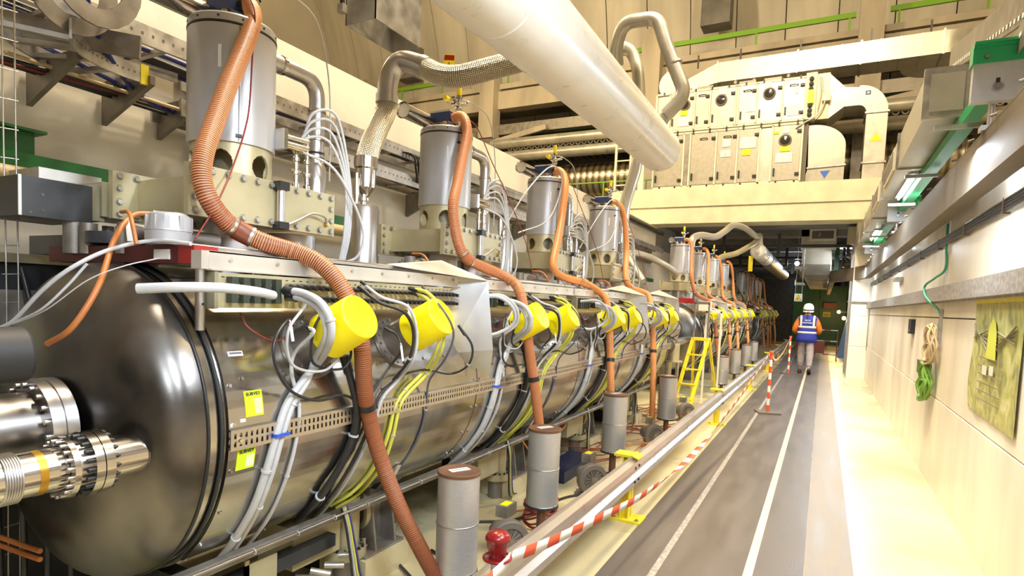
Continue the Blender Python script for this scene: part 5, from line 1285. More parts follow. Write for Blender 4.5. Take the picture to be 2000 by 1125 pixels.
CL = ['filter canister nearest the camera, beside the red bollard', 'second filter canister, with the ribbed hose ending behind its brown lid', 'third filter canister, beside the round grey blower', 'fourth filter canister, before the yellow stepladder',
      'filter canister just past the yellow stepladder', 'sixth filter canister along the guard rail', 'seventh filter canister along the guard rail', 'farthest filter canister along the guard rail']
for i, c in enumerate(CAN): canister(*c)['label'] = CL[i]
def blower(x, y, lab):
    g = thing('blower', (x, y, 0), lab, 'blower'); ax = Vector((.75, -.66, 0))
    c = Vector((x, y, .135))
    MB().lathe([(0, -.04), (.105, -.04), (.125, -.02), (.125, .03), (.118, .04), (.085, .045), (.08, .035), (0, .035)], c, ax, 36).build('scroll_housing', 'grille', g)
    b = MB()
    for k in range(14): a = 2*PI*k/14; d = Vector((0, 0, 1))*math.cos(a)+ax.cross(Vector((0, 0, 1))).normalized()*math.sin(a); b.bar(c+ax.normalized()*.04+d*.025, c+ax.normalized()*.042+d*.078, .006, .01)
    b.lathe([(.025, .035), (.025, .048), (0, .05)], c, ax, 16); b.build('fan_guard', 'galvd', g)
    MB().cyl(c-ax.normalized()*.04, c-ax.normalized()*.17, .06, 24).build('motor', 'galvd', g)
    MB().box(x-.10, x-.02, y+.02, y+.14, .25, .32).build('terminal_box', 'galvd', g)
    MB().box(x-.085, x-.035, y+.04, y+.12, .32, .3215).build('warning_label', 'yellow', g)
    b = MB(); b.box(x-.12, x+.06, y-.06, y+.18, 0, .02).box(x-.04, x, y-.02, y+.1, .02, .06); b.build('foot_plate', 'galvd', g)
    return g
blower(-1.55, 2.98, 'round grey blower half hidden behind the guard rail by the second canister')
blower(-1.56, 4.42, 'round grey blower on the floor left of the third canister foot')
blower(-1.55, 6.32, 'round grey blower by the fourth canister foot')
blower(-1.55, 8.05, 'grey blower by the foot of the yellow stepladder')

# ------------------------------------------------------------------ guard rail
XR_ = -1.13
prof = [(0, .475), (.0, .452), (.035, .437), (.038, .398), (.006, .375), (.003, .335), (.036, .315), (.036, .275), (.0, .258), (0, .238)]
def rail_len(y0, y1, lab):
    g = thing('guard_rail', (XR_, (y0+y1)/2, 0), lab, 'guard rail'); b = MB(); t = .004
    P = [(XR_+x, z) for x, z in prof]; vs = []; 
    for y in (y0, y1):
        for x, z in P: vs.append((x, y, z))
        for x, z in P: vs.append((x-t, y, z))
    n = len(P); fs = []
    for i in range(n-1): fs += [(i, i+1, 2*n+i+1, 2*n+i), (n+i, 2*n+n+i, 2*n+n+i+1, n+i+1), (i, n+i, n+i+1, i+1)]
    fs += [(0, 2*n, 3*n, n), (n-1, 2*n-1, 4*n-1, 3*n-1)]
    b.add(vs, fs, False); b.build('rail_beam', 'railst', g)
    b = MB()
    for y in (y0+.06, y0+.15):
        for z in (.40, .30): b.bolt((XR_+.036 if z != .35 else XR_, y, z), (1, 0, 0), .009, .008)
    b.build('splice_bolts', 'black', g)
    return g
ys = [-1.0, 3.95, 8.0, 12.1, 16.2, 20.3, 24.4]
GL = ['nearest length of silver guard rail, ending at the red bollard side', 'second length of silver guard rail, between the first two yellow posts', 'third length of silver guard rail, beside the near striped post', 'length of silver guard rail left of the far striped post', 'length of guard rail beside the walking person', 'farthest length of silver guard rail']
for i, (a, c_) in enumerate(zip(ys, ys[1:])): rail_len(a, c_, GL[i])
def rail_post(y, lab):
    g = thing('rail_post', (-1.17, y, 0), lab, 'post')
    MB().box(-1.27, -1.04, y-.10, y+.07, 0, .016).build('base_plate', 'yelp', g)
    b = MB(); b.box(-1.20, -1.19, y-.06, y+.04, .016, .46).box(-1.145, -1.135, y-.06, y+.04, .016, .46).box(-1.20, -1.135, y-.015, y-.005, .016, .46); b.build('post_web', 'yelp', g)
    b = MB(); b.box(-1.26, -1.135, y-.07, y+.06, .46, .478).prism([(-1.135, y-.07, .476), (-1.135, y+.06, .476), (-1.08, y+.06, .455), (-1.08, y-.07, .455)], (0, 0, .008)); b.build('top_bracket', 'yelp', g)
    b = MB()
    for x in (-1.24, -1.07): b.bolt((x, y-.07, .016), (0, 0, 1), .011, .014)
    b.build('anchor_bolts', 'olive', g)
for i, y in enumerate(ys[1:]): rail_post(y+.15, ['yellow guard rail post nearest the camera', 'second yellow guard rail post along the rail', 'third yellow guard rail post along the rail', 'fourth yellow guard rail post along the rail', 'fifth yellow guard rail post along the rail', 'last yellow guard rail post, farthest away'][i])
# striped posts, bollard, tape
def striped(x, y, lab, a=.35):
    g = thing('striped_post', (x, y, 0), lab, 'post'); ca, sa = math.cos(a), math.sin(a)
    MB().obox((x, y, .018), (ca, sa, 0), (-sa, ca, 0), (0, 0, 1), .16, .14, .012).build('base', 'grille', g)
    n = 9; h = .88/n
    for k in range(n): MB().cyl((x, y, .03+h*k), (x, y, .03+h*(k+1)), .021, 18).build('tube_band', 'tapeo' if k % 2 == 0 else 'tapew', g)
    MB().lathe([(.021, .90), (.030, .905), (.032, .94), (.026, .948), (0, .95)], (x, y, 0), (0, 0, 1), 18).build('cap', 'tapeo', g)
striped(-.64, 9.55, 'near red and white striped post standing on the walkway')
striped(-.66, 15.9, 'far red and white striped post beside the walking person')
g = thing('red_bollard', (-1.04, 1.92, 0), 'white bollard with a glossy red knob top by the guard rail', 'bollard'); bx, by = -1.04, 1.92
MB().cyl((bx, by, 0), (bx, by, .57), .024, 20).build('tube', 'white', g)
MB().lathe([(0, 0), (.12, 0), (.12, .02), (.03, .035)], (bx, by, 0.006), (0, 0, 1), 32).build('foot', 'rubber', g)
k_ = MB().lathe([(.026, .545), (.031, .56), (.042, .625), (.049, .632), (.049, .642), (.042, .655), (.024, .665), (0, .667)], (bx, by, 0), (0, 0, 1), 36, sharp=1.2).build('knob_top', 'rplast', g)
b = MB(); b.torus((bx, by, .56), (0, 0, 1), .052, .006, 32, 8); b.lathe([(.02, .553), (.034, .553), (.034, .567), (.02, .567)], (bx, by, 0), (0, 0, 1), 24)
for a in (0, PI*.66, PI*1.33): b.bar((bx+.03*math.cos(a), by+.03*math.sin(a), .56), (bx+.052*math.cos(a), by+.052*math.sin(a), .56), .010, .007)
b.build('tape_ring', 'rplast', g)
def tape(pts, lab, w_=.05, seg=.13, twist=None):
    P = resample(smooth_path(pts, 10), seg/4); g = thing('barrier_tape', pts[0], lab, 'barrier tape'); n = len(P)
    b = MB(); L = []
    for j in range(n):
        t = j/(n-1); a = twist(t) if twist else 0
        T = (P[min(j+1, n-1)]-P[max(j-1, 0)]).normalized(); sx = T.cross(Vector((0, 0, 1))).normalized(); up = sx.cross(T)
        d = up*math.cos(a)+sx*math.sin(a); na = T.cross(d).normalized()*.0004; L += [P[j]-d*w_/2, P[j]+d*w_/2, P[j]+d*w_/2+na, P[j]-d*w_/2+na]
    b.add(L, [])
    for i in range(n-1):
        o = 4*i
        for k in range(4): b.f.append([o+k, o+(k+1) % 4, o+4+(k+1) % 4, o+4+k]); b.sm.append(True); b.mi.append((i//4) % 2)
    b.build('tape_band', ['tapew', 'tapeo'], g)
tape([(bx+.04, by+.04, .555), (-1.02, 2.4, .46), (-.99, 3.0, .39), (-.96, 3.8, .305), (-.92, 5.0, .27), (-.86, 6.4, .38), (-.76, 8.0, .62), (-.66, 9.5, .90)], 'red and white barrier tape sagging from the bollard to the striped post', .055, .135,
     lambda t: 1.5*math.exp(-((t-.42)/.10)**2)+.15)
tape([(bx+.04, by+.03, .555), (bx+.045, by-.06, .545), (-1.02, 1.5, .50), (-1.02, .9, .46), (-1.02, .2, .44)], 'red and white barrier tape running from the bollard towards the camera', .055, .135)
tape([(-.64, 9.58, .91), (-.72, 12, .62), (-.70, 14, .66), (-.66, 15.88, .90)], 'red and white tape between the two striped posts', .05, .13)

# ------------------------------------------------------------------ supports and gear below the vessels
def support(y, lab):
    g = thing('vessel_support', (-2.3, y, 0), lab, 'support')
    MB().box(-2.36, -2.03, y-.20, y+.16, 0, .14).build('plinth', 'floor', g)
    MB().box(-2.33, -2.05, y-.18, y+.14, .14, .155).build('base_plate', 'galvd', g)
    b = MB()
    for yy in (y-.09, y+.07): b.prism([(-2.06, yy, .155), (-2.30, yy, .155), (-2.30, yy, .60), (-2.16, yy, .56), (-2.12, yy, .56)], (0, .012, 0))
    b.prism([(-2.19, y-.09, .155), (-2.17, y-.09, .155), (-2.17, y-.09, .52), (-2.19, y-.09, .52)], (0, .16, 0)); b.build('gusset', 'galvd', g)
    b = MB(); b.prism([(-2.75, y-.10, .44), (-2.06, y-.10, .50), (-1.93, y-.10, .66), (-2.0, y-.10, .64), (-2.15, y-.10, .49), (-2.39, y-.10, .44)], (0, .2, 0)); b.build('saddle', 'blackp', g)
    b = MB(); b.cyl((-2.10, y-.14, .155), (-2.10, y-.14, .24), .012, 10).cyl((-2.10, y-.14, .19), (-2.10, y-.14, .205), .022, 6).cyl((-2.10, y+.11, .155), (-2.10, y+.11, .24), .012, 10); b.build('jack_bolts', 'sat', g)
    MB().bar((-1.98, y-.11, .52), (-1.90, y-.11, .66), .03, .006, up=(1, 0, 0)).build('bright_strap', 'alu', g)
    MB().box(-2.7, -2.36, y-.20, y+.16, 0, .45).build('rear_block', 'blackp', g)
    return g
for m in range(3):
    for k, yy in enumerate((2.50, 4.15, 5.80, 7.45)):
        lab = ['support plinth under the nearest vessel, behind the first canister', 'support plinth under the nearest vessel, behind the second canister', 'support plinth under the nearest vessel, behind the third canister', 'support plinth at the far end of the nearest vessel'][k] if m == 0 else '%s dark support plinth under the %s vessel' % (KN[k], VN[m])
        if m == 0 and k == 0: s0 = support(yy, lab)
        else: rep(s0, MODS[m]+yy-2.5, lab, None if m == 0 else 'support plinths of the %s vessel' % VN[m])
def pump(y, lab):
    g = thing('pump_port', (-2.2, y, .2), lab, 'pump port')
    MB().box(-2.34, -2.10, y-.34, y-.04, .24, .44).build('beige_box', 'beige', g)
    MB().lathe([(.075, .20), (.075, .47)], (-2.18, y+.08, 0), (0, 0, 1), 28).build('neck', 'beige', g)
    b = MB(); b.lathe([(0, .15), (.115, .15), (.115, .20), (.075, .20)], (-2.18, y+.08, 0), (0, 0, 1), 32).lathe([(.09, 0), (.12, 0), (.12, .04), (.09, .04)], (-2.22, y+.20, .36), (.3, 1, 0), 32); b.build('flange', 'beige', g)
    b = MB()
    for k in range(16): a = 2*PI*k/16; b.bolt((-2.18+.10*math.cos(a), y+.08+.10*math.sin(a), .20), (0, 0, 1), .007, .012)
    for k in range(14): a = 2*PI*k/14; b.bolt((-2.21+.105*math.cos(a), y+.20, .36+.105*math.sin(a)), (0, -1, 0), .006, .01)
    b.build('flange_bolts', 'black', g); b = MB()
    b.cyl((-2.18, y+.08, 0), (-2.18, y+.08, .15), .06, 20); b.build('pump_body', 'galvd', g)
    return g
q0 = pump(2.22, 'beige pump port with bolted flange under the nearest vessel')
for k, lab in ((1, 'beige pump port behind the second canister'), (2, 'beige pump port behind the third canister'), (3, 'beige pump port near the far end of the nearest vessel')): rep(q0, PITCH*k, lab)
tag(MB().cyl((-1.95, 1.0, .50), (-1.95, 7.9, .50), .006, 8).build('slim_rail_rod', 'sat'), 'slim bright rod running low along the nearest vessel', 'rod')
tag(MB().box(-2.02, -1.98, .95, 7.9, .46, .50).build('lower_tray', 'galvd'), 'dark low cable tray under the nearest vessel', 'cable tray')
random.seed(9)
for k in range(4):
    y = 2.05+PITCH*k
    for j in range(4):
        pts = [(-1.97, y+.012*j, .52), (-1.955, y+.02+.012*j, .42), (-1.98, y+.08+.015*j, .25), (-2.0, y+.14+.02*j, .08), (-2.05, y+.3+.03*j, .012)]
        tag(MB().tube(pts, .006, 7).build('falling_cable', ['cabk', 'white', 'caby', 'cabb'][j]), '%s cable dropping from the low rod to the floor, %s group' % (['black', 'white', 'yellow green', 'dark blue'][j], KN[k]), 'cable')
    b = MB()
    for j in range(7): yy = y-.5+.22*j; b.torus((-1.95, yy, .497), (0, 1, .1), .011, .0025, 12, 5)
    tag(b.build('rod_tie', 'white'), 'white ties along the slim rod, %s group' % KN[k], 'cable tie')
# loose cables on the floor
FC = [([(-2.0, 2.85, .012), (-1.75, 2.75, .012), (-1.6, 2.6, .012), (-1.45, 2.45, .012)], 'cabk', .009, 'black cable on the floor reaching the first canister'),
      ([(-2.05, 2.6, .012), (-1.8, 2.45, .02), (-1.6, 2.35, .012)], 'cabk', .009, 'black cable on the floor in front of the first plinth'),
      ([(-2.0, 3.4, .012), (-1.8, 3.6, .012), (-1.7, 4.2, .012), (-1.5, 4.5, .012), (-1.35, 4.9, .02)], 'cabk', .009, 'black cable snaking over the floor behind the second canister'),
      ([(-1.9, 5.0, .012), (-1.6, 5.1, .012), (-1.4, 5.6, .012)], 'cabk', .008, 'black cable on the floor behind the third canister'),
      ([(-1.95, 3.9, .5), (-1.85, 4.0, .3), (-1.8, 4.1, .1), (-1.7, 4.05, .012), (-1.9, 3.7, .012)], 'cabo', .006, 'orange cable hanging to the floor left of the third canister')]
for pts, m_, r, lab in FC: tag(MB().tube(pts, r, 8).build('floor_cable', m_), lab, 'cable')
random.seed(21)
for i in range(22):
    x0 = random.uniform(-2.3, -1.6); y0_ = random.uniform(6.9, 9.0) if i > 6 else random.uniform(4.6, 6.6)
    if i <= 6: x0 = random.uniform(-2.2, -1.75)
    pts = [(x0+random.uniform(-.3, .3), y0_+random.uniform(-.5, .5), .012+random.uniform(0, .12)) for _ in range(6)]
    tag(MB().tube(pts, .006, 6, res=6).build('tangled_cable', ['cabo', 'cabr', 'cabr', 'tan'][i % 4]), 'orange or red cable in the tangle on the floor under the vessel', 'cable', 'tangled floor cables')
g = thing('red_cable_coil', (-1.62, 3.62, 0), 'dark red cable coil on the floor behind the second canister', 'cable coil'); b = MB()
for k in range(9):
    b.tube([Vector((-1.66+.10*math.cos(t)+.006*(k % 3), 3.66+.16*math.sin(t), .02+.022*k*.8+.02*math.sin(2*t+k))) for t in [2*PI*i/24 for i in range(25)]], .007, 7, raw=True, caps=False)
b.build('loops', 'cabr', g)
g = thing('orange_cable_coil', (-2.1, 4.75, .3), 'orange cable coil hanging under the vessel left of the third canister', 'cable coil'); b = MB()
for k in range(7): b.tube([Vector((-2.05+.01*k, 4.78+.10*math.cos(t), .42+.05*math.sin(t)+.006*k)) for t in [2*PI*i/20 for i in range(21)]], .006, 6, raw=True, caps=False)
b.build('loops', 'cabo', g)
tag(MB().box(-2.1, -1.85, 4.55, 5.3, 0, .10).build('blue_case', 'navy'), 'dark blue case on the floor under the nearest vessel', 'case')
b = MB(); b.box(-2.08, -2.02, .9, 1.7, .18, .24); tag(b.build('yellow_bar', 'yelp'), 'yellow bar low under the near end of the vessel', 'bar')
g = thing('underframe_gear', (-2.2, 1.7, 0), 'dark underframe below the near end of the vessel', 'frame')
b = MB(); b.box(-2.8, -2.05, 1.35, 1.42, .30, .42).box(-2.12, -2.05, 1.35, 2.1, .30, .36).box(-2.12, -2.05, 1.38, 1.45, 0, .3).box(-2.8, -2.73, 1.38, 1.45, 0, .3); b.build('beams', 'blackp', g)
b = MB(); b.box(-2.05, -2.04, 1.58, 1.74, .25, .40).box(-2.05, -2.04, 1.58, 1.60, .25, .42); b.build('small_plate', 'beige', g)
random.seed(2); b = MB()
for k in range(8): y = 1.5+.09*k; b.cyl((-2.06, y, .2+random.uniform(0, .05)), (-1.99, y+.06, .2+random.uniform(0, .04)), .016, 10)
b.build('plug_row', 'galv', g)
g = thing('left_low_gear', (-3.0, .9, 0), 'dark gear with orange pipes low at the left edge', 'equipment')
b = MB()
for k in range(7): b.cyl((-2.9+.06*k, .95+.05*k, .1), (-2.95+.07*k, .92+.06*k, 1.2), .012, 8)
b.build('uprights', 'blackp', g); b = MB(); b.cyl((-2.62, .98, .60), (-2.34, .99, .61), .009, 10).cyl((-2.62, .98, .57), (-2.34, .99, .58), .009, 10); b.build('orange_pipes', 'cabo', g)
b = MB()
for z in (.2, .35, .8, 1.0): b.bar((-3.0, .9, z), (-2.4, 1.05, z+.05), .02, .02)
b.build('cross_bars', 'grille', g)

def rack(y, lab):
    g = thing('equipment_rack', (-3.45, y, 0), lab, 'rack')
    MB().box(-3.85, -3.15, y-.78, y+.78, .06, 1.62).build('rack_body', 'blackp', g)
    b = MB()
    for yy in (y-.78, y, y+.74): b.box(-3.15, -3.12, yy, yy+.04, 0, 1.66)
    b.box(-3.15, -3.12, y-.78, y+.78, 1.62, 1.66).box(-3.15, -3.12, y-.78, y+.78, .9, .93); b.build('rack_frame', 'olive', g)
    for k in range(3): MB().box(-3.15, -3.135, y-.68+.48*k, y-.30+.48*k, 1.0+.05*k, 1.5).build('rack_panel', ['grille', 'beige', 'galvd'][k], g)
    b = MB()
    for k in range(6): b.tube([(-3.1, y-.6+.2*k, 1.6), (-3.06, y-.55+.2*k, 1.3), (-3.1, y-.5+.22*k, .9)], .012, 6)
    b.build('rack_leads', 'cabk', g)
    return g
for k in range(8): rack(.85+1.6*k, ['dark equipment rack behind the dark vessel end at the left edge', 'dark equipment rack behind the first coupler drum', 'dark equipment rack behind the second coupler drum', 'dark equipment rack behind the third coupler drum', 'dark equipment rack behind the fourth coupler drum', 'dark equipment rack behind the gap between vessels', 'dark equipment rack behind the near end of the second vessel', 'dark equipment rack behind the second vessel'][k])

# ------------------------------------------------------------------ beam pipes at the near end
def beampipe():
    g = thing('beam_pipe', (-1.95, .9, .93), 'bright steel beam pipe with bolted flange entering the dark end', 'pipe'); x, z = -1.945, 1.0; A = (0, 1, 0)
    MB().lathe([(.066, .98), (.066, 1.13)], (x, 0, z), A, 44).build('near_tube', 'pol', g)
    b = MB(); b.torus((x, 1.095, z), A, .067, .003, 44, 6); b.build('weld_bead', 'domest', g)
    for y0_, w_, r_ in ((.925, .024, .098), (.952, .026, .098)): MB().lathe([(.066, y0_), (r_, y0_), (r_, y0_+w_), (.066, y0_+w_)], (x, 0, z), A, 56).build('flange_disc', 'pol', g)
    MB().lathe([(.07, .885), (.075, .885), (.075, .925)], (x, 0, z), A, 44).build('flange_collar', 'sat', g)
    MB().lathe([(.066, .872), (.092, .872), (.092, .888), (.066, .888)], (x, 0, z), A, 56).build('flange_disc', 'pol', g)
    b = MB()
    for k in range(20):
        a = 2*PI*k/20; d = Vector((math.cos(a), 0, math.sin(a))); p = Vector((x, 0, z))+d*.087
        b.cyl(p+Vector((0, .905, 0)), p+Vector((0, .925, 0)), .0075, 6); b.cyl(p+Vector((0, .978, 0)), p+Vector((0, .99, 0)), .0075, 6); b.cyl(p+Vector((0, .99, 0)), p+Vector((0, .996, 0)), .004, 8)
    b.build('flange_nuts', 'black', g)
    b = MB()
    for k in range(20):
        a = 2*PI*(k+.5)/20; d = Vector((math.cos(a), 0, math.sin(a))); p = Vector((x, 0, z))+d*.081
        b.cyl(p+Vector((0, .856, 0)), p+Vector((0, .872, 0)), .0065, 6)
    b.build('hex_bolts', 'sat', g)
    MB().lathe([(.062, .76), (.0635, .76), (.0635, .875)], (x, 0, z), A, 44).build('far_tube', 'pol', g)
    MB().lathe([(.0638, .800), (.0642, .800), (.0642, .820), (.0638, .820)], (x, 0, z), A, 44).build('amber_tape_band', 'kapton', g)
    b = MB()
    for k in range(7): b.lathe([(.0635, .762-.006*k), (.072, .759-.006*k), (.0635, .756-.006*k)], (x, 0, z), A, 44, sharp=3)
    b.build('bellows', 'sat', g); MB().lathe([(.064, .30), (.064, .72)], (x, 0, z), A, 32).build('entering_tube', 'pol', g)
beampipe()
g = thing('large_beam_pipe', (-2.22, .8, .9), 'wider steel pipe behind the beam pipe at the left edge', 'pipe'); A = (0, 1, 0); x, z = -2.26, 1.06
MB().lathe([(.125, .2), (.125, .94)], (x, 0, z), A, 48).build('tube', 'domest', g)
MB().lathe([(.125, .925), (.165, .925), (.165, .955), (.16, .957), (.16, .963), (.165, .965), (.165, 1.0), (.12, 1.0)], (x, 0, z), A, 56).build('flange', 'sat', g)
b = MB()
for k in range(20): a = 2*PI*k/20; b.cyl((x+.147*math.cos(a), .91, z+.147*math.sin(a)), (x+.147*math.cos(a), .925, z+.147*math.sin(a)), .009, 8)
b.build('flange_nuts', 'sat', g)
g = thing('black_end_cylinder', (-2.08, .8, 1.25), 'black round cylinder end at the left edge above the pipes', 'cylinder')
MB().lathe([(0, .25), (.082, .25), (.082, .82), (.077, .829), (0, .83)], (-2.045, 0, 1.33), A, 44).build('body', 'rubber', g)

# ------------------------------------------------------------------ between the vessels and into the tunnel
g = thing('yellow_stepladder', (-1.6, 9.2, 0), 'yellow folding stepladder behind the guard rail', 'stepladder')
T1 = [(-1.70, 9.0), (-1.48, 9.0)]; B1_ = [(-1.86, 8.55), (-1.62, 8.55)]; B2_ = [(-1.80, 9.75), (-1.40, 9.75)]
for i in range(2):
    MB().bar((B1_[i][0], B1_[i][1], 0), (T1[i][0], T1[i][1], 1.06), .045, .03).build('front_leg', 'yelp', g)
    MB().bar((B2_[i][0], B2_[i][1], 0), (T1[i][0], T1[i][1]+.12, 1.06), .04, .025).build('rear_leg', 'yelp', g)
for k in range(4):
    t = .2+.2*k; p = Vector((*B1_[0], 0)).lerp(Vector((*T1[0], 1.06)), t); q = Vector((*B1_[1], 0)).lerp(Vector((*T1[1], 1.06)), t); MB().bar(p, q, .05, .02).build('tread', 'yelp', g)
MB().box(-1.72, -1.46, 8.98, 9.16, 1.06, 1.10).build('top_platform', 'yelp', g)
for x in (-1.69, -1.49): MB().box(x-.012, x+.012, 9.0, 9.03, 1.10, 1.62).build('handrail_post', 'sat', g)
MB().box(-1.70, -1.48, 9.0, 9.03, 1.60, 1.64).build('handrail_top', 'sat', g)
g = thing('beige_valve_stand', (-2.0, 8.6, 0), 'beige vacuum valve stand left of the yellow stepladder', 'valve')
b = MB(); b.cyl((-2.0, 8.6, 0), (-2.0, 8.6, .55), .07, 16).cyl((-2.0, 8.6, .55), (-2.0, 8.6, .8), .10, 20).cyl((-1.85, 8.45, .78), (-1.85, 8.45, 1.02), .085, 20).lathe([(0, 0), (.13, 0), (.13, .02), (0, .02)], (-1.85, 8.45, .76), (0, 0, 1), 24); b.build('valve_body', 'beige', g)
b = MB(); b.box(-1.92, -1.78, 8.38, 8.52, .52, .56).box(-1.93, -1.90, 8.4, 8.5, .56, .76).box(-1.80, -1.77, 8.4, 8.5, .56, .76); b.build('yoke', 'galv', g)
b = MB(); b.cyl((-1.9, 8.1, 1.0), (-1.9, 8.6, 1.0), .075, 24).cyl((-1.9, 8.2, 1.0), (-1.9, 8.23, 1.0), .12, 28).cyl((-1.9, 8.5, 1.0), (-1.9, 8.53, 1.0), .12, 28); b.build('flanged_tube', 'pol', g)
b = MB(); b.lathe([(.02, 0), (.045, .005), (.045, .11), (0, .12)], (-1.95, 8.2, .45), (0, 0, 1), 16); b.build('dark_motor', 'dred', g)
for i, (y, r_, lab) in enumerate(((8.25, .10, 'small beam pipe linking the first two vessels'), (17.3, .10, 'small beam pipe linking the second and far vessels'))):
    tag(MB().cyl((TX+.42, y-.3, 1.0), (TX+.42, y+2.2, 1.0), .065, 20).build('link_pipe', 'pol'), lab, 'pipe')
tag(MB().box(-1.85, -1.66, 10.15, 10.30, 1.5, 1.66).build('cream_box', 'cream'), 'cream box on the near end of the second vessel', 'box')
g = thing('pale_trestle', (-1.63, 10.2, 0), 'pale upright frame behind the yellow stepladder', 'frame')
for x in (-1.74, -1.50): MB().box(x-.015, x+.015, 10.3, 10.33, 0, 1.5).build('upright', 'cream', g)
MB().box(-1.75, -1.49, 10.3, 10.33, 1.47, 1.52).build('crosspiece', 'cream', g)
g = thing('red_crossbeam', (-2.4, 10.35, 1.62), 'red and black frame over the near end of the second vessel', 'frame'); MB().box(-2.6, -1.95, 10.25, 10.33, 1.62, 1.70).build('cross_bar', 'red', g)
g = thing('red_crossbeam', (-2.4, 19.5, 1.62), 'dark red frame over the near end of the far vessel', 'frame'); MB().box(-2.7, -1.90, 19.4, 19.48, 1.63, 1.70).build('cross_bar', 'dred', g)
g = thing('end_plate_gear', (-2.1, 19.2, 1.0), 'dark port cluster with a yellow disc on the far vessel end', 'port')
b = MB(); b.lathe([(0, 0), (.17, 0), (.17, .05), (.14, .09), (0, .09)], (-2.05, 19.12, 1.05), (0, 1, 0), 28); b.build('port_ring', 'galvd', g)
MB().lathe([(0, 0), (.055, 0), (.055, .03), (0, .03)], (-2.05, 19.08, 1.12), (0, 1, 0), 20).build('yellow_disc', 'yellow', g)
MB().box(-2.12, -1.98, 19.05, 19.12, .70, .90).build('white_valve', 'cream', g)
b = MB(); b.tube([(-2.2, 19.08, .9), (-2.1, 19.04, .5), (-1.95, 19.05, .45), (-1.82, 19.1, .8), (-1.80, 19.15, 1.1)], .012, 6).tube([(-2.3, 19.08, 1.2), (-2.35, 19.04, .8), (-2.2, 19.05, .4)], .012, 6); b.build('hanging_leads', 'cabk', g)
# second white pipe with its dome end, and hoses to it
g = thing('domed_white_pipe', (-1.575, 17, 2.86), 'white pipe with a domed end under the tunnel ceiling', 'pipe'); A = (0, 1, 0)
MB().lathe([(0, 16.18), (.08, 16.195), (.14, 16.23), (.185, 16.30), (.20, 16.38), (.20, 17.3)], (-1.575, 0, 3.06), A, 44, sharp=2).build('dome_end', 'pipew', g)
MB().lathe([(.203, 17.28), (.205, 17.28), (.205, 17.34), (.20, 17.34)], (-1.575, 0, 3.06), A, 44).build('seam_band', 'galvd', g)
MB().lathe([(.20, 17.34), (.20, 18.7)], (-1.575, 0, 3.06), A, 44).build('white_run', 'pipew', g)
MB().lathe([(.215, 18.7), (.215, 27.0), (0, 27.0)], (-1.575, 0, 3.06), A, 44).build('steel_run', 'sat', g)
b = MB(); b.cyl((-1.575, 16.42, 3.2), (-1.575, 16.42, 3.48), .10, 20, r1=.07).cyl((-1.575, 16.13, 3.06), (-1.575, 16.19, 3.06), .05, 16); b.build('nozzles', 'pipew', g)
MB().box(-1.80, -1.70, 16.4, 16.45, 2.55, 2.95).build('yellow_strap', 'yelp', g)
def insul(pts, r, lab, m_='duct'): tag(MB().tube(pts, r, 18, res=8).build('insulated_hose', m_), lab, 'hose')
insul([(-2.35, 11.7, 2.72), (-2.33, 11.8, 2.90), (-2.25, 12.2, 3.0), (-2.12, 13.0, 3.06), (-2.02, 13.6, 3.25), (-1.90, 14.0, 3.43), (-1.75, 14.8, 3.46), (-1.62, 15.8, 3.40), (-1.57, 16.3, 3.46)], .07, 'pale insulated hose arching up to the domed white pipe')
insul([(-2.35, 14.9, 2.72), (-2.25, 15.1, 2.82), (-2.0, 15.4, 2.92), (-1.80, 15.7, 3.08), (-1.65, 16.1, 3.25), (-1.60, 16.35, 3.40)], .07, 'lower insulated hose rising to the domed white pipe', 'beige')
insul([(-2.36, 8.5, 1.9), (-2.70, 8.8, 2.30), (-2.60, 9.15, 2.35), (-2.38, 9.6, 2.25), (-2.30, 10.2, 2.15), (-2.36, 10.6, 2.1)], .05, 'pale insulated hose lying between the first two vessels')
# vent duct under the tunnel slab
g = thing('tunnel_vent_duct', (-.25, 22, 2.6), 'wide sheet metal duct under the tunnel ceiling with a framed grille facing us', 'duct')
b = MB(); b.box(-.66, .20, 18.0, 18.6, 3.30, 3.80); b.build('grille_box', 'duct', g)
f = MB().box(-.46, .18, 17.94, 18.0, 3.50, 3.80).build('grille_frame', 'cream', g); MB().box(-.40, .12, 17.93, 17.945, 3.55, 3.76).build('grille_mesh', 'grille', f)
b = MB(); b.prism([(-.62, 18.3, 3.30), (-.62, 18.4, 3.60), (-.62, 19.2, 3.60), (-.62, 19.2, 2.55), (-.62, 18.9, 2.62), (-.62, 18.5, 2.90)], (.72, 0, 0)); b.build('bend', 'duct', g)
b = MB(); b.box(-.62, .10, 19.2, 40, 2.72, 3.30); b.build('run', 'duct', g)
b = MB()
for k in range(14): y = 19.2+1.1*k; b.box(-.65, .13, y, y+.05, 2.69, 3.33)
b.build('duct_flange', 'galv', g)
b = MB(); b.tube([(-.22, 17.93, 3.72), (-.20, 17.9, 3.66), (-.24, 17.9, 3.60)], .01, 6); b.build('grille_handle', 'white', g)
g = thing('green_ceiling_support', (.28, 20, 2.7), 'dark green steel tee support hanging from the tunnel ceiling', 'support')
b = MB(); b.box(.20, .32, 20.0, 20.12, 2.86, 3.62).box(-.1, .9, 20.0, 20.12, 2.74, 2.86).box(.0, .5, 20, 20.12, 3.55, 3.62); b.build('tee', 'green', g); b = MB(); b.bar((-.1, 20.06, 3.3), (.15, 20.06, 2.9), .06, .06).bar((.42, 20.06, 3.3), (.7, 20.06, 2.95), .06, .06); b.build('struts', 'blackp', g)
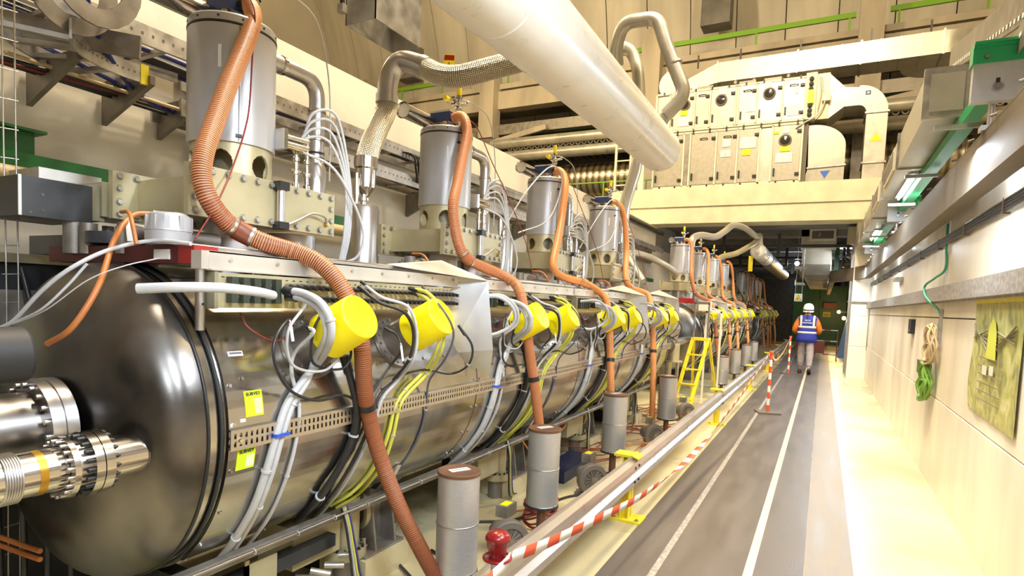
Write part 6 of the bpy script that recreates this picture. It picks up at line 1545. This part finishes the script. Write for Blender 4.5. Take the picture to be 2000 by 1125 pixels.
g = thing('ceiling_tube_lamp', (.35, 21, 3.6), 'lit tube lamp across the tunnel ceiling behind the green tee', 'lamp'); MB().box(-.05, .75, 21.0, 21.1, 3.62, 3.66).build('housing', 'white', g); MB().cyl((-.02, 21.05, 3.59), (.72, 21.05, 3.59), .02, 10).build('tube', 'tubeE', g)
area('tunnel_tube_light', (.35, 21.05, 3.55), .8, 40, COOL, None, sy=.1)
for i, (x, y) in enumerate(((-.92, 23.0), (-.90, 28), (-.92, 35), (-.92, 44))):
    z = 3.25
    g = thing('tunnel_lamp', (x, y, z), 'small round white lamp hanging in the dark tunnel', 'lamp', 'white lamps in the tunnel')
    MB().sphere((x, y, z), .075, 14, 8).build('bulb', 'lampE', g); MB().cyl((x, y, z+.06), (x, y, 3.80), .02, 8).build('stem', 'blackp', g)
    if i < 3: point('tunnel_point_light', (x, y, z-.2), 22, COOL)
tag(MB().bar((-.85, 22, 3.0), (-.85, 36, 3.0), .12, .06).build('tunnel_cable_tray', 'galv'), 'narrow bright cable tray along the dark tunnel ceiling', 'cable tray')
for i, (x, y, z) in enumerate(((.72, 25.5, 1.38), (.62, 29.5, 1.62))):
    g = thing('sodium_lamp', (x, y, z), ['bright yellow lamp on the tunnel wall beyond the pillar', 'smaller yellow lamp farther along the tunnel wall'][i], 'lamp')
    MB().sphere((x, y, z), .07, 14, 8).build('bulb', 'sodE', g); MB().box(x+.05, 1.0, y-.04, y+.04, z-.04, z+.04).build('arm', 'blackp', g)
    point('sodium_light', (x-.12, y-.1, z), 45, SODIUM)
# warning sign
g = thing('warning_sign', (-.62, 18, 1.84), 'white sign with a yellow warning triangle hanging above the person', 'sign')
MB().box(-.73, -.53, 18.0, 18.012, 1.84, 2.05).build('panel', 'paper', g)
MB().prism([(-.715, 17.998, 1.865), (-.545, 17.998, 1.865), (-.63, 17.998, 2.02)], (0, -.003, 0)).build('triangle', 'ink', g); MB().prism([(-.698, 17.994, 1.875), (-.562, 17.994, 1.875), (-.63, 17.994, 2.0)], (0, -.003, 0)).build('triangle_face', 'yellow', g)
b = MB(); b.lathe([(0, 0), (.02, 0), (0, .002)], (-.64, 17.989, 1.91), (0, -1, 0), 12).bar((-.64, 17.989, 1.91), (-.60, 17.989, 1.94), .012, .002); b.build('symbol', 'ink', g)
for x in (-.71, -.55): MB().cyl((x, 18.0, 2.05), (x, 18.0, 3.63), .008, 8).build('hanger', 'galv', g)
MB().box(-.78, -.48, 17.97, 18.03, 2.72, 2.80).build('hanger_lamp', 'white', g)
g = thing('caution_tag', (-15.5, 21, 11.8), 'small yellow and red warning plate up on the cavern wall', 'sign')
MB().prism([(-15.75, 22.0, 11.6), (-15.2, 22.0, 11.5), (-15.1, 22, 12.25), (-15.65, 22, 12.35)], (0, .04, 0)).build('plate', 'yelp', g); MB().prism([(-15.68, 21.99, 12.1), (-15.14, 21.99, 12.0), (-15.12, 21.99, 12.22), (-15.64, 21.99, 12.32)], (0, .01, 0)).build('red_band', 'red', g)
MB().prism([(-15.58, 21.98, 11.66), (-15.26, 21.98, 11.6), (-15.4, 21.98, 11.98)], (0, .01, 0)).build('triangle', 'ink', g); MB().prism([(-15.53, 21.97, 11.69), (-15.31, 21.97, 11.65), (-15.41, 21.97, 11.9)], (0, .01, 0)).build('triangle_face', 'yellow', g)
for i, x in enumerate((-18.5, -4.6)):
    tag(MB().box(x, x+1.0, 22.2, 22.9, 11.7, 13.2).build('vault_recess_box', 'dconc'), ['dark concrete corbel on the vault at the left', 'dark recessed corbel on the vault above the overhead pipe loop'][i], 'corbel')
tag(MB().box(-4.1, -1.36, 33.2, 33.6, 0, 3.2).build('dark_tunnel_screen', 'blackp'), 'dark screen beside the green gate behind the far vessel', 'screen')
# green gate at the end, red panel, barrier
g = thing('green_gate', (-1.2, 33, 0), 'dark green steel gate closing the tunnel behind the person', 'gate')
for i in range(2): MB().box(-1.35+1.18*i, -.19+1.18*i, 33.0, 33.1, .02, 2.9).build('gate_panel', 'green', g)
b = MB()
for z in (.5, 1.3, 2.1, 2.8): b.box(-1.35, 1.0, 32.95, 33.0, z, z+.07)
b.build('gate_rail', 'green', g)
s_ = MB().box(.0, .34, 32.93, 32.95, 1.36, 1.60).build('yellow_notice', 'yellow', g); MB().box(.05, .29, 32.92, 32.93, 1.43, 1.50).build('notice_text', 'inkg', s_)
tag(MB().box(-.0, .55, 32.5, 32.97, 1.78, 2.05).build('brown_cabinet', 'brickr'), 'brown box at the top of the green gate', 'box')
g = thing('folding_barrier', (.15, 22, 0), 'red and white tubular barrier across the tunnel behind the person', 'barrier')
def vtube(p, q, m_, nm='tube_length', r=.018): MB().cyl(p, q, r, 10).build(nm, m_, g)
for x in (-.72, .48): vtube((x, 22.0, 0), (x, 22.0, .98), 'brickr', 'upright')
for z in (.98, .62, .18):
    for i in range(6): x = -.72+.2*i; vtube((x, 22.0, z), (x+.2, 22.0, z), 'tapew' if i % 2 else 'brickr')
MB().box(-.52, .12, 21.985, 22.015, .20, .60).build('red_board', 'brickr', g)
for x in (-.72, .48): MB().box(x-.02, x+.02, 21.7, 22.3, 0, .03).build('foot', 'blackp', g)
g = thing('blue_sheet', (.8, 24, 0), 'pale blue plastic sheet leaning on the tunnel wall past the barrier', 'sheet')
M['sheet'] = mat('pale_blue_sheet', (.22, .32, .46), .35); MB().prism([(.55, 23.4, 0), (.97, 23.4, 0), (.97, 23.4, 1.45), (.80, 23.4, 1.40)], (0, 1.6, 0)).build('sheet', 'sheet', g)
for i, y in enumerate((17.6, 18.0)):
    tag(MB().box(.60 if i else .56, .64 if i else .60, y-.05, y+.05, 0.0, 3.6).build('vertical_conduit', 'sat'), ['bright conduit up the left edge of the pillar', 'second conduit just behind the pillar'][i], 'conduit')
tag(MB().box(.50, .99, 16.24, 16.29, 1.84, 1.86).build('small_shelf_angle', 'galvd'), 'thin angle iron across the pillar at rail height', 'bracket')
tag(MB().cyl((.985, 16.22, .70), (.985, 16.22, 1.68), .03, 10).build('corner_conduit', 'galv'), 'vertical conduit in the corner between pillar and right wall', 'conduit')
# small things in front of the beam at the right: vent boxes on the tunnel mouth
tag(MB().box(.42, .60, 16.9, 17.5, 3.30, 3.72).build('vent_box', 'duct'), 'square vent box at the tunnel mouth under the beam end', 'vent')
random.seed(4)
for i in range(7):
    y = 19.0+i*1.3; tag(MB().tube([(-3.9, y, 3.62), (-3.85, y, 3.3), (-3.0, y+.3, 2.9-.1*i), (-2.4, y+.5, 2.2), (-2.2, y+.6, 1.8)], .02, 6).build('tunnel_line', 'blackp'), 'dark line hanging in the tunnel above the far vessel, %s one' % ['first', 'second', 'third', 'fourth', 'fifth', 'sixth', 'seventh'][i], 'cable')
g = thing('dark_steel_grid', (-1.5, 20, 3.2), 'dark steel grid under the tunnel ceiling', 'steelwork')
for x in (-3.6, -2.6, -1.2, .42):
    for y in (17.2, 21, 25): MB().box(x, x+.08, y, y+.08, 3.0, 3.62).build('hanger_post', 'blackp', g)
for y in (17.28, 21.08, 25.08): MB().box(-4, .55, y, y+.08, 3.25, 3.33).build('cross_rail', 'blackp', g)

g = thing('dark_black_pipe', (-4.0, 12, 3.5), 'black pipe along the top of the left wall just before the cross beam', 'pipe'); MB().cyl((-4.0, 10.5, 3.52), (-4.0, 16.0, 3.52), .07, 14).build('pipe_jacket', 'blackp', g)
g = thing('highbay_lamp', HIGHBAY[0][:3], 'high bay lamp housing under the vault', 'lamp', 'high bay lamps')
x, y, z = HIGHBAY[0][:3]; MB().lathe([(.55, z+.05), (.6, z+.05), (.25, z+.45), (0, z+.5)], (x, y, 0), (0, 0, 1), 24).build('reflector', 'galv', g); MB().cyl((x, y, z+.45), (x, y, z+9), .03, 6).build('rod', 'blackp', g)
for p in HIGHBAY[1:]: rep(g, p[1]-y, None).location.x = p[0]

# ------------------------------------------------------------------ the walking person
def skinned(name, verts, edges, m, parent, sub=2, label=None):
    """verts: (x, y, z, rx, ry); grown into one continuous surface"""
    me = bpy.data.meshes.new(name); off = WL[parent.name]
    me.from_pydata([Vector(v[:3]) for v in verts], edges, [])
    o = bpy.data.objects.new(name, me); COL.objects.link(o)
    sk = o.modifiers.new('skin', 'SKIN'); sk.use_smooth_shade = True
    sv = me.skin_vertices[0].data if me.skin_vertices else None
    if sv is None:
        bpy.context.view_layer.objects.active = o; bpy.ops.mesh.customdata_skin_add(); sv = me.skin_vertices[0].data
    for i, v in enumerate(verts): sv[i].radius = (v[3], v[4] if len(v) > 4 else v[3]); sv[i].use_root = (i == 0)
    ss = o.modifiers.new('sub', 'SUBSURF'); ss.levels = ss.render_levels = sub
    dg = bpy.context.evaluated_depsgraph_get(); dg.update()
    nm = bpy.data.meshes.new_from_object(o.evaluated_get(dg)); bpy.data.objects.remove(o)
    nm.materials.clear(); nm.materials.append(M[m])
    for p in nm.polygons: p.use_smooth = True; p.material_index = 0
    o = bpy.data.objects.new(name, nm); COL.objects.link(o); o.parent = parent; WL[o.name] = off; KIDS.setdefault(parent.name, []).append(o)
    return o
PX, PY = -.32, 16.3
P = thing('person', (PX, PY, 0), 'person walking away in a white helmet and blue vest', 'person')
def chain(n0, n): return [(i, i+1) for i in range(n0, n0+n-1)]
# local coordinates: +y is the walking direction
V = [(0, 0, .95, .13, .10), (0, .01, 1.10, .125, .095), (0, .02, 1.27, .145, .10), (0, .02, 1.40, .12, .085), (0, .03, 1.48, .055, .05), (0, .05, 1.56, .055, .06), (0, .055, 1.64, .075, .085), (0, .05, 1.70, .06, .07)]
E_ = chain(0, 8)
def limb(start, pts):
    n = len(V); V.extend(pts); E_.append((start, n)); E_.extend(chain(n, len(pts)))
limb(0, [(-.09, .03, .86, .085), (-.10, .14, .50, .055), (-.10, .12, .30, .048), (-.10, .17, .10, .034), (-.105, .24, .04, .032), (-.11, .32, .035, .03)])
limb(0, [(.09, -.02, .86, .085), (.10, -.05, .50, .055), (.10, -.14, .30, .048), (.10, -.24, .14, .034), (.10, -.225, .10, .028)])
limb(3, [(-.17, .02, 1.40, .055), (-.245, -.02, 1.20, .045), (-.27, .0, 1.10, .042), (-.22, .14, 1.05, .034), (-.13, .24, 1.08, .024), (-.08, .29, 1.10, .03, .016)])
lh = len(V)-1
limb(3, [(.17, .02, 1.40, .055), (.245, -.02, 1.20, .045), (.27, .0, 1.10, .042), (.22, .14, 1.05, .034), (.13, .24, 1.08, .024), (.08, .29, 1.10, .03, .016)])
rh = len(V)-1
for h_, sx in ((lh, 1), (rh, -1)):
    x, y, z = V[h_][:3]
    for k, (dz, L) in enumerate(((.026, .055), (.009, .065), (-.009, .06), (-.026, .045))):
        n = len(V); V.extend([(x+sx*.02, y+.03, z+dz, .009), (x+sx*(.02+L*.5), y+.045, z+dz*1.1, .0085), (x+sx*(.02+L), y+.03, z+dz*1.1, .0075)]); E_.extend([(h_, n), (n, n+1), (n+1, n+2)])
    n = len(V); V.extend([(x-sx*.005, y+.02, z+.04, .010), (x+sx*.02, y+.035, z+.055, .009)]); E_.extend([(h_, n), (n, n+1)])
world = [(PX+v[0], PY+v[1], v[2]) for v in V]
skinned('body', [(v[0], v[1], v[2], *V[i][3:]) for i, v in enumerate([(q[0], q[1], q[2]) for q in V])], E_, 'skin', P)
def loc(vs): return vs
skinned('trousers', [(0, .0, .95, .145, .09), (-.085, .01, .86, .11, .10), (-.10, .13, .52, .085, .09), (-.10, .12, .32, .075, .08), (-.10, .165, .16, .062, .066),
                     (.085, .0, .86, .11, .10), (.10, -.04, .52, .088, .092), (.10, -.14, .32, .075, .08), (.10, -.215, .19, .058, .062)],
        [(0, 1), (1, 2), (2, 3), (3, 4), (0, 5), (5, 6), (6, 7), (7, 8)], 'trous', P)
skinned('fleece_sleeves', [(0, .02, 1.38, .14, .10), (-.17, .02, 1.39, .085, .085), (-.25, -.03, 1.20, .072, .075), (-.285, -.01, 1.09, .070, .07), (-.24, .12, 1.04, .055), (-.16, .21, 1.06, .042),
                   (.17, .02, 1.39, .085, .085), (.25, -.03, 1.20, .072, .075), (.285, -.01, 1.09, .070, .07), (.24, .12, 1.04, .055), (.16, .21, 1.06, .042), (0, .03, 1.47, .075, .07), (0, .035, 1.51, .065, .062)],
        [(0, 1), (1, 2), (2, 3), (3, 4), (4, 5), (0, 6), (6, 7), (7, 8), (8, 9), (9, 10), (0, 11), (11, 12)], 'orange', P)
def shell(rings, th=.0, n=40):
    """closed garment from elliptical sections: (z, rx, ry, cy)"""
    b = MB(); vs = []; fs = []
    for z, rx, ry, cyy in rings:
        for i in range(n):
            a = 2*PI*i/n; ca, sa = math.cos(a), math.sin(a); e = .82
            x = rx*math.copysign(abs(ca)**e, ca); y = ry*math.copysign(abs(sa)**e, sa)
            vs.append((PX+x, PY+cyy+y, z))
    m = len(rings)
    for j in range(m-1):
        for i in range(n): fs.append((j*n+i, j*n+(i+1) % n, (j+1)*n+(i+1) % n, (j+1)*n+i))
    fs.append(tuple(range(n))[::-1]); fs.append(tuple(range((m-1)*n, m*n)))
    return b.add(vs, fs, True)
R_ = [(.80, .235, .155, .0), (.90, .235, .160, .0), (1.02, .215, .150, .01), (1.15, .21, .150, .015), (1.28, .225, .155, .02), (1.38, .235, .145, .02), (1.43, .20, .12, .025), (1.475, .11, .09, .03)]
vest = shell(R_).build('vest', 'vest', P)
def ringat(z):
    for a, b_ in zip(R_, R_[1:]):
        if a[0] <= z <= b_[0]: t = (z-a[0])/(b_[0]-a[0]); return [a[i]+(b_[i]-a[i])*t for i in range(4)]
for z0, z1 in ((1.155, 1.205), (1.02, 1.07)):
    rr = [ringat(z) for z in (z0, (z0+z1)/2, z1)]; shell([(r[0], r[1]+.004, r[2]+.004, r[3]) for r in rr]).build('reflective_strip', 'refl', vest)
b = MB()
for sx in (-1, 1):
    for k in range(6):
        zz = [1.20+.045*k, 1.20+.045*(k+1)]; q = []
        for z in zz:
            r = ringat(min(z, 1.47))
            for xx in (.12, .165):
                ca = min(.98, xx/r[1]); t = abs(ca)**(1/.82); sa = math.sqrt(max(0, 1-t*t)); q.append((PX+sx*xx, PY+r[3]-r[2]*sa**.82-.006, z))
        b.add(q, [(0, 1, 3, 2)], True)
b.build('shoulder_strips', 'refl', vest)
text_mesh('vest_lettering', 'PILI W', .044, (PX-.0, PY-.155, 1.345), (1, 0, 0), (0, -.06, 1), 'paper', vest, .002)
text_mesh('vest_lettering', 'CONTRÔLE', .041, (PX-.0, PY-.158, 1.285), (1, 0, 0), (0, -.04, 1), 'paper', vest, .002)
hd = MB().lathe([(.118, -.055), (.122, -.03), (.118, .02), (.10, .07), (.065, .105), (0, .12)], (PX, PY+.05, 1.655), (0, -.12, 1), 32, sharp=2).build('helmet', 'helmet', P)
MB().lathe([(.121, -.06), (.126, -.055), (.126, -.035), (.121, -.03)], (PX, PY+.05, 1.655), (0, -.12, 1), 32).build('helmet_band', 'black', hd)
MB().lathe([(.110, -.10), (.122, -.095), (.124, -.065), (.118, -.06)], (PX, PY+.047, 1.655), (0, -.12, 1), 32).build('helmet_rim', 'helmet', hd)
b = MB(); b.sphere((PX, PY+.03, 1.60), .088, 16, 10, sc=(1, 1, 1)).tube([(PX, PY-.05, 1.55), (PX, PY-.10, 1.48), (PX, PY-.125, 1.42), (PX, PY-.13, 1.40)], lambda t: .028*(1-t*.7), 10); b.build('hair', 'hair', P)
f = MB(); f.sphere((PX-.035, PY+.135, 1.625), .012, 10, 6).sphere((PX+.035, PY+.135, 1.625), .012, 10, 6); f.build('eyes', 'paper', P)
f = MB(); f.lathe([(.004, 0), (.014, .03), (0, .045)], (PX, PY+.13, 1.625), (0, .35, -1), 10).sphere((PX-.088, PY+.05, 1.60), .022, 10, 6, sc=(.4, 1, 1.4)).sphere((PX+.088, PY+.05, 1.60), .022, 10, 6, sc=(.4, 1, 1.4)); f.build('nose_and_ears', 'skin', P)
for sx, yy, tilt, nm in ((-1, .24, 0, 'shoe'), (1, -.19, .5, 'shoe')):
    x = PX+.105*sx; y = PY+yy; z = .0 if sx < 0 else .01
    b = MB(); n = 20; rings = [(0, .047, .135, 0), (.025, .05, .14, 0), (.05, .045, .125, -.01), (.08, .036, .075, -.045), (.11, .036, .055, -.06)]
    vs = []
    for (zz, rx, ry, cc) in rings:
        for i in range(n):
            a = 2*PI*i/n; p = Vector((rx*math.cos(a), cc+ry*math.sin(a), zz)); 
            if tilt: p = Matrix.Rotation(-tilt, 3, 'X') @ (p-Vector((0, .09, 0)))+Vector((0, .09, 0))
            vs.append((x+p.x, y+p.y, z+p.z))
    fs = [(j*n+i, j*n+(i+1) % n, (j+1)*n+(i+1) % n, (j+1)*n+i) for j in range(4) for i in range(n)]+[tuple(range(n))[::-1], tuple(range(4*n, 5*n))]
    b.add(vs, fs, True); b.build(nm, 'shoe', P)
